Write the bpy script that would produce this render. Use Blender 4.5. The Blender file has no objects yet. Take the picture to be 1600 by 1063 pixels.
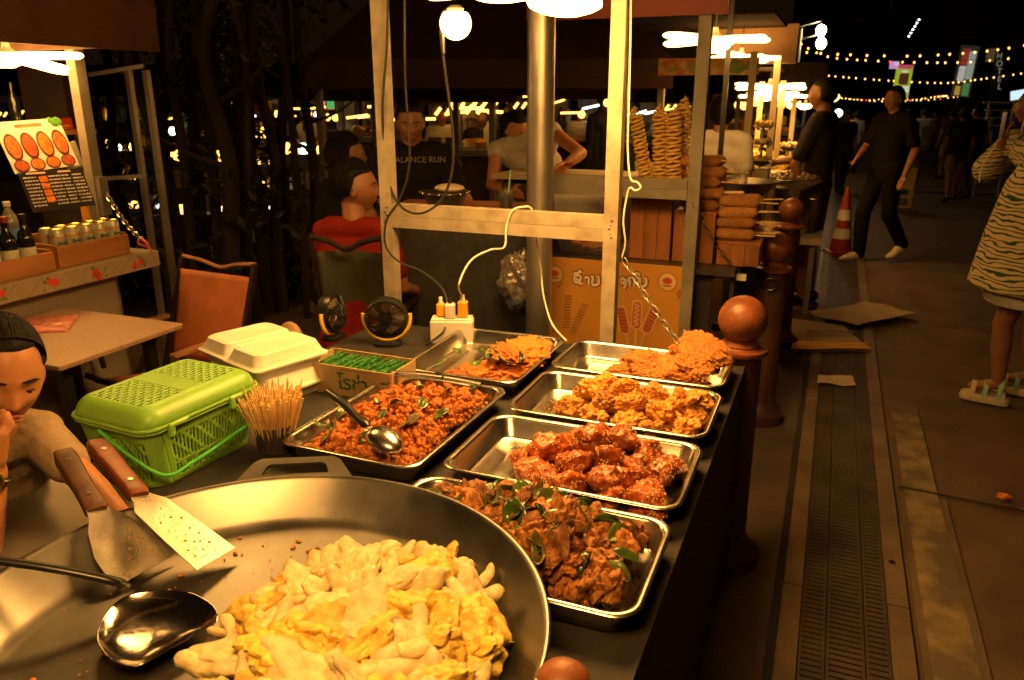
import bpy, bmesh, math, random
from math import sin, cos, pi, radians
from mathutils import Vector, Matrix, noise
import numpy as np
random.seed(7)
SC = bpy.context.scene
COL = SC.collection
# ---------------------------------------------------------------- camera, sky, exposure
CAM_H = 1.65
PITCH = math.atan((531.5 - 150) / 1220)
_cp, _sp = cos(PITCH), sin(PITCH)
YAW = math.atan((516 / 1220) / (_cp + (381.5 / 1220) * _sp))
_cy, _sy = cos(YAW), sin(YAW)
cam_d = bpy.data.cameras.new('camera')
cam_d.sensor_width = 36; cam_d.lens = 36 * 1220 / 1600
cam_d.clip_start = .02; cam_d.clip_end = 600
cam_d.dof.use_dof = True; cam_d.dof.focus_distance = 1.75; cam_d.dof.aperture_fstop = 7.5
cam = bpy.data.objects.new('camera', cam_d); COL.objects.link(cam)
cam.location = (0, 0, CAM_H)
cam.rotation_euler = (pi / 2 - PITCH, 0, YAW)
SC.camera = cam
w = bpy.data.worlds.new('World'); SC.world = w; w.use_nodes = True
wn = w.node_tree
bg = wn.nodes['Background']
sky = wn.nodes.new('ShaderNodeTexSky'); sky.sky_type = 'NISHITA'; sky.sun_disc = False
sky.sun_elevation = radians(-4); sky.sun_rotation = radians(200); sky.dust_density = 6; sky.ozone_density = 0.2
# city light pollution: a weak even brown glow of the night sky on top of the sky texture
mixw = wn.nodes.new('ShaderNodeMix'); mixw.data_type = 'RGBA'; mixw.blend_type = 'ADD'; mixw.inputs[0].default_value = 1
mixw.inputs[7].default_value = (.11, .053, .023, 1)
wn.links.new(sky.outputs[0], mixw.inputs[6]); wn.links.new(mixw.outputs[2], bg.inputs[0]); bg.inputs[1].default_value = 0.05
SC.view_settings.view_transform = 'Standard'; SC.view_settings.look = 'None'
SC.view_settings.exposure = 0.3; SC.view_settings.gamma = 1
SC.cycles.use_denoising = True
SC.cycles.max_bounces = 7; SC.cycles.diffuse_bounces = 4; SC.cycles.glossy_bounces = 4
SC.cycles.transmission_bounces = 5; SC.cycles.transparent_max_bounces = 8
SC.cycles.sample_clamp_indirect = 4
SC.cycles.caustics_reflective = False; SC.cycles.caustics_refractive = False

def ray(u, v):
    a = (u - 800) / 1220; b = -(v - 531.5) / 1220
    x, y, z = a, _cp + b * _sp, -_sp + b * _cp
    return Vector((x * _cy - y * _sy, x * _sy + y * _cy, z))
EYE = Vector((0, 0, CAM_H))
def PZ(u, v, z): d = ray(u, v); return EYE + d * ((z - CAM_H) / d.z)      # point of the sight line on a level plane
def PY(u, v, y): d = ray(u, v); return EYE + d * (y / d.y)
def PX(u, v, x): d = ray(u, v); return EYE + d * (x / d.x)
def PD(u, v, t): return EYE + ray(u, v) * t                                # ... at a given depth

# ---------------------------------------------------------------- mesh helpers
class MB:
    def __init__(s): s.v = []; s.f = []; s.m = []; s.cur = 0
    def add(s, vs, fs):
        n = len(s.v); s.v += [tuple(p) for p in vs]
        s.f += [tuple(i + n for i in f) for f in fs]; s.m += [s.cur] * len(fs); return s
    def box(s, c, d, rot=None, bev=0):
        x, y, z = [k / 2 for k in d]
        if bev:
            b = bev; ring = lambda zz, k: [(sx * (x - k) if 0 else X, Y, zz) for X, Y in _rr(x - k, y - k, max(b - k, .0006), 2)]
            rings = [ring(-z, b), ring(-z + b, 0), ring(z - b, 0), ring(z, b)]
            vs, fs = _loft(rings, True, True)
        else:
            vs = [(i, j, k) for i in (-x, x) for j in (-y, y) for k in (-z, z)]
            fs = [(0, 1, 3, 2), (4, 6, 7, 5), (0, 4, 5, 1), (2, 3, 7, 6), (0, 2, 6, 4), (1, 5, 7, 3)]
        R = rot if rot is not None else Matrix.Identity(3)
        c = Vector(c)
        return s.add([R @ Vector(p) + c for p in vs], fs)
    def cyl(s, a, b, r0, r1=None, n=16, caps=True):
        r1 = r0 if r1 is None else r1
        a, b = Vector(a), Vector(b); X, Y = _perp(b - a)
        rings = [[p + (X * cos(t) + Y * sin(t)) * r for t in [2 * pi * i / n for i in range(n)]] for p, r in ((a, r0), (b, r1))]
        return s.add(*_loft(rings, caps, caps))
    def bar(s, a, b, w, h=None, up=None):
        h = w if h is None else h
        a, b = Vector(a), Vector(b); d = (b - a).normalized()
        u = Vector(up) if up else (Vector((0, 0, 1)) if abs(d.z) < .9 else Vector((0, 1, 0)))
        X = d.cross(u).normalized(); Y = X.cross(d)
        rings = [[p + X * i * w / 2 + Y * j * h / 2 for i, j in ((-1, -1), (1, -1), (1, 1), (-1, 1))] for p in (a, b)]
        return s.add(*_loft(rings, True, True))
    def tube(s, pts, r, n=8, caps=True, flat=None):
        pts = [Vector(p) for p in pts]; rs = r if isinstance(r, (list, tuple)) else [r] * len(pts)
        rings = []; X = None
        for i, p in enumerate(pts):
            d = (pts[min(i + 1, len(pts) - 1)] - pts[max(i - 1, 0)]).normalized()
            if X is None: X, Y = _perp(d)
            else:
                X = (X - d * X.dot(d)).normalized(); Y = d.cross(X)
            rings.append([p + (X * cos(t) + Y * sin(t) * (flat or 1)) * rs[i] for t in [2 * pi * k / n for k in range(n)]])
        return s.add(*_loft(rings, caps, caps))
    def lathe(s, prof, c=(0, 0, 0), n=32, caps=(False, False), R=None):
        c = Vector(c); R = R or Matrix.Identity(3)
        rings = [[c + R @ Vector((r * cos(t), r * sin(t), z)) for t in [2 * pi * i / n for i in range(n)]] for r, z in prof]
        return s.add(*_loft(rings, *caps))
    def ell(s, c, r, n=16, m=10, R=None, fn=None):
        c = Vector(c); R = R or Matrix.Identity(3); vs = []; fs = []
        if not isinstance(r, (tuple, list)): r = (r, r, r)
        def pt(d):
            p = Vector((d[0] * r[0], d[1] * r[1], d[2] * r[2]))
            if fn: p = fn(p, d)
            return c + R @ p
        vs.append(pt((0, 0, -1)))
        for j in range(1, m):
            a = -pi / 2 + pi * j / m
            for i in range(n):
                t = 2 * pi * i / n; vs.append(pt((cos(a) * cos(t), cos(a) * sin(t), sin(a))))
        vs.append(pt((0, 0, 1)))
        for i in range(n):
            k = (i + 1) % n
            fs.append((0, 1 + k, 1 + i)); fs.append((len(vs) - 1, 1 + (m - 2) * n + i, 1 + (m - 2) * n + k))
            for j in range(m - 2): fs.append((1 + j * n + i, 1 + j * n + k, 1 + (j + 1) * n + k, 1 + (j + 1) * n + i))
        return s.add(vs, fs)
    def cap(s, a, b, r0, r1, n=14, flat=None, k=1):
        """tapered capsule; flat = vector along which the section is scaled by k"""
        a, b = Vector(a), Vector(b); d = (b - a); L = d.length; d = d / L; X, Y = _perp(d)
        rings = []
        for t in (-.98, -.8, -.5, -.2): rings.append((a + d * (r0 * t), r0 * math.sqrt(1 - t * t)))
        rings += [(a.lerp(b, q), r0 + (r1 - r0) * q) for q in (0, .25, .5, .75, 1)]
        for t in (.2, .5, .8, .98): rings.append((b + d * (r1 * t), r1 * math.sqrt(1 - t * t)))
        out = []
        fl = Vector(flat).normalized() if flat else None
        for p, r in rings:
            ring = []
            for i in range(n):
                o = (X * cos(2 * pi * i / n) + Y * sin(2 * pi * i / n)) * r
                if fl: o = o + fl * (o.dot(fl) * (k - 1))
                ring.append(p + o)
            out.append(ring)
        return s.add(*_loft(out, True, True))
    def loft(s, rings, c0=True, c1=True): return s.add(*_loft(rings, c0, c1))
    def poly(s, pts, th, n):
        """flat polygon extruded by th along n"""
        n = Vector(n).normalized() * th; a = [Vector(p) for p in pts]
        return s.add(*_loft([a, [p + n for p in a]], True, True))
    def build(s, name, mats, parent=None, smooth=True, mods=()):
        me = bpy.data.meshes.new(name); me.from_pydata(s.v, [], s.f)
        mats = mats if isinstance(mats, (list, tuple)) else [mats]
        for m in mats: me.materials.append(m)
        if len(mats) > 1: me.polygons.foreach_set('material_index', s.m)
        bm = bmesh.new(); bm.from_mesh(me); bmesh.ops.recalc_face_normals(bm, faces=bm.faces); bm.to_mesh(me); bm.free()
        if smooth: me.shade_smooth(); me.set_sharp_from_angle(angle=radians(smooth if smooth > 1 else 42))
        o = bpy.data.objects.new(name, me); COL.objects.link(o)
        for t, kw in mods:
            md = o.modifiers.new(t, t)
            for a, b in kw.items(): setattr(md, a, b)
        if parent is not None:
            o.parent = parent   # parts are drawn in the coordinates of their thing's surroundings
            if parent.type == 'EMPTY': o.matrix_parent_inverse = (Matrix.Translation(parent.location) @ parent.rotation_euler.to_matrix().to_4x4()).inverted()
        return o
def _perp(d):
    d = Vector(d).normalized(); u = Vector((0, 0, 1)) if abs(d.z) < .9 else Vector((1, 0, 0))
    X = d.cross(u).normalized(); return X, d.cross(X)
def _loft(rings, c0, c1):
    n = len(rings[0]); vs = [p for r in rings for p in r]; fs = []
    for j in range(len(rings) - 1):
        for i in range(n):
            k = (i + 1) % n; fs.append((j * n + i, j * n + k, (j + 1) * n + k, (j + 1) * n + i))
    if c0: fs.append(tuple(reversed(range(n))))
    if c1: fs.append(tuple((len(rings) - 1) * n + i for i in range(n)))
    return vs, fs
def _rr(hx, hy, r, n=5):
    """rounded rectangle outline, half sizes hx, hy"""
    r = min(r, hx * .99, hy * .99); out = []
    for cx, cy, a0 in ((hx - r, hy - r, 0), (-hx + r, hy - r, 90), (-hx + r, -hy + r, 180), (hx - r, -hy + r, 270)):
        for i in range(n + 1):
            a = radians(a0 + 90 * i / n); out.append((cx + r * cos(a), cy + r * sin(a)))
    return out
def rrings(c, specs, R=None, n=5):
    """rounded-rectangle rings from (hx, hy, radius, z)"""
    c = Vector(c); R = R or Matrix.Identity(3)
    return [[c + R @ Vector((x, y, z)) for x, y in _rr(hx, hy, r, n)] for hx, hy, r, z in specs]
def RZ(deg): return Matrix.Rotation(radians(deg), 3, 'Z')
def RX(deg): return Matrix.Rotation(radians(deg), 3, 'X')
def RY(deg): return Matrix.Rotation(radians(deg), 3, 'Y')
def frame(d, up=(0, 0, 1)):
    """matrix whose Y runs along d and whose Z is as near to up as it can be"""
    y = Vector(d).normalized(); x = y.cross(Vector(up)).normalized(); z = x.cross(y)
    return Matrix((x, y, z)).transposed()
def smooth_path(pts, k=6):
    P = [Vector(p) for p in pts]; out = []
    for i in range(len(P) - 1):
        p0, p1, p2, p3 = P[max(i - 1, 0)], P[i], P[i + 1], P[min(i + 2, len(P) - 1)]
        for j in range(k):
            t = j / k
            out.append(.5 * ((2 * p1) + (p2 - p0) * t + (2 * p0 - 5 * p1 + 4 * p2 - p3) * t * t + (3 * p1 - p0 - 3 * p2 + p3) * t ** 3))
    return out + [P[-1]]
def tag(o, label=None, cat=None, group=None, kind=None):
    for k, v in (('label', label), ('category', cat), ('group', group), ('kind', kind)):
        if v: o[k] = v
    return o
def thing(name, label, cat, loc=(0, 0, 0), group=None, rz=0):
    o = bpy.data.objects.new(name, None); COL.objects.link(o); o.empty_display_size = .1
    o.location = loc; o.rotation_euler = (0, 0, radians(rz)); return tag(o, label, cat, group)
def dup(root, loc=None, rot=None, label=None, scale=None, group=None):
    def cp(o, par):
        c = o.copy(); COL.objects.link(c); c.parent = par
        if par is not None: c.matrix_parent_inverse = o.matrix_parent_inverse.copy()
        for ch in [k for k in o.children]: cp(ch, c)
        return c
    r = cp(root, None)
    if loc is not None: r.location = loc
    if rot is not None: r.rotation_euler = rot
    if scale is not None: r.scale = (scale,) * 3 if not isinstance(scale, (tuple, list)) else scale
    if label: r['label'] = label
    if group: r['group'] = group
    return r
def structure(name, mb, mat, smooth=False):
    o = mb.build(name, mat, None, smooth); o['kind'] = 'structure'; return o

# ---------------------------------------------------------------- materials
def M(name, col, rough=.5, metal=0, var=.18, scale=12, bump=0, bscale=None, col2=None, coat=0, trans=0, sss=0, rvar=0, lo=.35, hi=.65, spec=.5, alpha=1, stretch=None, detail=5, orand=0):
    m = bpy.data.materials.new(name); m.use_nodes = True; nt = m.node_tree; N = nt.nodes; L = nt.links
    b = N['Principled BSDF']
    b.inputs['Roughness'].default_value = rough; b.inputs['Metallic'].default_value = metal
    b.inputs['Coat Weight'].default_value = coat; b.inputs['Coat Roughness'].default_value = .12
    b.inputs['Transmission Weight'].default_value = trans; b.inputs['Specular IOR Level'].default_value = spec
    b.inputs['Alpha'].default_value = alpha
    if sss: b.inputs['Subsurface Weight'].default_value = sss; b.inputs['Subsurface Radius'].default_value = (.012, .006, .003); b.inputs['Subsurface Scale'].default_value = 1
    tc = N.new('ShaderNodeTexCoord'); oi = N.new('ShaderNodeObjectInfo')
    mp = N.new('ShaderNodeMapping'); L.new(tc.outputs['Object'], mp.inputs[0])
    if stretch: mp.inputs['Scale'].default_value = stretch
    nz = N.new('ShaderNodeTexNoise'); nz.noise_dimensions = '4D'; nz.inputs['Scale'].default_value = scale; nz.inputs['Detail'].default_value = detail
    mu = N.new('ShaderNodeMath'); mu.operation = 'MULTIPLY'; mu.inputs[1].default_value = 37
    L.new(oi.outputs['Random'], mu.inputs[0]); L.new(mu.outputs[0], nz.inputs['W']); L.new(mp.outputs[0], nz.inputs['Vector'])
    cr = N.new('ShaderNodeValToRGB'); L.new(nz.outputs[0], cr.inputs[0])
    c2 = col2 or [min(1, c * (1 + var)) for c in col]; c1 = col if col2 else [c * (1 - var) for c in col]
    cr.color_ramp.elements[0].position = lo; cr.color_ramp.elements[1].position = hi
    cr.color_ramp.elements[0].color = (*c1, 1); cr.color_ramp.elements[1].color = (*c2, 1)
    if orand:
        hs = N.new('ShaderNodeHueSaturation'); mo = N.new('ShaderNodeMapRange'); mo.inputs[3].default_value = 1 - orand; mo.inputs[4].default_value = 1 + orand
        L.new(oi.outputs['Random'], mo.inputs[0]); L.new(mo.outputs[0], hs.inputs['Value']); L.new(cr.outputs[0], hs.inputs['Color']); L.new(hs.outputs[0], b.inputs['Base Color'])
    else: L.new(cr.outputs[0], b.inputs['Base Color'])
    if rvar:
        mr = N.new('ShaderNodeMapRange'); mr.inputs[3].default_value = max(.03, rough - rvar); mr.inputs[4].default_value = rough + rvar
        L.new(nz.outputs[0], mr.inputs[0]); L.new(mr.outputs[0], b.inputs['Roughness'])
    if bump:
        n2 = N.new('ShaderNodeTexNoise'); n2.inputs['Scale'].default_value = bscale or scale * 4; n2.inputs['Detail'].default_value = 6
        L.new(mp.outputs[0], n2.inputs['Vector'])
        bp = N.new('ShaderNodeBump'); bp.inputs['Strength'].default_value = bump; bp.inputs['Distance'].default_value = .01
        L.new(n2.outputs[0], bp.inputs['Height']); L.new(bp.outputs[0], b.inputs['Normal'])
    return m
def EM(name, col, s, sample=True):
    m = bpy.data.materials.new(name); m.use_nodes = True; nt = m.node_tree; b = nt.nodes['Principled BSDF']
    b.inputs['Base Color'].default_value = (.8, .8, .8, 1)
    b.inputs['Emission Color'].default_value = (*col, 1); b.inputs['Emission Strength'].default_value = s
    if not sample: m.cycles.emission_sampling = 'NONE'
    return m
WARM = (1, .475, .105)
mt = {}
mt['lamp'] = EM('lamp_light', WARM, 34)
mt['lamp_far'] = EM('stall_lamp_light', WARM, 16)
mt['bulb'] = EM('globe_light', (1, .55, .14), 14)
mt['far_warm'] = EM('far_warm_light', (1, .45, .075), 4)
mt['far_small'] = EM('far_small_light', (1, .56, .14), 9, False)
mt['far_white'] = EM('far_white_light', (.9, .95, .8), 5, False)
mt['string'] = EM('string_bulb_light', (1, .48, .10), 4, False)
mt['red_l'] = EM('red_light', (1, .05, .02), 3, False)
mt['steel'] = M('steel', (.60, .57, .52), .24, 1, .08, 14, rvar=.08)
mt['pan'] = M('worn_steel', (.26, .248, .232), .36, 1, .2, 9, .02, 300, rvar=.12)
mt['blade'] = M('scraper_steel', (.52, .49, .44), .34, 1, .25, 22, .12, 350, rvar=.12)
mt['darksteel'] = M('dark_steel', (.18, .17, .16), .35, .9)
mt['galv'] = M('galvanised_steel', (.44, .42, .39), .38, .85, .15, 5, .05, 30, rvar=.1)
mt['paint'] = M('worn_white_paint', (.29, .255, .20), .55, 0, .26, 16, .15, 60, rvar=.12, detail=9, lo=.3, hi=.6)
mt['paint2'] = M('grey_paint', (.22, .20, .17), .5, 0, .2, 8, .1, 40)
mt['black'] = M('black_plastic', (.012, .012, .012), .3)
mt['cable'] = M('black_rubber', (.02, .018, .016), .5)
mt['wcable'] = M('white_cable', (.72, .68, .6), .45)
mt['white'] = M('white_plastic', (.75, .73, .68), .4, var=.05)
mt['yellow'] = M('yellow_plastic', (.85, .55, .02), .35, var=.06)
mt['orangep'] = M('orange_plastic', (.75, .36, .02), .4, var=.06)
mt['foam'] = M('white_foam', (.80, .78, .70), .55, var=.03, scale=40, bump=.05, bscale=250)
mt['green'] = M('green_plastic', (.25, .54, .075), .4, var=.06, sss=.0)
mt['green2'] = M('bright_green_plastic', (.10, .60, .10), .35, var=.05)
mt['card'] = M('cardboard', (.44, .30, .17), .8, var=.08, scale=30)
mt['sachet'] = M('sachet_foil', (.015, .08, .03), .35, 0, .5, 110, .2, 60, col2=(.10, .36, .07))
mt['wood'] = M('worn_wood', (.30, .115, .035), .55, 0, .3, 9, .15, 60, stretch=(1, 1, .12))
mt['crate'] = M('crate_wood', (.36, .15, .05), .6, 0, .25, 10, .1, 60, stretch=(.15, .15, 1))
mt['handle1'] = M('dark_walnut', (.085, .038, .022), .4, 0, .3, 30, .05, 120, stretch=(1, .12, 1))
mt['handle2'] = M('red_hardwood', (.17, .045, .017), .36, 0, .4, 30, .05, 120, stretch=(1, .12, 1))
mt['skewer'] = M('bamboo', (.80, .58, .26), .6, 0, .15, 40, orand=0.2)
mt['cloth'] = M('black_tablecloth', (.020, .018, .017), .75, 0, .35, 20, .1, 120)
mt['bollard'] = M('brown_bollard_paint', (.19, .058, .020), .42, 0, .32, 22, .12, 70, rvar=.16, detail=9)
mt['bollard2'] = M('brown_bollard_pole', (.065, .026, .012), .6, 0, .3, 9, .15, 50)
mt['tabletop'] = M('tan_laminate', (.40, .27, .19), .5, 0, .07, 60)
mt['leather'] = M('orange_canvas', (.42, .13, .045), .65, 0, .14, 8, .1, 200)
mt['chairw'] = M('chair_beech', (.35, .17, .08), .4)
mt['glass'] = M('clear_glass', (.9, .9, .88), .05, trans=.95, var=0)
mt['skin'] = M('skin', (.47, .205, .095), .48, 0, .07, 14, .06, 260, sss=.15)
mt['skin2'] = M('tan_skin', (.27, .12, .062), .5, 0, .1, 9)
mt['lips'] = M('lips', (.36, .11, .075), .4, var=.1)
mt['hair'] = M('black_hair', (.006, .005, .0045), .62, 0, .5, 30, .35, 420, stretch=(1, 1, .10), spec=.2)
mt['eyew'] = M('eye_white', (.6, .55, .5), .25, var=.03)
mt['iris'] = M('dark_iris', (.015, .008, .005), .12)
mt['shirt_beige'] = M('beige_jersey', (.34, .26, .18), .85, 0, .1, 20, .8, 20, spec=.12)
mt['black_tee'] = M('black_cotton', (.008, .0075, .007), .85, 0, .2, 20, .9, 15, spec=.12)
mt['red_tee'] = M('red_cotton', (.16, .010, .007), .8, 0, .1, 14, .9, 15, spec=.12)
mt['grey_tee'] = M('charcoal_cotton', (.032, .030, .027), .85, 0, .15, 12, .9, 15, spec=.12)
mt['white_tee'] = M('white_cotton', (.5, .47, .42), .85, 0, .1, 12, .9, 15, spec=.12)
mt['khaki'] = M('khaki_cotton', (.27, .20, .12), .85, 0, .1, 12, .9, 15, spec=.12)
mt['denim'] = M('dark_denim', (.04, .05, .075), .85, 0, .2, 30, spec=.12)
mt['olive'] = M('olive_canvas', (.055, .055, .03), .8, 0, .15, 14)
mt['darkbrown'] = M('dark_brown_cotton', (.06, .035, .025), .85)
mt['crimson'] = M('crimson_cotton', (.11, .014, .012), .8)
mt['bark'] = M('dark_bark', (.022, .016, .012), .9, 0, .4, 8, .4, 20, stretch=(1, 1, .2))
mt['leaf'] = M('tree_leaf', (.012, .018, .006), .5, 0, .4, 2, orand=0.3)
mt['leaf_lit_tint'] = M('lit_leaf', (.07, .10, .02), .5, 0, .4, 2)  # lighter copy of the leaf, lamplight put into its colour
mt['herb'] = M('fried_herb_leaf', (.030, .062, .010), .22, 0, .5, 40, .15, 90, col2=(.075, .115, .02), coat=.4, orand=0.5)
mt['asphalt'] = M('asphalt', (.095, .060, .036), .75, 0, .35, 3.5, .35, 70, rvar=.12, lo=.3, hi=.7)
mt['pave'] = M('pavement', (.085, .060, .042), .8, 0, .3, 3, .3, 50, rvar=.1)
mt['kerbmetal'] = M('rusty_channel_frame', (.15, .105, .068), .65, .15, .25, 6, .2, 40, rvar=.1)
mt['grate'] = M('cast_iron_grate', (.075, .058, .043), .6, .4, .3, 6, .2, 40)
mt['roadpaint'] = M('worn_road_paint', (.10, .075, .05), .8, 0, .1, 7, .3, 50, col2=(.27, .20, .10), lo=.42, hi=.66)
mt['concrete'] = M('concrete', (.105, .074, .050), .85, 0, .25, 3, .2, 30)
mt['darkroof'] = M('dark_canopy', (.016, .012, .010), 1, 0, .3, 2, spec=.03)
mt['redcanopy'] = M('maroon_canopy', (.045, .020, .014), .8, 0, .25, 3)
mt['greypanel'] = M('grey_panel', (.14, .13, .11), .6, 0, .2, 2)
mt['brownpanel'] = M('brown_panel', (.20, .11, .05), .6, 0, .2, 4)
mt['cream'] = M('cream_panel', (.5, .42, .28), .6, 0, .1, 4)
mt['yellowposter'] = M('yellow_poster', (.56, .27, .045), .5, 0, .07, 4)
mt['building'] = M('night_building', (.035, .028, .024), .9, 0, .3, .4)
mt['pink'] = M('pink_plastic_film', (.72, .27, .22), .22, 0, .2, 30, .5, 60, alpha=.9)
mt['cone'] = M('cone_red', (.26, .025, .010), .5, var=.1)
mt['shoe'] = M('cream_leather', (.6, .52, .38), .5, var=.06)
mt['mint'] = M('mint_strap', (.25, .55, .42), .5, var=.05)
def pcolor(name, c, r=.5, e=0):
    m = M(name, c, r, 0, .05, 20)
    if e:
        b = m.node_tree.nodes['Principled BSDF']; b.inputs['Emission Color'].default_value = (*c, 1); b.inputs['Emission Strength'].default_value = e; m.cycles.emission_sampling = 'NONE'
    return m
# foods
mt['fried'] = M('fried_batter', (.36, .12, .016), .6, 0, .3, 90, .3, 300, col2=(.74, .37, .06), lo=.36, hi=.64, detail=9, orand=0.3)
mt['fried2'] = M('brown_fried_batter', (.17, .048, .011), .55, 0, .3, 110, .3, 300, col2=(.52, .21, .04), lo=.36, hi=.64, detail=9, orand=0.4)
mt['cutlet'] = M('crumbed_cutlet', (.34, .105, .018), .65, 0, .3, 130, .5, 520, col2=(.60, .25, .05), lo=.36, hi=.62, detail=9, orand=0.15)
mt['pop'] = M('popcorn_batter', (.42, .10, .012), .42, 0, .3, 160, .6, 600, col2=(.70, .25, .035), lo=.36, hi=.62, coat=.1, orand=0.25)
mt['glaze'] = M('red_glaze', (.20, .024, .004), .32, 0, .3, 60, .3, 160, col2=(.52, .13, .018), lo=.36, hi=.64, coat=.3, orand=0.3)
mt['seed'] = M('sesame', (.78, .58, .28), .5, var=.1)
mt['squid'] = M('cooked_squid', (.56, .43, .19), .42, 0, .2, 60, .3, 160, col2=(.72, .62, .36), lo=.34, hi=.58, coat=.05, orand=0.12)
mt['egg'] = M('fried_egg', (.55, .31, .035), .42, 0, .2, 60, .4, 160, col2=(.82, .62, .13), lo=.34, hi=.6, coat=.08, orand=0.2)
mt['corndog'] = M('corndog_crumb', (.50, .20, .045), .7, 0, .2, 90, 1, 300, col2=(.66, .33, .10), orand=0.2)
mt['potato'] = M('fried_potato', (.78, .46, .10), .5, 0, .15, 60, .2, 60, col2=(.88, .60, .18))
mt['snail'] = M('snail_shell', (.10, .06, .03), .4, 0, .5, 30, .2, 60, col2=(.4, .28, .14))
def text_mesh(body, size, mat, name, parent, loc, R, ext=.0008, align='CENTER', sx=1, bold=0):
    cu = bpy.data.curves.new('letters', 'FONT'); cu.body = body; cu.size = size; cu.extrude = ext; cu.align_x = align; cu.offset = bold
    t = bpy.data.objects.new('letters', cu); COL.objects.link(t)
    me = bpy.data.meshes.new_from_object(t.evaluated_get(bpy.context.evaluated_depsgraph_get()))
    bpy.data.objects.remove(t)
    mb = MB(); loc = Vector(loc)
    mb.add([loc + R @ Vector((v.co.x * sx, v.co.y, v.co.z)) for v in me.vertices], [tuple(p.vertices) for p in me.polygons])
    return mb.build(name, mat, parent, False)
# ================================================================ SETTING
m = MB(); m.box((0, 120, -.06), (400, 400, .1)); structure('road', m, mt['asphalt'])
m = MB(); m.box((-30.03, 20, -.005), (60, 60, .012)); structure('pavement', m, mt['pave'])
def strip(name, x0, x1, y0, y1, z, mat):
    m = MB(); m.box(((x0 + x1) / 2, (y0 + y1) / 2, z - .004), (x1 - x0, y1 - y0, .008)); return structure(name, m, mat)
strip('drain_bed', -.03, .405, -1, 16, -.001, mt['cable'])
m = MB()
for y0, y1 in ((-1, 1.18), (1.187, 2.56), (2.567, 4.5), (4.507, 6.5), (6.507, 9), (9.007, 16)):
    m.box((.031, (y0 + y1) / 2, .004), (.062, y1 - y0, .014)); m.box((.366, (y0 + y1) / 2, .004), (.066, y1 - y0, .014))
structure('drain_frame', m, mt['kerbmetal'])
m = MB()
for x0, x1 in ((.066, .142), (.146, .256), (.260, .330)):
    for x in (x0 + .004, x1 - .004): m.box((x, 6, .003), (.007, 14, .011))
    y = -1
    while y < 9:
        m.box(((x0 + x1) / 2, y + .009, .0018), (x1 - x0 - .016, .019, .009)); y += .027
structure('drain_grate', m, mt['grate'])
xa, xb = PZ(1405, 720, 0).x, PZ(1452, 720, 0).x
strip('concrete_band', .42, xb + .03, .2, 3.45, .002, mt['concrete'])
strip('road_marking', xa, xb, .2, 4.6, .006, mt['roadpaint'])
ya = PZ(1420, 768, 0).y
m = MB(); m.bar((.42, ya + .02, .0075), (1.25, ya - .06, .0075), .012, .004); structure('road_seam', m, mt['cable'])
# litter on the road
def sheet(pts, th=.004, n=10, warp=.01, seed=0):
    """thin rectangular board through four corner points, slightly buckled"""
    P = [Vector(p) for p in pts]; m = MB(); vs = []; fs = []
    for s in (0, 1):
        for i in range(n + 1):
            for j in range(n + 1):
                u, v = i / n, j / n
                p = (P[0] * (1 - u) + P[1] * u) * (1 - v) + (P[3] * (1 - u) + P[2] * u) * v
                k = noise.noise((u * 2.2 + seed, v * 2.2, seed)) * warp + warp * .5
                vs.append(p + Vector((0, 0, k + th * s)))
    N = (n + 1) ** 2; I = lambda i, j, s: s * N + i * (n + 1) + j
    for i in range(n):
        for j in range(n):
            fs.append((I(i, j, 1), I(i + 1, j, 1), I(i + 1, j + 1, 1), I(i, j + 1, 1))); fs.append((I(i, j, 0), I(i, j + 1, 0), I(i + 1, j + 1, 0), I(i + 1, j, 0)))
    for i in range(n):
        for a, b, c, d in (((i, 0), (i + 1, 0), 0, 0), ((i + 1, n), (i, n), 0, 0), ((0, i + 1), (0, i), 0, 0), ((n, i), (n, i + 1), 0, 0)):
            fs.append((I(*a, 0), I(*b, 0), I(*b, 1), I(*a, 1)))
    return m.add(vs, fs)
g = [PZ(*q, .012) for q in ((1236, 551), (1360, 551), (1318, 512), (1238, 500))]
t = thing('cardboard_sheet', 'yellow edged flattened beer carton lying over the drain grate', 'cardboard', g[0])
sheet(g, .005, 10, .012, 2).build('sheet', M('carton_board', (.30, .21, .12), .8, 0, .12, 6), t)
lip = [g[0] + Vector((0, 0, .022)), g[1] + Vector((0, 0, .022)), g[1].lerp(g[2], .22) + Vector((0, 0, .024)), g[0].lerp(g[3], .22) + Vector((0, 0, .024))]
sheet(lip, .002, 6, .006, 5).build('yellow_band', M('carton_yellow', (.55, .27, .03), .7, 0, .1, 8), t)
e = (g[1] - g[0]).normalized(); nrm = Vector((0, 0, 1)); R = Matrix((-e, nrm.cross(-e), nrm)).transposed()
text_mesh('Beerlao', .085, M('carton_print', (.05, .16, .07), .7), 'lettering', t, g[0].lerp(g[1], .5) + (g[3] - g[0]) * .50 + Vector((0, 0, .034)), R, sx=1.25, bold=.002)
g = [PZ(*q, .03) for q in ((1340, 512), (1432, 492), (1352, 476), (1262, 492))]
t = sheet(g, .005, 10, .03, 9).build('cardboard_sheet', M('carton_board2', (.34, .25, .15), .8, 0, .15, 5))
tag(t, 'plain pale cardboard sheet lying on the road behind the printed one', 'cardboard')
g = [PZ(*q, .016) for q in ((1277, 600), (1338, 604), (1330, 588), (1278, 588))]
tag(sheet(g, .001, 8, .012, 4).build('paper_scrap', M('paper_tissue', (.55, .45, .35), .8)), 'small white paper scrap lying on the drain grate', 'paper')
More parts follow.
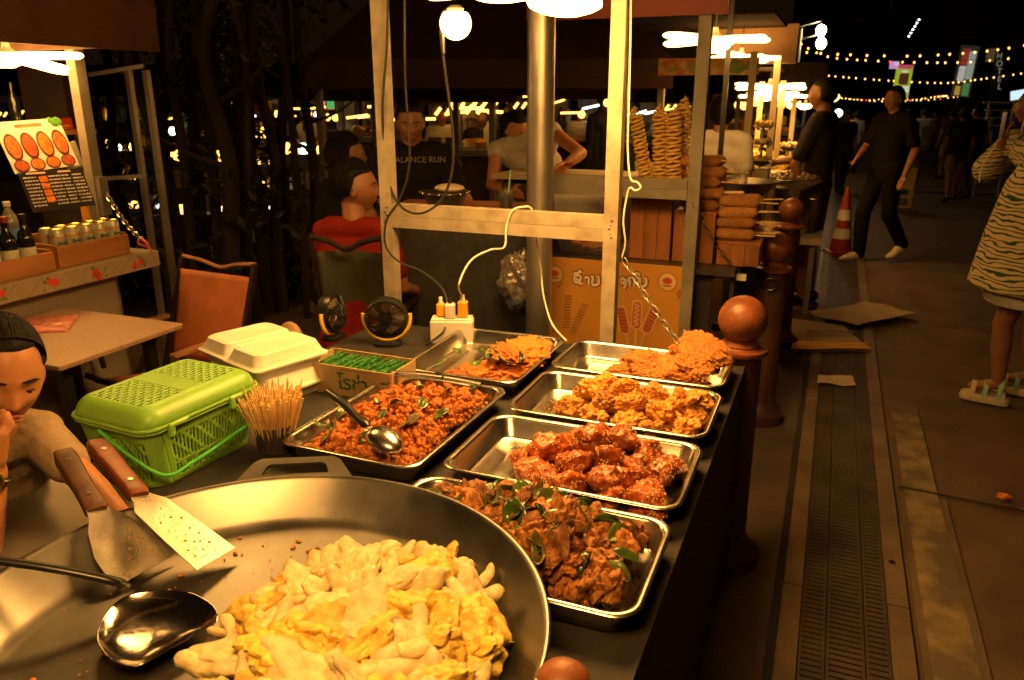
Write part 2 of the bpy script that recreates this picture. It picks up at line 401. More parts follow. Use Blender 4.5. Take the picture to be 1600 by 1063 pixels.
def chunk(r, seed, amp=.35, f=1.6, sub=3, sq=(1, 1, 1), fine=.1, ridged=False, crag=1):
    bm = bmesh.new(); bmesh.ops.create_icosphere(bm, subdivisions=sub, radius=1)
    m = MB(); o = Vector((seed * 7.3, seed * 3.1, -seed * 5.7))
    vs = []
    for v in bm.verts:
        p = v.co.copy(); d = noise.noise(p * f + o) * amp + noise.noise(p * f * 2.3 + o) * amp * .5
        if ridged: d += (abs(noise.noise(p * f * 1.7 + o)) * -1.1 + .2) * amp
        d += noise.noise(p * f * 4.5 + o) * fine * 1.2 + abs(noise.noise(p * f * 8 + o)) * fine * 1.2 * crag + noise.noise(p * f * 16 + o) * fine * .6
        p = p * (1 + d); vs.append((p.x * r * sq[0], p.y * r * sq[1], p.z * r * sq[2]))
    m.add(vs, [tuple(v.index for v in f.verts) for f in bm.faces]); bm.free(); return m
t = chunk(.018, 3, .5, 1.5, 4, (1.3, 1, .7)).build('food_scrap', mt['pop'], None, 1); t.location = PZ(1570, 776, .018); tag(t, 'orange red scrap of food lying on the road seam', 'scrap')
m = MB(); m.lathe([(0, .0), (.012, .0), (.013, .002), (0, .004)], PZ(1394, 879, .012), 14); tag(m.build('bottle_cap', mt['steel']), 'small shiny bottle cap lying on the drain frame', 'bottle cap')

# bollards along the kerb
def bollard(i, y, x=-.228):
    lab = ['ball topped brown bollard nearest the food trays, its sphere brightly lit', 'second ball topped brown bollard, beside the corn dog stand', 'third ball topped brown bollard, smallest of the row'][i]
    t = thing('bollard', lab, 'bollard', (x, y, 0), 'brown bollards along the kerb')
    z = .925
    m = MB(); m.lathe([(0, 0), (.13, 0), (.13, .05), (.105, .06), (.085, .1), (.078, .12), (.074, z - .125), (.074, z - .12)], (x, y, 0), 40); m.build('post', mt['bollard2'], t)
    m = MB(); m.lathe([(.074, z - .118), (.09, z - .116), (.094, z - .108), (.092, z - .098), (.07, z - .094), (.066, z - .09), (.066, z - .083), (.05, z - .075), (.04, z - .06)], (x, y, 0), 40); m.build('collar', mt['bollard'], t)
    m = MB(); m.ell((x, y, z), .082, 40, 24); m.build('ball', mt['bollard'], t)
    m = MB(); rg = [Vector((x + .03 * cos(a), y - .09, z - .17 + .03 * sin(a))) for a in [2 * pi * k / 16 for k in range(17)]]; m.tube(rg, .005, 6, False)
    if i == 1: m.build('chain_ring', mt['steel'], t)
    return t
for i, y in enumerate((2.66, 4.08, 5.5)): bollard(i, y)
# traffic cone
c = PZ(1312, 396, 0)
t = thing('traffic_cone', 'red and white traffic cone standing beside the walking man', 'cone', c)
m = MB(); m.loft(rrings(c, [(.15, .15, .03, 0), (.15, .15, .03, .03), (.10, .10, .03, .035)], RZ(20))); m.build('base', mt['cone'], t)
m = MB(); m.lathe([(.115, .03), (.022, .72), (0, .72)], c, 28); m.build('body', mt['cone'], t)
m = MB(); m.lathe([(.099, .17), (.083, .28)], c, 28); m.lathe([(.074, .37), (.058, .48)], c, 28)
for i, v in enumerate(m.v): m.v[i] = (c.x + (v[0] - c.x) * 1.02, c.y + (v[1] - c.y) * 1.02, v[2])
m.build('reflective_bands', mt['white_tee'], t)
# ================================================================ FOOD TABLE
TZ = .785
t = thing('food_table', 'long black covered table carrying the food trays and big pan', 'table', (-.95, 1.4, 0))
m = MB(); m.box((-.91, 1.42, TZ - .0125), (1.42, 2.36, .025)); m.build('tabletop', mt['cloth'], t)
m = MB(); m.box((-.203, 1.42, .42), (.006, 2.36, .70)); m.box((-.91, 2.597, .42), (1.40, .006, .70)); m.build('skirt', mt['cloth'], t)
for x in (-1.55, -.27):
    for y in (.35, 2.5):
        m = MB(); m.bar((x, y, 0), (x, y, TZ - .026), .04); m.build('leg', mt['darksteel'], t)
e0, e1 = PZ(0, 791, TZ), PZ(91, 751, TZ)
m = MB(); m.box((-1.42, .75, TZ + .004), (.40, .82, .006)); tag(m.build('steel_sheet', M('dull_steel_sheet', (.32, .29, .26), .42, .75, .12, 6, .04, 40)), 'dull grey steel sheet covering the near corner of the table', 'sheet')

# ---- trays
def tray(name, label, x0, x1, y0, y1, zr=.84, depth=.052, mat='steel', rz=0):
    hx, hy = (x1 - x0) / 2, (y1 - y0) / 2; c = Vector(((x0 + x1) / 2, (y0 + y1) / 2, zr))
    t = thing('serving_tray', label, 'tray', (c.x, c.y, TZ), 'steel trays of food on the table')
    R = RZ(rz); k = .05
    sp = [(hx - .034, hy - .034, k * .6, -depth - .0015), (hx - .026, hy - .026, k * .75, -depth + .002), (hx - .016, hy - .016, k * .9, -.006), (hx - .002, hy - .002, k, -.004), (hx, hy, k, -.001), (hx - .002, hy - .002, k, .0015),
          (hx - .008, hy - .008, k * .95, .002), (hx - .013, hy - .013, k * .9, .0005), (hx - .017, hy - .017, k * .85, -.005), (hx - .030, hy - .030, k * .7, -depth + .006), (hx - .036, hy - .036, k * .6, -depth + .001), (hx - .046, hy - .046, k * .5, -depth), (hx - .075, hy - .075, k * .4, -depth), (hx - .079, hy - .079, k * .4, -depth + .0035), (hx - .10, hy - .10, k * .4, -depth + .004)]
    m = MB(); m.loft(rrings(c, sp, R, 7), True, True); m.build('pan_body', mt[mat], t, 60)
    return c, hx, hy
T1 = tray('t', 'steel tray of brown fried chicken mixed with green leaves, beside the pan', -.775, -.212, 1.06, 1.40)
T2 = tray('t', 'steel tray holding red glazed chicken with sesame', -.765, -.212, 1.435, 1.785)
T3 = tray('t', 'steel tray holding golden fried chicken lumps', -.76, -.215, 1.815, 2.16)
T4 = tray('t', 'steel tray of flat crumbed cutlets beside the lit bollard ball', -.765, -.222, 2.19, 2.50)
T5 = tray('t', 'deep steel tray full of orange popcorn chicken, spoon lying in it', -1.19, -.80, 1.40, 1.965, mat='steel', rz=-1)
T6 = tray('t', 'dark steel tray of fried omelette by the white power socket', -1.20, -.795, 2.0, 2.49, mat='steel')

# ---- food: each piece an object of its own, copied from a few shapes
def scatter(protos, spots, group=None):
    n = 0
    for (p, rot, sc) in spots:
        q = protos[n % len(protos)]
        o = dup(q, p, rot, None, sc); n += 1
    for q in protos:
        for ch in list(q.children): bpy.data.objects.remove(ch)
        bpy.data.objects.remove(q)
def rrot(flat=0): return (random.uniform(-flat, flat), random.uniform(-flat, flat), random.uniform(0, 6.28))
def inside(c, hx, hy, x, y, k=.04): return abs(x - c.x) < hx - k and abs(y - c.y) < hy - k
def leaf_mesh(L, W, curl, seed):
    m = MB(); vs = []; fs = []; n = 10; k = 5
    for i in range(n + 1):
        u = i / n; wd = W * (sin(pi * min(1, u * .93 + .03)) ** .75) * (1 - .25 * u)
        for j in range(k):
            s = j / (k - 1) * 2 - 1
            z = curl * (u - .5) ** 2 * L * 4 + abs(s) * wd * .55 + noise.noise((u * 3, s, seed)) * .004
            vs.append((s * wd, (u - .5) * L, z))
    for i in range(n):
        for j in range(k - 1): fs.append((i * k + j, i * k + j + 1, (i + 1) * k + j + 1, (i + 1) * k + j))
    m.add(vs, fs); return m
def leaf_protos(label, group, L, W, mats):
    out = []
    for i in range(5):
        o = leaf_mesh(L * random.uniform(.8, 1.2), W * random.uniform(.8, 1.2), random.uniform(-.25, .5), i).build('herb_leaf', mats[i % len(mats)], None, 1, [('SOLIDIFY', dict(thickness=.0012))])
        out.append(tag(o, label, 'leaf', group))
    return out
mt['herb2'] = M('pale_herb_leaf', (.10, .15, .03), .3, 0, .3, 40, .1, 90, coat=.3)
mt['herb3'] = M('dry_herb_leaf', (.13, .10, .03), .4, 0, .3, 40, .1, 90)
def hill(c, x, y, cx, cy, sx, sy, h): return h * math.exp(-((x - cx) / sx) ** 2 - ((y - cy) / sy) ** 2)

# tray 1: brown chicken with leaves
c, hx, hy = T1; zf = c.z - .05
def t1h(x, y): return .008 + .080 * math.exp(-((x - c.x - .01) / .21) ** 2 - ((y - c.y) / .14) ** 2)
pr = []
for i in range(10):
    o = chunk(.031, i + 20, .5, 1.5, 4, (1.25, .95, .8), .10).build('fried_chicken_piece', mt['fried2'], None, 1); pr.append(tag(o, 'brown fried chicken piece lying in the tray with green leaves', 'fried chicken', 'brown chicken pieces mixed with leaves'))
sp = []; occ1 = []; tr = 0
while len(sp) < 140 and tr < 9000:
    tr += 1; x = random.uniform(c.x - hx + .07, c.x + hx - .066); y = random.uniform(c.y - hy + .068, c.y + hy - .068)
    if x < c.x - .15 and random.random() < .6: continue
    z = zf + .020 + t1h(x, y) * random.choice((.2, .6, 1, 1))
    if any((x - a) ** 2 + (y - b) ** 2 + (z - d) ** 2 < .024 ** 2 for a, b, d in occ1): continue
    occ1.append((x, y, z)); sp.append((Vector((x, y, z)), rrot(1.2), random.uniform(.6, 1.08)))
scatter(pr, sp)
pr = leaf_protos('fried green herb leaf among the brown chicken pieces', 'herb leaves among the brown chicken', .060, .018, [mt['herb'], mt['herb'], mt['herb2'], mt['herb'], mt['herb3']])
sp = []
while len(sp) < 60:
    x = random.gauss(c.x + .03, .20); y = random.gauss(c.y - .02, .12)
    if inside(c, hx, hy, x, y, .055): sp.append((Vector((x, y, zf + t1h(x, y) + .037)), rrot(.85), random.uniform(.75, 1.25)))
scatter(pr, sp)
# tray 2: glazed chicken with sesame
c, hx, hy = T2; zf = c.z - .05
pr = []
for i in range(7):
    b = chunk(.041, i + 40, .34, 1.2, 4, (1.15, .95, .85), .05)
    o = b.build('glazed_chicken_piece', mt['glaze'], None, 1); tag(o, 'red glazed chicken piece sprinkled with sesame in the second tray', 'glazed chicken', 'red glazed chicken pieces')
    s = MB()
    for k in range(330):
        v = Vector(random.choice(b.v)); d = v.normalized()
        if d.z < -.05 or noise.noise(d * 2.2 + Vector((i, 0, 0))) < -.05: continue
        s.ell(v * 1.02, (.0029, .0019, .0014), 6, 4, frame(d.cross(Vector((random.random(), random.random(), .3))), d))
    s.build('sesame_seeds', mt['seed'], o, False)
    pr.append(o)
sp = []
for (x, y, lay) in ((-.60, -.03, 0), (-.53, .06, 0), (-.545, -.09, 0), (-.46, .0, 0), (-.44, .10, 0), (-.46, -.11, 0), (-.385, .05, 0), (-.37, -.05, 0), (-.36, -.125, 0), (-.30, .02, 0), (-.29, -.07, 0), (-.285, -.125, 0), (-.335, .10, 0), (-.268, .07, 0),
                    (-.55, .0, 1), (-.49, .065, 1), (-.47, -.055, 1), (-.40, .0, 1), (-.405, .09, 1), (-.38, -.10, 1), (-.325, -.02, 1), (-.325, .06, 1), (-.45, .03, 2), (-.38, .055, 2), (-.275, -.02, 1)):
    sp.append((Vector((x - .006, c.y + y, zf + .026 + lay * .03)), rrot(.5), random.uniform(.82, 1.05)))
scatter(pr, sp)
# tray 3: golden chicken lumps
c, hx, hy = T3; zf = c.z - .05
pr = []
for i in range(6):
    o = chunk(.039, i + 60, .42, 1.3, 5, (1.2, 1.0, .9), .12).build('fried_chicken_lump', mt['fried'], None, 1); pr.append(tag(o, 'golden battered chicken lump heaped in the third tray', 'fried chicken', 'golden chicken lumps'))
sp = []
for (x, y, lay) in ((-.60, -.05, 0), (-.585, .04, 0), (-.52, -.10, 0), (-.50, .0, 0), (-.51, .09, 0), (-.42, -.09, 0), (-.41, .0, 0), (-.42, .09, 0), (-.345, -.12, 0), (-.33, -.03, 0), (-.33, .06, 0), (-.28, .11, 0), (-.27, -.09, 0), (-.265, .0, 0),
                    (-.55, .03, 1), (-.50, -.05, 1), (-.47, .05, 1), (-.43, -.03, 1), (-.385, .04, 1), (-.34, -.06, 1), (-.30, .03, 1), (-.45, .02, 1.7), (-.53, .085, 1)):
    sp.append((Vector((x - .01, c.y + y, zf + .028 + lay * .034)), rrot(.5), random.uniform(.72, 1.0)))
scatter(pr, sp)
m = MB()
for k in range(260):
    x = random.gauss(c.x - .16, .06); y = random.gauss(c.y - .04, .06)
    if inside(c, hx, hy, x, y, .055): m.ell((x, y, zf + .002), (random.uniform(.001, .003),) * 3, 5, 4)
tag(m.build('batter_crumbs', mt['fried'], None, False), 'loose batter crumbs at the empty end of the third tray', 'crumbs', kind='stuff')
# tray 4: flat crumbed cutlets
c, hx, hy = T4; zf = c.z - .05
pr = []
for i in range(5):
    o = chunk(.070, i + 80, .30, 1.9, 5, (1.2, .85, .34), .15).build('crumbed_cutlet', mt['cutlet'], None, 1); pr.append(tag(o, 'flat crumbed chicken cutlet piled in the tray near the bollard', 'cutlet', 'flat crumbed cutlets'))
sp = []
for (x, y, z, rx, ry) in ((-.52, -.03, .022, 0, .1), (-.50, .06, .024, .1, 0), (-.42, -.07, .026, -.1, .1), (-.40, .04, .03, 0, -.2), (-.33, -.07, .03, -.2, .15), (-.31, .07, .032, .2, -.1), (-.46, .0, .052, .25, .1), (-.38, -.02, .062, -.2, -.3), (-.35, .06, .068, .3, .2), (-.31, -.03, .078, .1, -.35), (-.29, .05, .10, -.3, -.3)):
    sp.append((Vector((x - .02, c.y + y * .9, zf + z)), (rx * 1.4, ry * 1.4, random.uniform(0, 3)), random.uniform(.74, .95)))
scatter(pr, sp)
# tray 5: popcorn chicken
c, hx, hy = T5; zf = c.z - .05
def pop_h(x, y): return .018 + .052 * math.exp(-((x - c.x - .02) / .2) ** 2 - ((y - c.y - .06) / .26) ** 2)
pp = [chunk(.01, i + 100, .35, 1.5, 3, (1.1, .95, .85), .08) for i in range(8)]
m = MB()
for k in range(2700):
    x = random.uniform(c.x - hx + .047, c.x + hx - .047); y = random.uniform(c.y - hy + .048, c.y + hy - .048)
    b = pp[k % 8]; r = random.uniform(.0048, .0082); R = Matrix.Rotation(random.uniform(0, 6.28), 3, Vector((random.gauss(0, 1), random.gauss(0, 1), random.gauss(0, 1))).normalized())
    p = Vector((x, y, zf + pop_h(x, y) * random.uniform(.35, .93)))
    m.add([p + R @ Vector(v) * (r / .01) for v in b.v], b.f) if k < 1200 else m.ell(p, r * .95, 8, 6)
tag(m.build('popcorn_chicken_pile', mt['pop'], None, 1), 'mass of orange popcorn chicken bits filling the deep tray', 'popcorn chicken', kind='stuff')
pr = [tag(b.build('popcorn_chicken', mt['pop'], None, 1), 'crisp orange popcorn chicken nugget on top of the heap', 'popcorn chicken', 'popcorn chicken nuggets') for b in pp]
sp = []
for k in range(300):
    x = random.uniform(c.x - hx + .046, c.x + hx - .046); y = random.uniform(c.y - hy + .05, c.y + hy - .046)
    sp.append((Vector((x, y, zf + pop_h(x, y) * random.uniform(.94, 1.08))), rrot(3), random.uniform(.62, 1.0)))
scatter(pr, sp)
pr = leaf_protos('fried green herb leaf on the orange popcorn chicken', 'herb leaves on the popcorn chicken', .05, .015, [mt['herb'], mt['herb3'], mt['herb'], mt['herb2'], mt['herb']])
sp = []
for (u, v) in ((600, 655), (645, 665), (690, 655), (655, 620), (700, 622), (620, 640), (640, 600), (560, 660), (590, 640), (520, 665), (545, 615), (575, 680), (510, 680), (660, 645), (690, 600), (740, 610), (535, 640), (632, 672), (610, 625), (500, 660), (570, 605), (600, 600)):
    p = PZ(u, v, .845); p.z = zf + pop_h(p.x, p.y) + .012
    if inside(c, hx, hy, p.x, p.y, .03): sp.append((p, rrot(.6), random.uniform(.75, 1.15)))
scatter(pr, sp)
# tray 6: lacy omelettes and crisps
c, hx, hy = T6; zf = c.z - .05
pr = []
for i in range(3):
    o = chunk(.095, i + 130, .42, 2.4, 5, (1.0, .8, .24), .18).build('fried_omelette', mt['pop'], None, 1); pr.append(tag(o, 'lacy orange fried omelette in the tray by the power socket', 'omelette', 'fried omelettes'))
scatter(pr, [(Vector((c.x + .08, c.y - .10, zf + .03)), (0, -.1, .4), 1), (Vector((c.x + .12, c.y + .02, zf + .055)), (.1, -.2, 1.4), .95), (Vector((c.x + .03, c.y - .14, zf + .02)), (0, 0, 2.6), .9), (Vector((c.x + .10, c.y - .06, zf + .075)), (.15, -.1, 2.2), .7)])
pr = leaf_protos('fried green herb leaf on the orange omelettes', 'herb leaves on the omelettes', .05, .014, [mt['herb'], mt['herb2']])
scatter(pr, [(Vector((c.x + random.gauss(.06, .06), c.y + random.gauss(-.1, .06), zf + .075)), rrot(.5), 1) for k in range(9)])
# tongs lying across tray 6 / tray 5
t = thing('tongs', 'dark steel tongs lying across the rims of the two back trays', 'tongs', PZ(640, 590, .85))
a, b = PZ(612, 588, .862), PZ(745, 604, .85)
for k, off in enumerate((.0, .03)):
    m = MB(); q = [a + Vector((0, off * .1, .004 + k * .01)), a.lerp(b, .3) + Vector((0, off * .6, .006 + k * .006)), a.lerp(b, .7) + Vector((0, off, .005)), b + Vector((0, off * .9, 0))]
    m.tube(smooth_path(q, 5), .008, 8, True, .35); m.build('arm', mt['darksteel'], t)
# serving spoon in the popcorn tray
a, b = PZ(512, 612, .925), PZ(600, 688, .868)
t = thing('serving_spoon', 'black handled serving spoon with domed steel bowl on the popcorn chicken', 'spoon', b)
d = (b - a).normalized(); n = Vector((0, 0, 1))
m = MB(); e = b - d * .065
m.tube(smooth_path([a, a.lerp(e, .35) + Vector((0, 0, .005)), a.lerp(e, .75), e], 6), [.011] * 4 + [.012] * 5 + [.011] * 4 + [.013] * 4 + [.008] * 2, 12, True, .7); m.build('handle', mt['black'], t)
R = frame(d, n); m = MB()
rs = []
for k in range(8):
    f = cos(pi / 2 * k / 7); rs.append([b + R @ Vector((.040 * f * cos(q) * (1 - .12 * sin(q)), .055 * f * sin(q) + .005, .027 * sin(pi / 2 * k / 7))) for q in [2 * pi * i / 32 for i in range(32)]])
m.loft(rs, False, True); m.bar(e - d * .01, e + d * .02, .014, .004); m.build('bowl', mt['steel'], t, 80, [('SOLIDIFY', dict(thickness=.0015))])
# ================================================================ BIG PAN, TOOLS
PC = Vector((-.707, .7346, 0)); PR = .435; ZR = .94; ZF = .872
t = thing('paella_pan', 'huge round steel pan of fried squid and egg with flat side handles', 'pan', (PC.x, PC.y, ZF - .01))
m = MB(); m.lathe([(0, ZF - .004), (PR - .075, ZF - .004), (PR - .055, ZF + .008), (PR - .012, ZR - .008), (PR - .002, ZR - .004), (PR + .001, ZR), (PR - .002, ZR + .003), (PR - .007, ZR + .002), (PR - .011, ZR - .003), (PR - .060, ZF + .013), (PR - .072, ZF + .004), (PR - .088, ZF), (PR * .5, ZF - .0015), (0, ZF - .002)], PC, 128)
m.build('pan_body', mt['pan'], t, 70)
def pan_handle(ang):
    m = MB(); d = Vector((cos(ang), sin(ang), 0)); s = Vector((-d.y, d.x, 0)); zz = Vector((0, 0, ZR - .004))
    o = PC + d * (PR - .004) + zz
    def ringpts(hx0, hx1, y0, y1, z): return [o + s * hx0 + d * y0, o + s * hx1 + d * y1]
    out = [(-.115, -.006), (.115, -.006), (.085, .048), (.07, .058), (-.07, .058), (-.085, .048)]
    inn = [(-.065, .014), (.065, .014), (.058, .036), (.05, .042), (-.05, .042), (-.058, .036)]
    up = Vector((0, 0, 1)); tilt = lambda y: up * (y * .32)
    A = [o + s * x + d * y + tilt(y) for x, y in out]; B = [o + s * x + d * y + tilt(y) for x, y in inn]
    th = Vector((0, 0, -.006)); n = 6
    vs = A + B + [p + th for p in A] + [p + th for p in B]; fs = []
    for i in range(n):
        k = (i + 1) % n
        fs += [(i, k, n + k, n + i), (2 * n + k, 2 * n + i, 3 * n + i, 3 * n + k), (i, 2 * n + i, 2 * n + k, k), (n + k, 3 * n + k, 3 * n + i, n + i)]
    m.add(vs, fs); m.build('handle', mt['pan'], t, 30)
pt = PZ(463, 735, ZR); ah = math.atan2(pt.y - PC.y, pt.x - PC.x)
pan_handle(ah); pan_handle(ah + pi)
m = MB(); kb = PC + Vector((PR * cos(-.05) * .0, 0, 0))
t = thing('pan_stand', 'dark iron burner stand carrying the big round pan', 'stand', (PC.x, PC.y, TZ))
m = MB()
m.lathe([(.10, ZF - .02), (.12, ZF - .02), (.12, ZF - .006), (.10, ZF - .006), (.10, ZF - .02)], PC, 40); m.build('ring', mt['darksteel'], t)
for k in range(3):
    m = MB(); a = k * 2.1 + .9; m.bar(PC + Vector((.11 * cos(a), .11 * sin(a), TZ)), PC + Vector((.11 * cos(a), .11 * sin(a), ZF - .021)), .02); m.build('leg', mt['darksteel'], t)
kb = PD(880, 1062, .93)
m = MB(); m.ell(kb, (.032, .032, .02), 24, 14); kn = m.build('knob', mt['bollard'], t)
m = MB(); m.cyl(kb + Vector((0, 0, -.015)), (kb.x, kb.y, TZ), .010); m.build('stem', mt['darksteel'], kn)

# squid, egg
def bent_tube(L, r, bend, seed, tw=.4):
    m = MB(); pts = []; rs = []; n = 16
    for i in range(n + 1):
        u = i / n; a = (u - .5) * bend
        pts.append(Vector((sin(a) * L / max(bend, .01), (1 - cos(a)) * L / max(bend, .01), noise.noise((u * 2, seed, 0)) * .01)))
        q = 2 * u - 1; rs.append(r * max(.06, (1 - abs(q) ** 6)) ** .5 * (1 + .38 * noise.noise((u * 3, seed * 2, 1))) * (1.15 - .4 * u))
    m.tube(pts, rs, 16, True, .72)
    m.v = [tuple(Vector(p) + Vector((noise.noise(Vector(p) * 60 + Vector((seed, 0, 0))), noise.noise(Vector(p) * 60 + Vector((0, seed, 9))), noise.noise(Vector(p) * 60 + Vector((5, 0, seed))))) * r * .2) for p in m.v]
    return m
def flap(L, W, th, seed, curl=1.2, ruffle=.012):
    """folded fleshy sheet with a wavy edge"""
    m = MB(); nu, nv = 26, 16; vs = []; fs = []
    for s in (1, -1):
        for i in range(nu + 1):
            for j in range(nv + 1):
                u, v = i / nu * 2 - 1, j / nv * 2 - 1
                e = 1 + .28 * noise.noise((u * 1.3 + seed, v * 1.3, 3)); rr = math.hypot(u, v)
                k = max(abs(u), abs(v)) / max(rr, 1e-4)
                x, y = u * k * L * e, v * k * W * e
                R = min(1, max(abs(u), abs(v)))
                z = ruffle * noise.noise((u * 2.3, v * 2.3, seed)) * (.4 + R * 1.4) * 1.8 + ruffle * .7 * noise.noise((u * 5, v * 5, seed + 4)) * R
                a = x / L * curl * .5
                z2 = z + s * th * math.sqrt(max(0, 1 - R ** 4))
                vs.append((x * (cos(a * .8)), y, z2 + (1 - cos(a)) * L * .8))
    N = (nu + 1) * (nv + 1); I = lambda s, i, j: s * N + i * (nv + 1) + j
    for i in range(nu):
        for j in range(nv):
            fs += [(I(0, i, j), I(0, i + 1, j), I(0, i + 1, j + 1), I(0, i, j + 1)), (I(1, i, j), I(1, i, j + 1), I(1, i + 1, j + 1), I(1, i + 1, j))]
    return m.add(vs, fs)
REM = lambda v, s=4: [('REMESH', dict(mode='VOXEL', voxel_size=v, use_smooth_shade=True)), ('SMOOTH', dict(factor=.5, iterations=s))]
hc = PZ(578, 985, .90); hc.z = ZF
def heap(x, y):
    dx, dy = x - hc.x, y - hc.y
    # across the picture / along the sight line
    a = dx * _cy + dy * _sy; b = -dx * _sy + dy * _cy
    r2 = (a / .205) ** 2 + (b / (.19 if b > 0 else .32)) ** 2
    return .072 * max(0, 1 - r2) ** .7 if r2 < 1 else -1, a, b
S1 = [bent_tube(random.uniform(.08, .13), random.uniform(.013, .020), random.uniform(.6, 2.4), i).build('squid_piece', mt['squid'], None, 80) for i in range(8)]
S2 = [chunk(.042, i + 150, .34, 1.2, 4, (1.5, .85, .42), .03, crag=0).build('squid_piece', mt['squid'], None, 1) for i in range(5)]
S3 = [chunk(.021, i + 160, .35, 1.3, 4, (1.2, .95, .75), .03, crag=0).build('squid_piece', mt['squid'], None, 1) for i in range(3)]
E1 = [chunk(.034, i + 170, .42, 1.3, 4, (1.35, 1.0, .6), .05, crag=0).build('egg_piece', mt['egg'], None, 1) for i in range(6)]
E2 = [chunk(.019, i + 180, .45, 1.6, 4, (1.2, .9, .8), .06, crag=0).build('egg_piece', mt['egg'], None, 1) for i in range(2)]
for o in S1 + S2 + S3: tag(o, 'pale cooked squid piece in the heap in the big pan', 'squid', 'cooked squid pieces')
for o in E1 + E2: tag(o, 'yellow fried egg piece in the heap in the big pan', 'egg', 'fried egg pieces')
s1, s2 = [], []; tries = 0
occ = []
while len(s1) + len(s2) < 260 and tries < 12000:
    tries += 1
    a = random.uniform(-.21, .21); b = random.uniform(-.33, .195)
    x = hc.x + a * _cy - b * _sy; y = hc.y + a * _sy + b * _cy
    h, _, _ = heap(x, y)
    if h < 0 or math.hypot(x - PC.x, y - PC.y) > PR - .085: continue
    lay = random.choice((.15, .55, 1, 1, 1)); z = ZF + .012 + h * lay
    if any((x - q[0]) ** 2 + (y - q[1]) ** 2 + (z - q[2]) ** 2 < .023 ** 2 for q in occ): continue
    occ.append((x, y, z))
    egg = noise.noise((x * 9, y * 9, 2)) + random.uniform(-.3, .3) > .22
    (s2 if egg else s1).append((Vector((x, y, z)), rrot(.6), random.uniform(.75, 1.12)))
random.shuffle(s1)
prot = S1 * 3 + S2 + S3
def scatter2(protos, spots):
    for p, r, s in spots: dup(random.choice(protos), p, r, None, s)
    for q in set(protos): bpy.data.objects.remove(q)
scatter2(prot, s1); scatter2(E1 + E1 + E2, s2)
m = MB(); ms = MB()
for k in range(150):
    a = random.uniform(0, 6.28); r = PR * math.sqrt(random.uniform(.2, .66)); x, y = PC.x + r * cos(a), PC.y + r * sin(a)
    if heap(x, y)[0] > 0: continue
    s = random.choice((.0012, .0015, .002, .0045)); m.ell((x, y, ZF + .001), (s * 1.3, s, s * .6), 6, 4, RZ(random.uniform(0, 180)))
tag(m.build('fried_crumbs', mt['fried2'], None, False), 'brown crumbs scattered on the bare floor of the big pan', 'crumbs', kind='stuff')

# scrapers
def scraper(label, hend, hstart, btip, bl_w, mat, roll=0):
    """hend: free end of the handle, hstart: where the blade begins, btip: middle of the blade's edge"""
    t = thing('scraper', label, 'scraper', btip)
    d = (hstart - hend).normalized(); up = Vector((0, 0, 1)); R = frame(d, up) @ RY(roll); L = (hstart - hend).length
    m = MB(); rings = []
    for u, w, h in ((0, .012, .008), (.02, .0165, .0115), (.10, .0195, .0125), (.3, .0190, .0125), (.6, .0165, .0120), (.85, .0175, .0115), (.93, .0185, .0115), (.96, .0180, .0105), (1, .015, .0085)):
        rings.append([hend + R @ (Vector((x, L * u, z))) for x, z in _rr(w, h, .005, 3)])
    m.loft(rings); hd = m.build('handle', mat, t, 50)
    for u in (.22, .80):
        m = MB(); p = hend + R @ Vector((0, L * u, .0108)); m.cyl(p, p + R @ Vector((0, 0, .0022)), .0058, .005, 18); m.build('rivet', mt['steel'], hd)
    db = (btip - hstart); Lb = db.length; Rb = frame(db, R @ Vector((0, 0, 1)))
    m = MB(); o = hstart - db.normalized() * .012
    pts = [(-.014, 0), (-.02, .018), (-.034, .04), (-bl_w * .5 + .004, Lb * .62), (-bl_w * .5, Lb + .012), (bl_w * .5, Lb + .012), (bl_w * .5 - .004, Lb * .62), (.034, .04), (.02, .018), (.014, 0)]
    m.poly([o + Rb @ Vector((x, y, 0)) for x, y in pts], .0016, Rb @ Vector((0, 0, 1))); m.build('blade', mt['blade'], t, False)
    m = MB()
    for k in range(60):
        y = Lb * (1 - abs(random.gauss(0, .35))); x = random.uniform(-.4, .4) * bl_w * (y / Lb) ** .8
        if y < .03: continue
        s = random.choice((.0006, .0008, .0011, .002)); m.ell(o + Rb @ Vector((x, y, .002)), (s, s * 1.3, s * .7), 6, 4)
    f = m.build('food_specks', mt['fried2'], t, False); f['kind'] = 'stuff'
rim1 = PC + (PZ(150, 815, ZR) - PC).normalized() * PR
h1e, h1s, b1 = PZ(98, 708, .985), PZ(153, 800, .962), PZ(226, 893, ZF + .010)
h2e, h2s, b2 = PZ(148, 693, .995), PZ(219, 776, .972), PZ(338, 874, ZF + .022)
for q in ((h1e, h1s, b1), (h2e, h2s, b2)): print('SCRAPER', [tuple(round(c, 3) for c in p) for p in q], (q[1] - q[0]).length, (q[2] - q[1]).length)
scraper('steel scraper with dark brown handle, lying lower in the big pan', h1e, h1s, b1, .108, mt['handle1'])
scraper('steel scraper with red brown handle, lying over the other one', h2e, h2s, b2, .088, mt['handle2'], -8)
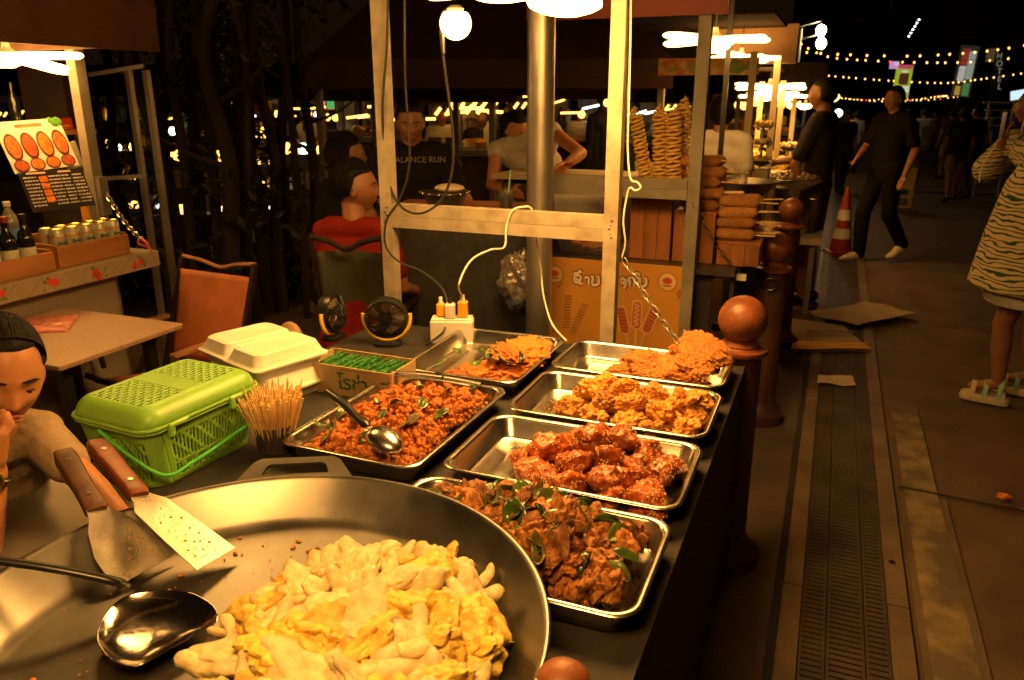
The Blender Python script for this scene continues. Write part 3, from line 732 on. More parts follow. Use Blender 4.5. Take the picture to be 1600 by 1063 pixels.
# wok turner
he, hs, bt = PZ(-25, 873, .975), PZ(180, 912, .915), PZ(238, 985, ZF + .006)
t = thing('wok_turner', 'shiny steel wok turner with wide curved bowl and black handle', 'wok turner', bt)
m = MB(); n1 = bt + (bt - hs).normalized() * -.075 + Vector((0, 0, .016))
q = smooth_path([he, he.lerp(hs, .5) + Vector((0, 0, .006)), hs + Vector((0, 0, .004)), n1], 6); m.tube(q, [.0085] * 10 + [.0085] * (len(q) - 14) + [.0095, .010, .009, .007], 12, True, .75); m.build('handle', mt['black'], t)
m = MB(); m.tube([he - (hs - he).normalized() * .002, he + (hs - he).normalized() * .008], .0105, 14); m.build('end_cap', mt['yellow'], t)
d = bt - hs; d.z = 0; R = frame(d, (0, 0, 1)) @ RX(-2)
m = MB(); rings = []
def outline(s):
    out = []
    for i in range(40):
        a = 2 * pi * i / 40; x = .078 * cos(a); y = .094 * sin(a) + .012
        x *= (1.0 + .20 * sin(a)) if sin(a) > 0 else (1 - .28 * (sin(a) ** 2)); 
        if sin(a) > 0: y = min(y, .082)
        out.append((x * s, (y - .005) * s + .005))
    return out
for s, z in ((1, .019), (.985, .018), (.9, .0125), (.75, .007), (.55, .003), (.3, .0010), (.05, .0004)): rings.append([bt + R @ Vector((x, y, z)) for x, y in outline(s)])
m.loft(rings, False, True); m.build('bowl', M('polished_steel', (.56, .53, .48), .13, 1, .1, 18, .04, 60, rvar=.08), t, 80, [('SOLIDIFY', dict(thickness=.0018, offset=-1))])

# ================================================================ THINGS BEHIND THE PAN
# green basket
def holed(m, P, nu, nv, open_fn):
    """sheet P(u, v) with openings where open_fn(i, j) holds"""
    vs = [P(i / nu, j / nv) for j in range(nv + 1) for i in range(nu + 1)]
    m.add(vs, [(j * (nu + 1) + i, j * (nu + 1) + i + 1, (j + 1) * (nu + 1) + i + 1, (j + 1) * (nu + 1) + i) for j in range(nv) for i in range(nu) if not open_fn(i, j)])
bc = Vector((-1.452, 1.345, TZ)); BR = RZ(-4); bhx, bhy, bh = .128, .175, .195
t = thing('plastic_basket', 'lime green plastic basket with slotted sides and a hinged domed lid', 'basket', bc)
def side_pt(s, z, k=1.0, r=.04):
    hx, hy = bhx * k, bhy * k
    seg = [(2 * (hy - r), lambda q: (hx, -hy + r + q)), (pi / 2 * r, lambda q: (hx - r + r * cos(q / r), hy - r + r * sin(q / r))), (2 * (hx - r), lambda q: (hx - r - q, hy)), (pi / 2 * r, lambda q: (-hx + r - r * sin(q / r), hy - r + r * cos(q / r))),
           (2 * (hy - r), lambda q: (-hx, hy - r - q)), (pi / 2 * r, lambda q: (-hx + r - r * cos(q / r), -hy + r - r * sin(q / r))), (2 * (hx - r), lambda q: (-hx + r + q, -hy)), (pi / 2 * r, lambda q: (hx - r + r * sin(q / r), -hy + r - r * cos(q / r)))]
    tot = sum(a for a, _ in seg); q = (s % 1) * tot
    for a, f in seg:
        if q <= a + 1e-9: x, y = f(q); break
        q -= a
    return bc + BR @ Vector((x, y, z))
nu, nv = 216, 40; zt = .150
def body_open(i, j):
    z = j / nv * zt; u = i / nu
    if z < .012 or z > .118: return False
    zone = (u < .275 or .325 < u < .445 or .515 < u < .785 or .845 < u < .955) and not (u < .012)
    if not zone: return False
    col = i // 2
    if i % 2 == 1: return False
    row = (j + (col % 4) * 3) % 12
    if 42 / 1000 < z < .050: return False
    return row < 9
m = MB(); holed(m, lambda u, v: side_pt(u, v * zt, .86 + .14 * v), nu, nv, body_open)
m.add([side_pt(k / 60, .002, .86) for k in range(60)], [tuple(range(60))])
m.build('basket_body', mt['green'], t, 60, [('SOLIDIFY', dict(thickness=.0025))])
m = MB()
for k in range(2): m.tube([side_pt(i / 120, zt - .003 + .008 * k, 1.02 + .015 * k) for i in range(121)], .0045, 8, False)
m.build('rim', mt['green'], t)
def lid_pt(u, v):
    # u, v in -1..1 over the top, rounded down at the edges
    r = .052; hx, hy = bhx + .006, bhy + .006
    a, b = abs(u), abs(v)
    x, y = u * hx, v * hy; mx = max(0, a * hx - (hx - r)) / r; my = max(0, b * hy - (hy - r)) / r
    q = min(1, math.hypot(mx, my)); 
    if mx > 0 or my > 0:
        qq = math.hypot(mx, my)
        if qq > 1: x = math.copysign(hx - r + mx / qq * r, u) if mx > 0 else x; y = math.copysign(hy - r + my / qq * r, v) if my > 0 else y
    z = (1 - q ** 2.4) ** .6 * .045 if q < 1 else 0
    return bc + BR @ Vector((x, y, zt + .006 + z))
nx, ny = 40, 88
def lid_open(i, j):
    u, v = (i + .5) / nx * 2 - 1, (j + .5) / ny * 2 - 1
    if (abs(u) - 1 / nx) * 1.0 > 1 - .052 / (bhx + .006) and (abs(v) - 1 / ny) > 1 - .052 / (bhy + .006):
        if math.hypot(((abs(u) - 1 / nx) * (bhx + .006) - (bhx + .006 - .052)) / .052, ((abs(v) - 1 / ny) * (bhy + .006) - (bhy + .006 - .052)) / .052) > 1: return True
    if abs(u) > .66 or abs(v) > .80 or abs(v) < .15: return False
    if i % 2: return False
    return (j + (i // 2 % 2) * 3) % 6 < 4
m = MB(); holed(m, lambda a, b: lid_pt(a * 2 - 1, b * 2 - 1), nx, ny, lid_open)
lid = m.build('lid', mt['green'], t, 80, [('SOLIDIFY', dict(thickness=.0025))])
for v in (-.55, .50):
    m = MB(); p = bc + BR @ Vector((bhx + .010, v * bhy, zt + .004)); m.box(p, (.010, .055, .012), BR, .003); m.box(p + BR @ Vector((0, -.02, -.012)), (.010, .016, .03), BR, .003); m.build('latch', mt['green'], t)
m = MB(); hq = [bc + BR @ Vector(p) for p in ((-.02, -bhy - .008, zt - .012), (bhx * .55, -bhy - .012, .10), (bhx + .008, -bhy * .86, .045), (bhx + .012, -bhy * .4, .045), (bhx + .014, bhy * .3, .062), (bhx + .014, bhy * .85, .085), (bhx * .6, bhy + .01, .115), (-.02, bhy + .008, zt - .012))]
m.tube(smooth_path(hq, 8), .0042, 8); m.build('carry_handle', mt['green2'], t)
random.seed(21)
m = MB(); 
pr = [tag(chunk(.022, 300 + i, .4, 1.4, 3, (1.2, .9, .7), .08).build('snack_piece', mt['potato'], None, 1), 'golden snack piece showing through the slots of the green basket', 'snack', 'snack pieces inside the green basket') for i in range(3)]
scatter(pr, [(bc + BR @ Vector((random.uniform(-.085, .085), random.uniform(-.125, .125), .025 + random.choice((0, .03, .055)))), rrot(1), 1) for k in range(40)])
# skewers in a glass
g0 = PZ(432, 702, TZ); gr = .046
t = thing('drinking_glass', 'small dark rimmed glass holding a sheaf of bamboo skewers', 'glass', g0)
m = MB(); m.lathe([(0, .003), (gr, .003), (gr + .006, .075), (gr + .0045, .075), (gr - .002, .006), (0, .006)], g0, 40); m.build('glass_body', M('smoked_glass', (.5, .45, .38), .06, trans=.9, var=0), t)
sk = MB(); sk.cyl((0, 0, 0), (0, 0, .155), .0019, .0019, 7); sk = tag(sk.build('bamboo_skewer', mt['skewer'], None, False), 'thin bamboo skewer standing in the glass by the popcorn chicken', 'skewer', 'bamboo skewers in the glass')
for k in range(190):
    a = k * 2.39996; r = math.sqrt((k + .5) / 190); bx = g0 + Vector((cos(a) * r * .036, sin(a) * r * .036, .007 + random.uniform(0, .004)))
    tp = g0 + Vector((cos(a + random.gauss(0, .12)) * r * .082, sin(a) * r * .082, .145 + random.uniform(-.006, .006))); d = (tp - bx).normalized()
    dup(sk, bx, d.to_track_quat('Z', 'Y').to_euler(), None, (1, 1, random.uniform(.86, 1.0) if k % 9 else 1.08))
bpy.data.objects.remove(sk)
# foam boxes
def foam_box(label, c, rz, sc=1, tilt=0):
    t = thing('foam_food_box', label, 'foam box', c, 'white foam takeaway boxes')
    R = RZ(rz) @ RY(tilt); hx, hy = .078 * sc, .115 * sc
    m = MB(); m.loft(rrings(c, [(hx * .74, hy * .80, .02, .001), (hx * .78, hy * .83, .022, .0), (hx * .93, hy * .95, .025, .032), (hx * 1.04, hy * 1.03, .02, .0335), (hx * 1.04, hy * 1.03, .02, .0365)], R, 8)); m.build('base', mt['foam'], t, 50)
    m = MB(); m.loft(rrings(c, [(hx * 1.05, hy * 1.04, .02, .037), (hx * 1.05, hy * 1.04, .02, .040), (hx * .97, hy * .98, .024, .043), (hx * .93, hy * .95, .026, .048), (hx * .80, hy * .86, .028, .077), (hx * .72, hy * .80, .028, .081), (hx * .66, hy * .75, .026, .0815), (hx * .62, hy * .72, .02, .0795)], R, 8)); m.build('lid', mt['foam'], t, 35)
fc = PZ(455, 618, TZ) + Vector((-.035, .02, 0))
foam_box('white foam takeaway box at the bottom of the pair', fc, -14, 1.12)
foam_box('white foam takeaway box on top of the pair, brightly lit', fc + Vector((-.012, -.012, .080)), -17, 1.10, 1)
fb = fc + Vector((-.16, .045, 0))
foam_box('white foam takeaway box half hidden behind the stacked pair', fb + Vector((0, 0, .0795)), -20, 1.10)
foam_box('lowest white foam takeaway box behind the green basket', fb, -18, 1.10)
# carton of green sachets
cc = (PZ(500, 545, .872) + PZ(640, 568, .872) + PZ(610, 592, .872) + PZ(512, 560, .872)) / 4; cc.z = TZ
cx_ = Vector((.98, -.02, 0)); CR = RZ(-1)
t = thing('sachet_carton', 'open cardboard carton printed with green letters, filled with sachets', 'carton', cc)
hx, hy, h = .150, .072, .092
m = MB()
for p, d in (((0, -hy, h / 2), (2 * hx, .004, h)), ((0, hy, h / 2), (2 * hx, .004, h)), ((-hx, 0, h / 2), (.004, 2 * hy - .005, h)), ((hx, 0, h / 2), (.004, 2 * hy - .005, h)), ((0, 0, .003), (2 * hx - .005, 2 * hy - .005, .004))): m.box(cc + CR @ Vector(p), d, CR)
m.build('carton_body', mt['card'], t, False)
text_mesh('โรช่า', .062, M('carton_green', (.03, .12, .06), .7), 'lettering', t, cc + CR @ Vector((.018, -hy - .0026, .022)), CR @ RX(90), bold=.001)
m = MB()
for k in range(9): m.box(cc + CR @ Vector((-.02 + k * .012, -hy - .003, .083)), (.008, .001, .0022), CR)
m.build('fine_print', mt['handle1'], t, False)
so = MB(); so.loft(rrings((0, 0, 0), [(.032, .002, .001, -.034), (.034, .0045, .003, -.028), (.034, .005, .003, 0), (.034, .0045, .003, .028), (.032, .001, .0008, .034)]));
so = tag(so.build('green_sachet', mt['sachet'], None, 40), 'green foil sachet standing in the open carton', 'sachet', 'green sachets in the carton')
for k in range(26):
    dup(so, cc + CR @ Vector((-.131 + (k % 13) * .0215, -.033 + (k // 13) * .066, .052 + random.uniform(0, .008))), (radians(24), 0, radians(90 - 1 + random.uniform(-5, 5))))
bpy.data.objects.remove(so)
# desk fans
def fan(label, c, yaw_, tilt, R=.075):
    t = thing('desk_fan', label, 'fan', c, 'small black and yellow desk fans')
    hubc = c + Vector((0, 0, .025 + R + .004)); Q = RZ(yaw_) @ RX(-tilt)     # fan looks along local +Y
    m = MB(); m.loft(rrings(c, [(.05, .035, .03, 0), (.05, .035, .03, .012), (.04, .028, .025, .017)], RZ(yaw_), 6)); m.build('base', mt['black'], t)
    m = MB(); pts = [hubc + RZ(yaw_) @ Vector((sin(a) * (R + .010), 0, -cos(a) * (R + .010))) for a in [radians(-100 + 200 * k / 30) for k in range(31)]]
    m.tube(pts, .0085, 10, True, .8); m.build('bracket', mt['yellow'], t)
    m = MB(); mx = Q.to_4x4() if False else Q
    prof = [(R, -.022), (R + .003, -.01), (R + .003, .01), (R, .022), (R - .004, .022), (R - .004, -.022), (R, -.022)]
    m.lathe(prof, hubc, 48, R=Q @ RX(-90)); m.build('shroud', mt['black'], t, 60)
    m = MB(); m.ell(hubc + Q @ Vector((0, .022, 0)), (.024, .007, .024), 24, 12, Q); m.ell(hubc + Q @ Vector((0, -.02, 0)), (.026, .012, .026), 24, 12, Q); m.build('hub', mt['black'], t)
    for y in (.024, -.024):
        m = MB()
        for k in range(36):
            a = 2 * pi * k / 36; b = a + .5
            m.tube([hubc + Q @ Vector((.02 * cos(a), y * 1.1, .02 * sin(a))), hubc + Q @ Vector((R * .6 * cos((a + b) / 2), y * 1.25, R * .6 * sin((a + b) / 2))), hubc + Q @ Vector((R * cos(b), y * .8, R * sin(b)))], .0013, 5)
        m.build('grille', mt['black'], t)
    for k in range(5):
        m = MB(); vs = []
        for i in range(7):
            r = .02 + (R - .028) * i / 6
            for j in range(5):
                a = 2 * pi * k / 5 + (j / 4 - .5) * 1.0 + i * .07; vs.append(hubc + Q @ Vector((r * cos(a), (j / 4 - .5) * .022, r * sin(a))))
        m.add(vs, [(i * 5 + j, i * 5 + j + 1, i * 5 + j + 6, i * 5 + j + 5) for i in range(6) for j in range(4)]); m.build('blade', mt['fanblade'], t, 80, [('SOLIDIFY', dict(thickness=.0015))])
mt['fanblade'] = M('smoky_blade', (.30, .25, .19), .3)
f2 = PZ(604, 548, TZ) + Vector((-.03, .06, 0)); fan('small black desk fan facing the camera in a yellow bracket', f2, 202, 12)
f1 = PZ(520, 545, TZ) + Vector((-.07, .11, 0)); fan('small black desk fan seen side on behind the sachet carton', f1, 95, 5, .07)
m = MB(); bl = PD(455, 535, 2.55); m.ell(bl, (.05, .03, .07), 20, 14); tag(m.build('round_lid', M('tan_plastic_lid', (.22, .13, .07), .5), None), 'round tan plastic lid standing behind the foam boxes', 'plate')  # a loose round lid, stood on edge
# power socket with chargers
pb = PZ(690, 545, TZ) + Vector((.0, .09, 0)); PRo = RZ(20)
t = thing('power_strip', 'white multi socket power box with chargers plugged in its top', 'power strip', pb)
m = MB(); m.box(pb + Vector((0, 0, .045)), (.155, .075, .088), PRo, .006); m.build('housing', mt['white'], t)
m = MB(); m.box(pb + Vector((0, 0, .0915)), (.148, .068, .004), PRo, .002); m.build('socket_panel', mt['white'], t)
top = .0945
def charger(label, dx, dy, mat, sz):
    p = pb + PRo @ Vector((dx, dy, top)); t = thing('phone_charger', label, 'charger', p, 'phone chargers in the power strip')
    m = MB(); m.box(p + Vector((0, 0, sz[2] / 2)), sz, PRo, .005); m.build('charger_body', mat, t)
    m = MB(); m.cyl(p + Vector((0, 0, sz[2])), p + Vector((0, 0, sz[2] + .022)), .008, .006, 12); m.build('plug', mt['white'] if mat is not mt['white'] else mt['black'], t)
    return p + Vector((0, 0, sz[2] + .022))
charger('orange charger nearest the steel pole, white cable rising from it', .040, .004, mt['orangep'], (.036, .036, .060))
charger('white charger in the middle of the power strip', -.005, -.012, mt['white'], (.036, .036, .055))
charger('orange charger partly hidden behind the white charger', -.042, .010, mt['orangep'], (.03, .03, .050))
# ================================================================ STALL FRAME OVER THE FOOD TABLE
YF = 2.68
pr_ = PY(957, 345, YF); pl_ = PY(608, 330, YF); xr, xl = pr_.x, pl_.x; zb = PY(957, 357, YF).z
t = thing('market_stall', 'worn white painted metal stall frame with a double crossbeam behind the trays', 'stall', ((xr + xl) / 2, YF, 0))
for x in (xl, xr):
    m = MB(); m.bar((x, YF, 0), (x, YF, 2.42), .05); m.build('post', mt['paint'], t, False)
    m = MB()
    for z in (-.03, 0, .03, .012, -.018): m.cyl((x + random.uniform(-.012, .012), YF - .0245, zb + z), (x + .0, YF - .0262, zb + z), .0022, n=8)
    m.build('screws', mt['black'], t, False)
for dz in (.0225, -.0235):
    m = MB(); m.bar((xl + .0255, YF, zb + dz), (xr - .0255, YF, zb + dz), .045, .045); m.build('crossbeam', mt['paint'], t, False)
for y in (YF, .35):
    m = MB(); m.bar((xl + .026, y, 2.445), (-.20, y, 2.445), .04); m.build('roof_rail', mt['paint2'], t, False)
for x in (-.2, -1.65):
    m = MB(); m.bar((x, .33, 2.40), (x, 2.66, 2.40), .04); m.build('roof_rail', mt['paint2'], t, False)
m = MB(); m.box((-.95, 1.5, 2.50), (1.9, 2.7, .012)); m.build('roof', mt['darkroof'], t, False)
# round steel pole
p = PY(843, 345, 3.25)
t = thing('steel_pole', 'thick round galvanised steel pole standing behind the crossbeam', 'pole', (p.x, 3.25, 0))
m = MB(); m.cyl((p.x, 3.25, 0), (p.x, 3.25, 4.2), .058, n=40); m.build('shaft', mt['galv'], t)
m = MB(); m.lathe([(.13, 0), (.13, .012), (.06, .02)], (p.x, 3.25, 0), 24); m.build('base_plate', mt['galv'], t)
POLE = p
# lamps
def petal(L, W, th=.03):
    m = MB(); h = [(W * .5 * f, L / 2 * g, W * .49 * f, z) for f, g, z in ((.55, .86, 0), (.82, .95, .006), (1, 1, .014), (1, 1, .019), (.85, .96, .026), (.6, .88, .03))]
    m.loft(rrings((0, L / 2 + .04, 0), h, None, 7)); return m
def led_lamp(label, c, R, n=6, tilt=8, rot=0, cord=.5, mat='lamp_far', group='flower shaped LED lamps'):
    t = thing('led_lamp', label, 'lamp', (0, 0, 0), group)
    m = MB(); m.lathe([(0, -.03), (.04, -.028), (.048, -.01), (.045, .03), (.02, .05), (.014, .08), (0, .08)], n=28); m.build('hub', mt['lamp_body'], t)
    m = MB(); m.ell((0, 0, -.030), (.038, .038, .012), 24, 10); m.build('centre_light', mt[mat], t)
    for k in range(n):
        o = petal(R - .045, R * .58); o.v = [tuple(RZ(rot + 360 * k / n) @ RX(-tilt + 6 * (k % 3 - 1)) @ Vector(p)) for p in o.v]; o.build('petal', mt[mat], t)
    m = MB(); m.tube([(0, 0, .08), (.004, 0, .08 + cord * .5), (0, 0, .08 + cord)], .004, 8); m.build('cord', mt['cable'], t)
    t.location = c; return t
mt['lamp_body'] = M('lamp_housing', (.6, .58, .52), .4)
led_lamp('big flower shaped LED lamp hanging over the food trays', PY(872, -19, 2.15), .38, 9, 1, 14, .45, 'lamp')
led_lamp('flower shaped LED lamp hanging above the green basket', PD(255, -85, 2.5), .30, 6, 5, 20, .35)
led_lamp('flower shaped LED lamp at the near end of the food table', Vector((-.42, .30, 2.16)), .32, 7, 3, 8, .24, 'lamp')
# globe lamp on a bent cable
gb = PY(712, 37, 2.70)
t = thing('globe_lamp', 'round glowing globe bulb hanging on a black cable by the crossbeam', 'lamp', gb)
m = MB(); m.ell(gb, (.056, .056, .056), 32, 18, fn=lambda p, d: Vector((p.x, p.y, min(p.z, .036)))); m.build('globe', mt['bulb'], t)
m = MB(); m.lathe([(.0, .036), (.03, .037), (.03, .05), (.018, .06), (0, .062)], gb, 20); m.build('cap', mt['lamp_body'], t)
q = [gb + Vector((0, 0, .06)), PY(692, 20, 2.70), PY(688, 45, 2.71), PY(692, 85, 2.72)] + [PY(u, v, 2.66) for u, v in ((702, 160), (708, 220), (706, 270), (690, 312), (660, 333), (630, 325), (609, 290), (600, 220))]
q += [PY(u, v, 2.645) for u, v in ((598, 160), (604, 80), (606, 0), (607, -60))]
m = MB(); m.tube(smooth_path(q, 6), .0052, 8); m.build('cable', mt['cable'], t)
m = MB(); m.cyl(PY(691, 55, 2.72), PY(693, 84, 2.72), .010, .008, 12); m.build('joint', mt['darksteel'], t)
# other cables
def cable(label, pts, r, mat, name='cable'):
    m = MB(); m.tube(smooth_path(pts, 7), r, 8); return tag(m.build(name, mat), label, 'cable')
cable('black cable looped round the left post and running down to the power strip', [PY(u, v, 2.64) for u, v in ((632, -20), (633, 120), (640, 250), (625, 310), (604, 345), (603, 385))] + [PY(625, 410, 2.62), PY(660, 425, 2.6), PY(690, 450, 2.55), PY(700, 478, 2.5), PY(697, 500, 2.45), pb + PRo @ Vector((-.03, -.05, .05)), pb + PRo @ Vector((-.09, -.06, .005))], .0042, mt['cable'])
cable('white charging cable rising from the orange charger over the crossbeam', [pb + PRo @ Vector((.040, .004, top + .075)), PY(717, 445, 2.36), PY(735, 408, 2.45), PY(765, 391, 2.52), PY(788, 386, 2.60), PY(791, 355, 2.64), PY(800, 330, 2.65), PY(815, 324, 2.665), Vector((PY(828, 331, 2.68).x, 2.70, zb + .047)), Vector((PY(832, 345, 2.68).x, 2.715, zb - .05)), PY(845, 420, 2.75), PY(849, 460, 2.72), PY(862, 505, 2.6), PY(885, 533, 2.50)], .0035, mt['wcable'])
cable('white cable with a loop hanging beside the right post', [PY(u, v, YF + dy) for u, v, dy in ((986, -30, -.01), (985, 60, -.01), (983, 150, -.01), (981, 230, -.01), (985, 278, -.01), (996, 285, -.015), (1001, 293, -.02), (993, 298, -.02), (984, 294, -.015), (979, 310, -.01), (974, 345, -.01), (977, 380, -.01), (972, 402, -.01))], .0032, mt['wcable'])
def chain(label, a, b, sag, mat, L=.036, r=.0022):
    a, b = Vector(a), Vector(b); n = max(3, int((b - a).length / (L * .82))); m = MB(); P = [a.lerp(b, i / n) + Vector((0, 0, -sag * 4 * (i / n) * (1 - i / n))) for i in range(n + 1)]
    for i in range(n):
        d = (P[i + 1] - P[i]).normalized(); X, Y = _perp(d); s = X if i % 2 else Y; c = (P[i] + P[i + 1]) / 2
        ring = [c + d * (cos(k) * L * .32 + math.copysign(L * .18, cos(k))) + s * sin(k) * L * .24 for k in [2 * pi * j / 14 + .01 for j in range(15)]]
        m.tube(ring, r, 6, False)
    return tag(m.build('chain', mat), label, 'chain')
chain('thin steel chain slanting from the right post down to the bollard', PY(973, 403, YF), PY(1100, 585, 2.62), .02, mt['galv'])

# ================================================================ LEFT STALL: counter, menu, bottles
CX = -3.1; CZ = .9
t = thing('market_counter', 'white stall counter covered by a floral oilcloth at the edge', 'counter', (-3.5, 1.9, 0), None)
m = MB(); m.box((-3.62, 1.5, CZ - .03), (.98, 2.9, .06)); top_o = m.build('countertop', mt['paint'], t, False)
m = MB(); m.box((-3.64, 1.35, .435), (.80, 2.85, .81)); m.build('cabinet', M('cabinet_white', (.25, .215, .165), .6, 0, .1, 3, .05, 30), t, False)
oil = M('oilcloth', (.30, .25, .19), .3, 0, .05, 20)
m = MB(); m.box((-3.62, 1.5, CZ + .0025), (.985, 2.905, .003)); m.box((-3.1265, 1.5, CZ - .035), (.004, 2.905, .075)); m.box((-3.62, 2.9535, CZ - .035), (.98, .004, .075)); m.build('oilcloth', oil, t, False)
m = MB(); mg = MB(); ml = MB()
y = .9
while y < 2.95:
    for k in range(3):
        s = random.uniform(.011, .02); m.lathe([(s, 0), (0, .0012)], (-3.1243, y + random.uniform(-.03, .03), CZ - .035 + random.uniform(-.018, .018)), 9, R=RY(90))
    for k in range(4):
        s = random.uniform(.006, .011); mg.lathe([(s, 0), (0, .001)], (-3.1244, y + random.uniform(-.06, .06), CZ - .035 + random.uniform(-.025, .025)), 6, R=RY(90))
    y += .24
y = .8
while y < 2.95:
    for a, b in (((0, -.065), (.06, .0)), ((.06, 0), (.12, -.065))): ml.bar((-3.1241, y + a[0], CZ + a[1]), (-3.1241, y + b[0], CZ + b[1]), .0035, .001, (1, 0, 0))
    y += .12
m.build('flower_print', M('flower_red', (.55, .04, .03), .4, var=.4), t, False); mg.build('leaf_print', M('flower_green', (.06, .16, .05), .4, var=.3), t, False); ml.build('lattice_print', M('print_brown', (.28, .20, .12), .5), t, False)
# post
lp = PD(150, 300, 4.1)
px, py = lp.x, lp.y
t = thing('stall_post', 'pale square metal post at the end of the left stall', 'post', (px, py, 0))
m = MB(); m.bar((px, py, 0), (px, py, 2.5), .058); m.build('shaft', mt['paint2'], t, False)
m = MB(); m.bar((px + .05, py, 1.05), (px + .05, py, 1.25), .03, .05); m.build('bracket', mt['galv'], t, False)
chain('steel chain from the left stall post to the counter corner', PD(165, 300, 4.05), PD(222, 374, 3.75), .03, mt['steel'], .045, .003)
m = MB(); m.tube(smooth_path([PD(222, 374, 3.75) + Vector(p) for p in ((0, 0, 0), (.03, 0, -.02), (.0, .02, -.04), (-.03, 0, -.02), (0, 0, 0), (.04, .01, -.06))], 5), .006, 6); tag(m.build('knotted_ribbon', M('pink_ribbon', (.6, .12, .12), .6)), 'pink ribbon knotted at the counter corner under the chain', 'ribbon')
# crates on the counter
def crate(label, a, b, h, th=.012, depth=.2, rz=0, slats=1):
    """front bottom edge from a to b (along the counter), reaching depth back"""
    a, b = Vector(a), Vector(b); d = (b - a).normalized(); n = Vector((-d.y, d.x, 0)); L = (b - a).length; up = Vector((0, 0, 1))
    if n.x > 0: n = -n
    t = thing('wooden_crate', label, 'crate', (a + b) / 2 + n * depth / 2, 'wooden crates on the left counter')
    R = Matrix((d, n, d.cross(n) if d.cross(n).z > 0 else -d.cross(n))).transposed(); o = a
    def bx(name, c, s):
        m = MB(); m.box(o + R @ Vector(c), s, R, .002); m.build(name, mt['crate'], t)
    bx('front_board', (L / 2, th / 2, h / 2), (L, th, h)); bx('back_board', (L / 2, depth - th / 2, h / 2 + .02), (L, th, h + .04))
    for x in (th / 2, L - th / 2): bx('end_board', (x, depth / 2, h / 2 + .005), (th, depth - 2 * th - .001, h + .01))
    bx('bottom_board', (L / 2, depth / 2, .006), (L - 2 * th - .001, depth - 2 * th - .001, .01))
    return o, R, L
ca = PZ(93, 412, CZ + .004); cb = PZ(203, 382, CZ + .004)
xc = -3.19
ca = Vector((xc, PX(93, 412, xc).y, CZ + .005)); cb = Vector((xc, PX(203, 385, xc).y, CZ + .005))
o, R, L = crate('wooden crate holding pale drink cans, nearest the post', ca, cb, .095, depth=.22)
def can(label, p):
    t = thing('drink_can', label, 'can', p, 'drink cans in the crate')
    m = MB(); m.lathe([(0, 0), (.026, 0), (.031, .008), (.031, .11), (.027, .118)], p, 24); m.build('can_body', mt['canlabel'], t)
    m = MB(); m.lathe([(.027, .118), (.0275, .121), (.024, .118), (0, .118)], p, 24); m.build('lid', mt['gold'], t)
    for z in (.030, .082):
        m = MB(); m.lathe([(.0312, z), (.0312, z + .007)], p, 24); m.build('orange_band', mt['canband'], t)
    return t
mt['canlabel'] = M('can_print', (.45, .46, .36), .35, .3, .25, 60); mt['gold'] = M('gold_can_top', (.75, .5, .15), .25, 1); mt['canband'] = M('can_orange', (.6, .2, .03), .4)
n = int(L / .068); c0 = None
for i in range(n):
    for k in range(2):
        p = o + R @ Vector((.046 + i * (L - .092) / max(1, n - 1), .046 + k * .066, .013 + .035))
        cn = can('pale drink can with gold top standing in the wooden crate', p) if c0 is None else dup(c0, p)
        c0 = c0 or cn
        if k == 0:
            text_mesh('Beer', .026, mt['herb3'] if 'canink' not in mt else mt['canink'], 'lettering', None, (0, 0, 0), RZ(0)) if False else None
mt['canink'] = M('can_ink', (.04, .08, .05), .5)
# the writing across the front row, wrapped per can
for cn in [k for k in bpy.data.objects if k.name.startswith('drink_can')][::2]:
    p = cn.location; nx_ = (R @ Vector((0, -1, 0))); RR = Matrix((R @ Vector((1, 0, 0)) * (1 if nx_.x > 0 else 1), Vector((0, 0, 1)), nx_)).transposed()
    if RR.determinant() < 0: RR = Matrix((-(R @ Vector((1, 0, 0))), Vector((0, 0, 1)), nx_)).transposed()
    tx = text_mesh('Beer', .024, mt['canink'], 'lettering', None, p + nx_ * .0318 + Vector((0, 0, .052)), RR)
    tx.parent = cn; tx.matrix_parent_inverse = Matrix.Translation(-cn.location)
    if cn.name != 'drink_can': pass
da = Vector((xc + .02, PX(-60, 458, xc + .02).y, CZ + .005)); db = Vector((xc + .02, PX(88, 420, xc + .02).y, CZ + .005))
o2, R2, L2 = crate('wooden crate holding dark sauce bottles at the picture edge', da, db, .085, depth=.2)
def sauce(label, p, capc):
    t = thing('sauce_bottle', label, 'bottle', p, 'sauce bottles in the crate')
    m = MB(); m.lathe([(0, 0), (.032, 0), (.034, .006), (.034, .135), (.028, .16), (.014, .185), (.013, .225), (0, .225)], p, 24); m.build('glass', mt['sauce'], t)
    m = MB(); m.lathe([(.0155, .222), (.0155, .246), (0, .248)], p, 18); m.build('cap', capc, t)
    m = MB(); m.lathe([(.0345, .03), (.0345, .105)], p, 24); m.build('label', mt['bottlelabel'], t)
    m = MB()
    for k in range(5):
        a = radians(-20 + 9 * k + math.degrees(math.atan2(-p.y, -p.x))); m.box(p + Vector((.0348 * cos(a), .0348 * sin(a), .05 + .008 * (k % 3))), (.001, .004, .004), RZ(math.degrees(a)))
    m.build('label_print', mt['flowerink'], t, False)
mt['sauce'] = M('dark_sauce_glass', (.012, .014, .006), .1); mt['bottlelabel'] = M('pale_label', (.55, .55, .42), .5); mt['flowerink'] = M('label_ink', (.3, .08, .03), .5)
for i in range(6):
    p = o2 + R2 @ Vector((L2 - .075 - i * .082, .06, .012))
    sauce(['dark sauce bottle with black cap, nearest the drink cans', 'dark sauce bottle with red cap, second from the drink cans', 'dark sauce bottle with black cap, third from the drink cans', 'dark sauce bottle with brown cap at the picture edge', 'dark sauce bottle with black cap near the crate end', 'dark sauce bottle with red cap at the crate end'][i], p, [mt['black'], mt['cone'], mt['black'], mt['handle2'], mt['black'], mt['cone']][i])
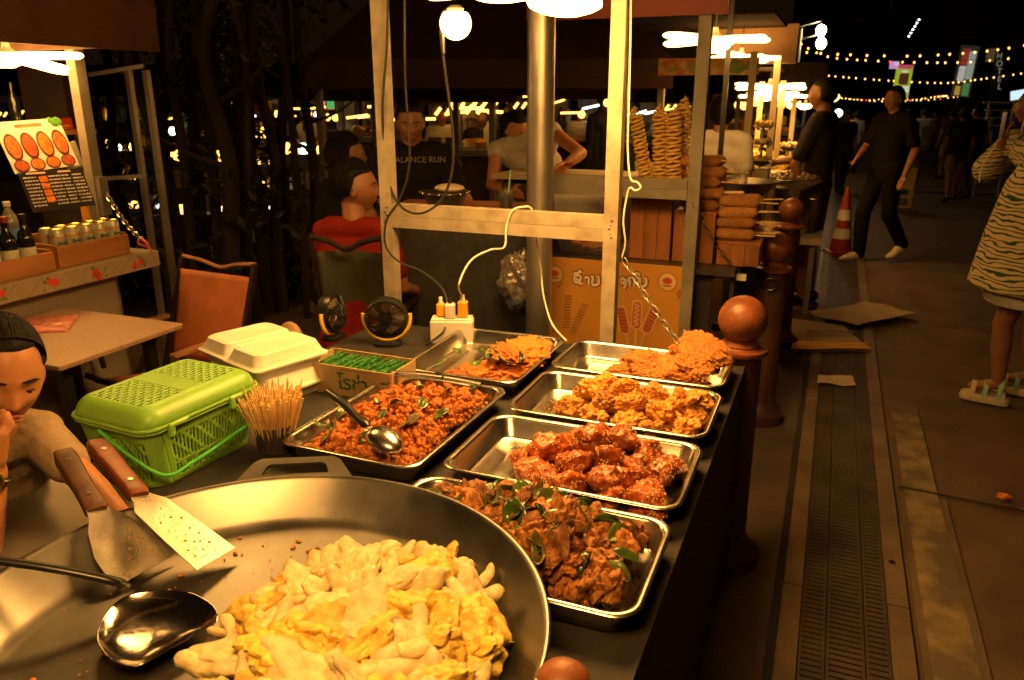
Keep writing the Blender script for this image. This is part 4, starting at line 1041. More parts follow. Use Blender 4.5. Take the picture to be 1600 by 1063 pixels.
for i in range(2):
    p = PX(20 - i * 26, 372, -3.38); p.z = CZ + .005
    t = thing('water_bottle', ['clear water bottle with blue label, beside the menu board', 'clear water bottle with blue label at the picture edge'][i], 'bottle', p)
    m = MB(); m.lathe([(0, 0), (.034, 0), (.036, .01), (.033, .05), (.036, .09), (.036, .20), (.03, .235), (.014, .262), (.0135, .28)], p, 24); m.build('body', M('bottle_plastic', (.5, .52, .5), .12, trans=.7), t)
    m = MB(); m.lathe([(.0365, .12), (.0365, .18)], p, 24); m.build('label', M('blue_label', (.1, .25, .5), .4), t)
    m = MB(); m.lathe([(.0155, .278), (.0155, .298), (0, .298)], p, 16); m.build('cap', mt['white'], t)
# menu board: an upper photo card and a lower dark card, leaning
def board(name, label, quad, mat):
    """quad: lower left, lower right, upper right, upper left (world)"""
    a, b, c_, d = [Vector(p) for p in quad]; X = (b - a).normalized(); W = (b - a).length; H = ((d - a).length + (c_ - b).length) / 2
    Y = (d - a); Y = (Y - X * Y.dot(X)).normalized(); N = X.cross(Y); R = Matrix((X, Y, N)).transposed()
    t = thing(name, label, 'menu board', (a + b) / 2)
    m = MB(); m.box(a + R @ Vector((W / 2, H / 2, -.002)), (W, H, .004), R); m.build('board', mat, t, False)
    return t, a, R, W, H
xm = -3.50
ma, mb_ = PX(30, 330, xm), PX(150, 325, xm)
lean = Vector((-.10, 0, 0))
def mp(u, v): 
    # a sight line meets the leaning plane through x = xm at z = .95, leaning back .36 per metre
    d = ray(u, v); k = -.36; s = (xm + k * (CAM_H - .95) * 1 - 0) / (d.x - k * d.z); return EYE + d * s
t, a, R, W, H = board('photo_menu', 'white menu card with round photos of red dishes, standing above the black menu', [mp(24, 272), mp(124, 258), mp(72, 192), mp(-26, 192)], M('menu_white', (.78, .74, .66), .4, var=.03))
reds = [M('dish_red', (.60, .07, .02), .4, 0, .6, 60, col2=(.65, .25, .05)), M('dish_brown', (.30, .07, .02), .4, 0, .6, 60, col2=(.6, .12, .04)), M('dish_orange', (.7, .2, .03), .4, 0, .5, 60), M('dish_dark', (.10, .03, .015), .4, 0, .5, 60)]
for i in range(4):
    for row in range(2):
        m = MB(); cxx = W * (.14 + .24 * i); cyy = H * (.50 if row == 0 else .13); rx, ry = W * .10, H * (.24 if row == 0 else .11)
        m.loft([[a + R @ Vector((cxx + k * rx * cos(q), cyy + k * ry * sin(q), z)) for q in [2 * pi * j / 28 for j in range(28)]] for k, z in ((1.12, .0012), (1.12, .002), (1, .0024))], False, True); m.build('plate_picture', reds[3], t, False)
        m = MB(); m.loft([[a + R @ Vector((cxx + k * rx * cos(q), cyy + k * ry * sin(q), z)) for q in [2 * pi * j / 28 for j in range(28)]] for k, z in ((.92, .0026), (.90, .0032))], False, True); m.build('dish_picture', reds[(i + row) % 3], t, False)
m = MB()
for k in range(17): m.box(a + R @ Vector((W * (.30 + .024 * k), H * .90, .0012)), (W * .018, H * random.uniform(.05, .08), .001), R)
m.build('title_marks', reds[0], t, False)
m = MB()
for k in range(14): m.ell(a + R @ Vector((W * (.93 + random.gauss(0, .03)), H * (.93 + random.gauss(0, .03)), .002)), (.012, .016, .002), 8, 4, R @ RZ(random.uniform(0, 180)))
m.build('salad_picture', M('menu_green', (.08, .28, .03), .4, var=.4), t, False)
t, a, R, W, H = board('black_menu', 'black menu card with columns of pale writing, leaning below the photo card', [mp(52, 332), mp(152, 320), mp(126, 258), mp(26, 274)], M('menu_black', (.018, .015, .02), .4))
m = MB()
for col, x0, wd in ((0, .06, .20), (1, .42, .18), (2, .62, .14), (3, .79, .18)):
    for r in range(9):
        y = .84 - r * .088; x = x0
        while x < x0 + wd - .02:
            w_ = random.uniform(.015, .04); m.box(a + R @ Vector((W * x, H * y, .0014)), (W * w_ * .8, H * random.uniform(.026, .04), .001), R); x += w_ + .006
m.build('writing', M('menu_ink', (.6, .55, .55), .5), t, False)
m = MB()
for r in range(4): m.box(a + R @ Vector((W * .33, H * (.78 - r * .17), .0015)), (W * .12, H * .14, .001), R)
m.build('food_pictures', reds[2], t, False)
m = MB(); m.box(a + R @ Vector((W * .25, H * .94, .0015)), (W * .28, H * .045, .001), R); m.box(a + R @ Vector((W * .68, H * .94, .0015)), (W * .2, H * .045, .001), R); m.build('headings', M('menu_title', (.7, .45, .35), .5), t, False)
m = MB(); q = mp(112, 238); m.box(q + Vector((-.03, .02, -.02)), (.003, .10, .13), RX(14)); tag(m.build('paper_note', M('pale_paper', (.55, .52, .42), .7)), 'pale paper note sticking out behind the menu cards', 'paper')
m = MB(); q = mp(137, 275) + Vector((-.05, .03, 0)); m.loft(rrings((q.x, q.y, CZ + .005), [(.035, .035, .01, 0), (.04, .04, .012, .28), (.036, .036, .01, .285)])); tag(m.build('orange_box', mt['orangep'], None, 40), 'orange carton standing on the counter behind the menus', 'carton')
# stall lamp, fascia and dark pillar with a red sticker
led_lamp('flower shaped LED lamp hanging inside the left stall', PD(12, 92, 3.7), .34, 6, 6, 0, .5)
t = thing('stall_awning', 'dark orange brown awning over the left stall', 'awning', (-3.9, 1.6, 2.2))
m = MB(); m.box((-4.0, 1.7, 2.42), (1.5, 3.4, .02), RY(-4)); m.build('canopy', mt['darkroof'], t, False)
q0 = PD(118, 78, 4.0); m = MB(); m.box((-3.30, 1.55, q0.z + .16), (.02, 3.5, .34)); m.box((-3.9, py - .09, q0.z + .16), (1.2, .02, .34)); m.build('fascia', M('fascia_orange', (.085, .034, .014), .7, 0, .35, 6), t, False)
for y in (.1,):
    m = MB(); m.bar((-3.5, y, .0), (-3.5, y, 2.4), .06); m.build('post', mt['paint2'], t, False)
pc = PD(100, 230, 4.9)
t = thing('dark_pillar', 'dark square pillar behind the left stall, red sticker on it', 'pillar', (pc.x, pc.y, 0))
m = MB(); m.box((pc.x, pc.y, 1.6), (.26, .26, 3.2), RZ(22)); m.build('shaft', M('pillar_brown', (.05, .03, .022), .7, 0, .3, 3), t, False)
st = PD(101, 197, 4.73); RS = frame(Vector((-sin(YAW), cos(YAW), 0))) @ RX(90)
m = MB(); m.box(st, (.10, .09, .003), RS @ RZ(4)); k = m.build('sticker', M('sticker_red', (.6, .05, .02), .4, 0, .1), t, False)
m = MB(); m.box(st + RS @ Vector((0, 0, .002)), (.07, .012, .002), RS @ RZ(4)); m.box(st + RS @ Vector((-.01, -.022, .002)), (.045, .02, .002), RS @ RZ(4)); m.build('sticker_print', mt['orangep'], t, False)
for (u0, u1, v) in ((52, 200, 130), (20, 60, 160)):
    pass
bt_ = PD(24, 176, 4.3); m = MB(); m.lathe([(0, 0), (.03, 0), (.03, .16), (.012, .21), (.012, .26), (0, .26)], (bt_.x, bt_.y, bt_.z - .1), 18)
sh = Vector((bt_.x, bt_.y, bt_.z - .1)); tag(m.build('dark_bottle', mt['sauce']), 'dark glass bottle on the back shelf of the left stall', 'bottle')
t = thing('back_shelf', 'dark back shelf behind the menu of the left stall', 'shelf', (sh.x, sh.y, 0))
m = MB(); m.box((sh.x, sh.y - .3, sh.z - .014), (.25, 1.4, .025)); m.build('board', mt['wood'], t, False)
for y in (sh.y - .95, sh.y + .35): 
    m = MB(); m.bar((sh.x, y, 0), (sh.x, y, sh.z - .027), .04); m.build('leg', mt['darksteel'], t, False)
# scaffold-like metal frame between left stall and trees
t = thing('metal_rail_frame', 'bare metal rail frame standing in front of the dark trees', 'frame', PD(215, 560, 4.6))
f0 = PD(200, 110, 4.7); f1 = PD(228, 110, 4.6)
def ground(p): return Vector((p.x, p.y, 0))
for p in (f0, f1):
    m = MB(); m.bar(ground(p), p + Vector((0, 0, .0)), .032); m.build('upright', mt['galv'], t, False)
for v0, v1 in ((117, 103), (281, 275)):
    m = MB(); m.bar(PD(140, v0, 4.72), PD(226, v1, 4.64), .022); m.build('rail', mt['galv'], t, False)

# ================================================================ SMALL TABLE, BAGS, ORANGE CHAIR
a, b = PZ(280, 505, .72), PZ(95, 573, .72)
t = thing('dining_table', 'tan topped square table beside the seated woman', 'table', (-2.83, 2.15, 0))
m = MB(); m.loft(rrings((-2.86, 2.15, .72), [(.355, .30, .012, -.018), (.357, .302, .014, -.004), (.355, .30, .012, 0)])); m.build('tabletop', mt['tabletop'], t, 30)
for x in (-3.1, -2.62):
    for y in (1.95, 2.36):
        m = MB(); m.bar((x, y, 0), (x, y, .70), .04); m.build('leg', mt['black'], t, False)
bp = PZ(95, 508, .725); bp.x = min(bp.x, -2.75)
t = None
vs = [PZ(u, v, .722) for u, v in ((30, 522), (88, 526), (155, 497), (95, 489), (40, 497))]
m = MB(); G = []
for i in range(15):
    for j in range(15):
        u, v = i / 14, j / 14; p = (vs[4] * (1 - u) + vs[3] * u) * (1 - v) + ((vs[0] * (1 - u) + vs[1] * u) * (1 - v * 0)) * v if False else (vs[4].lerp(vs[3].lerp(vs[2], .5), u)).lerp(vs[0].lerp(vs[1].lerp(vs[2], .25), u), v)
        e = min(u, 1 - u, v, 1 - v); G.append(p + Vector((0, 0, .004 + min(1, e * 5) * (.010 + .008 * noise.noise((u * 4, v * 6, 2))))))
m.add(G, [(i * 15 + j, (i + 1) * 15 + j, (i + 1) * 15 + j + 1, i * 15 + j + 1) for i in range(14) for j in range(14)])
tag(m.build('plastic_bag_stack', mt['pink'], None, 80, [('SOLIDIFY', dict(thickness=.008, offset=-1))]), 'folded stack of pink plastic bags lying on the tan table', 'plastic bags')
mt['chairframe'] = M('chair_frame', (.03, .018, .012), .4, .3)
def camp_chair(label, seat, face, cloth, group='folding canvas camp chairs', rail='chairw'):
    """seat: ground point under the seat, face: degrees; local +Y is where the sitter looks"""
    t = thing('camp_chair', label, 'chair', (0, 0, 0), group)
    def cloth_sheet(name, P, n=14, sag=.025):
        m = MB(); vs = []
        for i in range(n + 1):
            for j in range(n + 1):
                u, v = i / n, j / n; p = P[0].lerp(P[1], u).lerp(P[3].lerp(P[2], u), v); nn = (P[1] - P[0]).cross(P[3] - P[0]).normalized()
                vs.append(p - nn * sag * (1 - (2 * u - 1) ** 2) * (.6 + .4 * v))
        m.add(vs, [(i * (n + 1) + j, (i + 1) * (n + 1) + j, (i + 1) * (n + 1) + j + 1, i * (n + 1) + j + 1) for i in range(n) for j in range(n)]); return m.build(name, cloth, t, 80, [('SOLIDIFY', dict(thickness=.004))])
    w = .235
    V = Vector
    cloth_sheet('backrest', [V((-w, -.20, .37)), V((w, -.20, .37)), V((w, -.33, .80)), V((-w, -.33, .80))])
    cloth_sheet('seat', [V((-w, .22, .37)), V((w, .22, .37)), V((w, -.18, .30)), V((-w, -.18, .30))], sag=.03)
    for s in (-1, 1):
        m = MB(); m.bar((s * (w + .012), -.16, .30), (s * (w + .012), -.36, .86), .022, .028); m.build('back_post', mt['chairframe'], t, False)
        m = MB(); m.bar((s * (w + .03), -.30, .0), (s * (w + .03), .26, .40), .022, .026); m.build('leg', mt['chairframe'], t, False)
        m = MB(); m.bar((s * (w + .05), .24, .0), (s * (w + .05), -.22, .55), .022, .026); m.build('leg', mt['chairframe'], t, False)
        m = MB(); m.loft(rrings((s * (w + .05), -.02, .555), [(.024, .24, .012, 0), (.026, .242, .013, .006), (.024, .24, .012, .014)])); m.build('armrest', mt[rail], t, 30)
        m = MB(); m.bar((s * (w + .05), .15, .40), (s * (w + .05), .17, .554), .018); m.build('arm_post', mt['chairframe'], t, False)
    m = MB(); m.tube(smooth_path([(-w - .012, -.36, .86), (-w * .5, -.365, .845), (0, -.37, .82), (w * .5, -.365, .845), (w + .012, -.36, .86)], 6), .011, 8); m.build('top_rail', mt[rail], t)
    m = MB(); m.bar((-w, .235, .375), (w, .235, .375), .02); m.build('front_rail', mt['chairframe'], t, False)
    t.location = seat; t.rotation_euler = (0, 0, radians(face)); return t
dch = (-Vector((-_sy, _cy, 0)) * .85 - Vector((_cy, _sy, 0)) * .42).normalized(); bk = PD(326, 470, 3.92)
ch = camp_chair('orange canvas camp chair standing empty behind the tan table', Vector((bk.x, bk.y, 0)) + dch * .27, math.degrees(math.atan2(-dch.x, dch.y)), mt['leather'])
# ================================================================ CORN DOG STALL (second along the kerb)
Y2 = 3.6
x2 = PY(1085, 300, Y2).x; z2 = PY(1084, 297, Y2).z
xL = PY(848, 300, Y2).x
t = thing('corn_dog_stall', 'corn dog stall with dark red roof fascia and a grey crossbeam', 'stall', ((x2 + xL) / 2, Y2 + .7, 0))
for x, y in ((x2, Y2), (xL, Y2), (x2 - .1, 5.15), (xL, 5.15)):
    m = MB(); m.bar((x, y, 0), (x, y, 2.25), .054 if y < 4 else .03); m.build('post', mt['paint2'] if y < 4 else mt['black'], t, False)
for dz in (-.022, .024):
    m = MB(); m.bar((xL + .03, Y2, z2 + dz), (x2 - .03, Y2, z2 + dz), .045, .045); m.build('crossbeam', mt['paint2'], t, False)
m = MB(); m.box(((x2 + xL) / 2, 4.4, 2.27), (x2 - xL + .3, 1.9, .015)); m.build('roof', mt['darkroof'], t, False)
zf0 = PY(1000, 27, Y2 - .06).z
m = MB(); m.box(((x2 + xL) / 2 + .02, Y2 - .06, zf0 + .14), (x2 - xL + .16, .03, .28)); m.build('fascia', M('fascia_red', (.22, .035, .02), .55, 0, .2, 5), t, False)
m = MB(); m.box(((x2 + xL) / 2 + .05, 4.38, .87), (x2 - xL + .30, 1.5, .03)); m.build('countertop', mt['darksteel'], t, False)
for xx in (x2 + .19, xL + .12):
    m = MB(); m.box((xx, 4.38, .45), (.02, 1.4, .80)); m.build('side_panel', mt['cloth'], t, False)
m = MB(); m.box(((x2 + xL) / 2, Y2 + .09, .45), (x2 - xL + .2, .012, .80)); m.build('end_panel', mt['cloth'], t, False)
m = MB(); a = PY(1092, 428, 3.72); b = PY(1166, 434, 3.72); m.bar(a, b, .02, .03); m.build('white_rail', mt['white'], t, False)
# poster
yp = Y2 + .025; pa, pbb = PY(868, 395, yp), PY(1077, 418, yp); zt_ = pbb.z; zlow = PY(1075, 600, yp).z; xw0, xw1 = pa.x - .12, pbb.x
t = thing('yellow_poster', 'yellow poster with Lao lettering and corn dog pictures on the stall end', 'poster', ((xw0 + xw1) / 2, yp, zlow))
m = MB(); m.box(((xw0 + xw1) / 2, yp, (zt_ + zlow) / 2), (xw1 - xw0, .004, zt_ - zlow)); m.build('sheet', mt['yellowposter'], t, False)
fy = yp - .0028
def pq(u, v): p = PY(u, v, fy); return Vector((p.x, fy, p.z))
def strokes(name, lines, r, mat, dy, closed=()):
    m = MB()
    for L in lines:
        q = smooth_path([Vector((p.x, p.y - dy, p.z)) for p in L], 4) if len(L) > 2 else [Vector((p.x, p.y - dy, p.z)) for p in L]
        m.tube(q, r, 6, True)
    m.v = [(x, fy - dy + (y - fy + dy) * .12, z) for x, y, z in m.v]
    return m.build(name, mat, t, False)
K = .2825
def zq(x, y): return pq(840 + x * K, 260 + y * K)
glyph = [[zq(*p) for p in g] for g in (
    [(206, 632), (215, 622), (226, 632), (215, 644), (206, 634), (204, 612), (222, 602), (240, 612), (236, 632), (230, 645), (250, 650)],
    [(200, 596), (215, 590), (232, 594)], [(228, 586), (236, 578), (240, 590)],
    [(262, 618), (276, 612), (284, 624), (282, 654)],
    [(296, 614), (304, 608), (306, 622), (304, 652), (322, 656), (338, 646), (338, 612), (332, 610)],
    [(366, 632), (380, 618), (394, 630), (390, 656)],
    [(462, 628), (472, 618), (484, 630), (476, 648), (464, 640)], [(484, 630), (488, 656), (476, 676)],
    [(500, 640), (504, 622), (520, 614), (536, 624), (534, 660)], [(500, 640), (512, 634), (508, 660)],
    [(530, 600), (546, 590), (562, 598), (556, 604)],
    [(556, 624), (564, 618), (566, 630), (566, 660), (584, 664), (600, 652), (600, 622), (594, 620)])]
strokes('lettering_edge', glyph, .0135, M('poster_brown', (.10, .025, .015), .5), .001)
strokes('lettering', glyph, .0075, M('poster_white', (.72, .64, .48), .5), .0035)
def disc(c, r, mat, dy, name, n=28, sx=1, sz=1):
    m = MB(); m.cyl((c.x, fy - dy, c.z), (c.x, fy - dy - .0012, c.z), r, n=n); m.v = [(c.x + (x - c.x) * sx, y, c.z + (z - c.z) * sz) for x, y, z in m.v]; return m.build(name, mat, t, False)
wht, red_, tan_ = M('emblem_cream', (.65, .45, .22), .5), M('emblem_red', (.5, .08, .03), .5), M('poster_ochre', (.33, .15, .03), .5)
for c in (zq(718, 640), zq(95, 598)):
    disc(c, .047, tan_, .0, 'emblem_rim'); disc(c, .041, wht, .0015, 'emblem'); disc(c + Vector((0, 0, .006)), .020, red_, .003, 'emblem_picture', sx=1.15, sz=.8); disc(c + Vector((0, 0, -.018)), .008, tan_, .003, 'emblem_letters', sx=3, sz=.5)
drk = M('poster_choc', (.25, .05, .02), .5); cor = M('poster_corndog', (.48, .14, .05), .5)
for cx_p, cy_p, ang in ((472, 850, 14), (548, 822, 0), (625, 850, -18)):
    c = zq(cx_p, cy_p); d = Vector((sin(radians(-ang)), 0, cos(radians(-ang)))); s = Vector((d.z, 0, -d.x))
    def slab(name, w, h, mat, dy):
        m = MB(); pts = [Vector((c.x, fy - dy, c.z)) + s * x + d * y for x, y in _rr(w, h, w * .9, 6)]; m.poly(pts, .001, (0, -1, 0)); m.build(name, mat, t, False)
    slab('corn_dog_edge', .026, .074, wht, .0005); slab('corn_dog_picture', .021, .068, cor, .002)
    if ang: 
        m = MB()
        for k in range(7): q = Vector((c.x, fy - .0038, c.z)) + d * (-.055 + k * .018); m.bar(q - s * .018 + d * .004, q + s * .018 - d * .004, .0012, .005, (0, 0, 1))
        m.build('sauce_lines', drk, t, False)
    else:
        strokes('sauce_line', [[Vector((c.x, fy, c.z)) + d * (-.055 + k * .011) + s * (.011 if k % 2 else -.011) for k in range(11)]], .0035, wht, .0045)
    m = MB(); q = Vector((c.x, fy - .001, c.z)) - d * .074; m.bar(q, q - d * .12, .006, .001, (0, 1, 0)); m.build('stick_picture', wht, t, False)
for cx_p, cy_p, ang in ((165, 800, -3), (230, 840, -22)):
    c = zq(cx_p, cy_p); d = Vector((sin(radians(-ang)), 0, cos(radians(-ang)))); s = Vector((d.z, 0, -d.x)); m = MB()
    for k in range(12): q = Vector((c.x, fy - .0008, c.z)) + d * (-.09 + k * .015); m.bar(q - s * .018, q + s * .018 + d * .006, .001, .008, (0, 0, 1))
    m.build('potato_twist_picture', tan_, t, False)
for g in ([zq(772, 690), zq(782, 735)], [zq(786, 682), zq(792, 730)], [zq(108, 670), zq(138, 645)]): strokes('motif', [g], .0035, drk, .0005)
# glass tray of orange food by the poster top
p0 = PZ(908, 398, .89); p0.y = 3.85
t = thing('glass_display_box', 'clear plastic box of orange fried food standing above the yellow poster', 'display box', (p0.x, p0.y, .887))
m = MB(); m.loft(rrings((p0.x, p0.y, .888), [(.13, .10, .02, 0), (.15, .12, .02, .07), (.155, .125, .02, .07), (.155, .125, .02, .075), (.147, .117, .02, .075), (.127, .097, .02, .004)])); m.build('box', mt['glass'], t, 40)
pr = [tag(chunk(.03, 500 + i, .4, 1.4, 3, (1.3, .8, .5), .1).build('fried_snack', mt['pop'], None, 1), 'orange fried snack in the clear box above the poster', 'snack', 'orange snacks in the clear box') for i in range(3)]
scatter(pr, [(Vector((p0.x + random.uniform(-.09, .09), p0.y + random.uniform(-.07, .07), .905 + random.choice((0, .02)))), rrot(.5), random.uniform(.8, 1.1)) for k in range(22)])
# stepped wooden stands
YB = 3.75
def block(label, u0, u1, vtop, vbot, dep=.36):
    a, b = PY(u0, vtop, YB), PY(u1, vtop, YB); zt2 = b.z; zb2 = .887
    t = thing('wooden_stand', label, 'wooden stand', ((a.x + b.x) / 2, YB + dep / 2, zb2), 'stepped wooden stands')
    n = 3; W = b.x - a.x; h = zt2 - zb2
    for k in range(n):
        m = MB(); m.box((a.x + W * (k + .5) / n, YB, zb2 + h / 2 - .002 * (k % 2)), (W / n - .0015, .014, h), None, .0018); m.build('front_plank', mt['wood'], t, 30)
    for x in (a.x + .007, b.x - .007):
        m = MB(); m.box((x, YB + dep / 2 + .008, zb2 + h / 2), (.012, dep - .002, h)); m.build('side_plank', mt['wood'], t, False)
    m = MB(); m.box(((a.x + b.x) / 2, YB + dep / 2, zt2 + .006), (W + .004, dep + .02, .011)); m.build('top_board', mt['wood'], t, False)
    return a.x, b.x, zt2 + .012
A = block('tallest wooden stand, carrying the potato spirals', 987, 1052, 307, 408)
B = block('middle wooden stand, carrying corn dogs behind the post', 1054, 1119, 336, 415)
C = block('lowest wooden stand, nearest the second bollard', 1121, 1188, 384, 424)
# potato spirals
def spiral(label, pb_, pt_, r):
    t = thing('potato_spiral', label, 'potato spiral', pb_, 'fried potato spirals on sticks')
    d = (pt_ - pb_); L = d.length; R = frame(d.cross(Vector((1, .3, 0))), d); R = Matrix((_perp(d)[0], _perp(d)[1], d.normalized())).transposed()
    pitch = .0180; n = int(L / pitch) * 16; m = MB(); vs = []; fs = []
    for i in range(n + 1):
        th = 2 * pi * i / 16; z = pitch * i / 16; u = i / n
        rr = r * 1.12 * (min(1, u * 8 + .7)) * (min(1, (1 - u) * 6 + .35)) * (1 + .10 * noise.noise((th * .31, r * 90, 0)))
        for k, f in enumerate((.12, .45, .75, 1)): 
            w_ = .006 * noise.noise((th * .8, k * .7, L * 30)) * f + (.003 * sin(th * 2.5) * f)
            vs.append(pb_ + R @ Vector((rr * f * cos(th), rr * f * sin(th), z + w_)))
    for i in range(n):
        for k in range(3): fs.append((i * 4 + k, i * 4 + k + 1, i * 4 + k + 5, i * 4 + k + 4))
    m.add(vs, fs); m.build('potato', mt['potato'], t, 80, [('SOLIDIFY', dict(thickness=.0105, offset=0))])
    m = MB(); m.cyl(pb_ - d.normalized() * .05, pb_ + d * .995, .003, n=8); m.build('stick', mt['skewer'], t)
for lab, (u0, v0), (u1, v1), r, y in (('leftmost potato spiral, leaning toward the white cable', (1012, 292), (990, 166), .030, 3.82), ('upright potato spiral second along the stand', (1031, 292), (1031, 160), .032, 3.84), ('broad potato spiral third along the stand', (1052, 292), (1054, 166), .036, 3.80), ('tallest potato spiral, leaning toward the grey post', (1060, 292), (1071, 149), .034, 3.90), ('potato spiral at the back between the two middle ones', (1042, 292), (1041, 176), .030, 3.95)):
    spiral(lab, PY(u0, v0, y), PY(u1, v1, y), r)
# corn dogs
cdm = MB(); cdm.cap((-.066, 0, 0), (.062, 0, 0), .0255, .027, 20); 
def corn_dog(proto, p, rz, ry=0):
    return dup(proto, p, (0, ry, radians(rz)))
cd = thing('corn_dog', 'brown crumbed corn dog on a stick, stacked on the wooden stands', 'corn dog', (0, 0, 0), 'corn dogs stacked on the stands')
cdm.v = [tuple(Vector(p) * (1 + .05 * noise.noise(Vector(p) * 40))) for p in cdm.v]; cdm.build('crumb_coating', mt['corndog'], cd, 80)
m = MB(); m.cyl((.08, 0, 0), (.18, 0, 0), .0028, n=8); m.build('stick', mt['skewer'], cd)
spots = []
xc_ = (C[0] + C[1]) / 2
for lay in range(4): spots += [(Vector((xc_ - .02, YB + .05 + .056 * k + .004 * lay, C[2] + .027 + lay * .050)), 6 - 3 * k + lay * 2) for k in range(3 if lay < 3 else 2)]
xb_ = (B[0] + B[1]) / 2
for lay in range(5): spots += [(Vector((xb_ + .01 + .015 * (lay % 2), YB + .06 + .056 * k, B[2] + .027 + lay * .050)), 4 + 5 * (lay % 2)) for k in range(3 if lay < 3 else 2)]
for p, rz in spots: corn_dog(cd, p + Vector((random.uniform(-.012, .012), random.uniform(-.004, .004), random.uniform(-.002, .004))), rz + random.uniform(-7, 7), random.uniform(-.06, .06))
for o in list(cd.children): bpy.data.objects.remove(o)
bpy.data.objects.remove(cd)
# napkins and skewers next to them
m = MB()
for k in range(14):
    c = Vector((C[1] - .02 + random.uniform(-.03, .05), YB + .22 + random.uniform(-.08, .10), C[2] + .006 + k * .004)); m.box(c, (.09, .05, .0015), RZ(random.uniform(0, 180)) @ RX(random.uniform(-14, 14)))
tag(m.build('paper_napkins', M('red_white_paper', (.6, .5, .4), .7, 0, .5, 20, col2=(.55, .10, .06)), None, False), 'loose pile of red and white paper wrappers beside the corn dogs', 'paper', kind=None)
chain('thin dark chain hanging from the grey post beside the wooden stands', PY(1083, 316, Y2 - .03), PY(1154, 425, 3.70), .03, mt['darksteel'])
# wok on a black burner
wc = PD(1162, 283, 4.75); zr = wc.z
t = thing('wok', 'big black wok with a bright rim behind the corn dogs', 'wok', (wc.x, wc.y, .887))
prof = [(0, -.115), (.07, -.11), (.14, -.075), (.20, -.01), (.212, 0), (.216, .002), (.212, .004), (.205, -.002), (.14, -.068), (.07, -.102), (0, -.107)]
m = MB(); m.lathe(prof, wc, 48); m.build('bowl', mt['darksteel'], t)
m = MB(); m.lathe([(.2125, .001), (.219, .003), (.2125, .0055)], wc, 48); m.build('rim', mt['steel'], t)
m = MB(); m.lathe([(.09, -.118), (.10, -.115), (.14, .886 - zr), (.12, .886 - zr)], wc, 32); m.build('burner', M('burner_red', (.25, .02, .015), .4), t)
m = MB(); q = wc + Vector((-.0, .0, -.106)); m.lathe([(0, 0), (.022, 0), (.022, .16), (.019, .16), (.019, .01), (0, .01)], q, 24); tag(m.build('steel_cup', mt['galv']), 'tall narrow steel cup standing in the black wok', 'cup')

# ================================================================ FURTHER STALLS ALONG THE KERB
def goods_pile(label, group, c, rx, ry, h, n, r, mat, name='street_food', cat='food'):
    pr = [tag(chunk(1, 600 + i + int(c[0] * 37) % 50, .45, 1.4, 2, (1.2, .9, .7), .1).build(name, mat, None, 1), label, cat, group) for i in range(3)]
    sp = []
    for k in range(n):
        a = random.uniform(0, 6.28); q = math.sqrt(random.random()); sp.append((Vector((c[0] + rx * q * cos(a), c[1] + ry * q * sin(a), c[2] + r * .6 + h * (1 - q * q) * random.uniform(.3, 1))), rrot(1.5), r * random.uniform(.7, 1.2)))
    scatter(pr, sp)
y3 = 5.55
pA, pB = PD(1163, 262, 5.9), PD(1199, 270, 6.4)
t = thing('grill_stall', 'brightly lit stall behind the corn dogs with a food picture fascia', 'stall', (-1.0, 6.2, 0))
xk = pA.x; x30 = PD(1070, 262, 5.7).x - .6
for p in (pA, pB): 
    m = MB(); m.bar((p.x, p.y, 0), (p.x, p.y, PD(1160, 84, 5.9).z), .05); m.build('post', mt['cream'], t, False)
zc3 = pA.z
m = MB(); m.box((xk - .55, 6.1, zc3 - .03), (1.1, 1.0, .05)); m.box((xk - .55, 5.61, zc3 + .03), (1.1, .03, .03)); m.build('countertop', mt['cream'], t, False)
m = MB(); m.box((xk - .55, 6.1, zc3 / 2 - .05), (1.06, .9, zc3 - .06)); m.build('cabinet', mt['brownpanel'], t, False)
fa, fb_ = PD(1030, 92, 6.0), PD(1190, 118, 6.0)
m = MB(); m.box(((fa.x + fb_.x) / 2, fa.y, (fa.z + fb_.z) / 2), (abs(fb_.x - fa.x), .03, fa.z - fb_.z)); m.build('fascia', M('picture_fascia', (.60, .10, .04), .5, 0, .6, 16, col2=(.65, .55, .16), detail=6), t, False)
m = MB()
for k in range(36): m.ell(((fa.x + random.random() * (fb_.x - fa.x)), fa.y - .018, fb_.z + random.uniform(.03, fa.z - fb_.z - .03)), (random.uniform(.015, .035), .004, random.uniform(.015, .03)), 10, 6)
m.build('picture_print', M('fascia_food', (.10, .25, .03), .5, 0, .6, 3, col2=(.6, .35, .1)), t, False)
ba, bb = PD(1152, 40, 6.4), PD(1213, 100, 6.4)
m = MB(); m.box(((ba.x + bb.x) / 2, ba.y, (ba.z + bb.z) / 2), (abs(bb.x - ba.x) + .3, .03, ba.z - bb.z)); m.build('side_panel', mt['brownpanel'], t, False)
m = MB(); m.box((xk - .5, 6.6, PD(1160, 36, 6.0).z), (1.3, 1.5, .02)); m.build('roof', mt['darkroof'], t, False)
led_lamp('flower shaped LED lamp over the corn dog stall, just left of its post', PD(1117, 66, 4.5), .33, 6, 3, 10, .35)
led_lamp('flower shaped LED lamp of the grill stall, under the picture fascia', PD(1158, 92, 6.1), .30, 6, 3, 40, .3)
led_lamp('flower shaped LED lamp with upper ring at the third stall', PD(1203, 138, 7.0), .34, 6, 3, 5, .3)
led_lamp('flower shaped LED lamp hanging lowest in the row of stalls', PD(1208, 150, 7.5), .33, 6, 4, 25, .3)
led_lamp('small far flower shaped LED lamp beside the dark clad customer', PD(1258, 166, 10.5), .26, 6, 4, 0, .3)
goods_pile('grilled skewer morsel on the cream counter of the grill stall', 'grilled morsels', (xk - .32, 5.75, zc3), .28, .08, .03, 44, .022, mt['snail'])
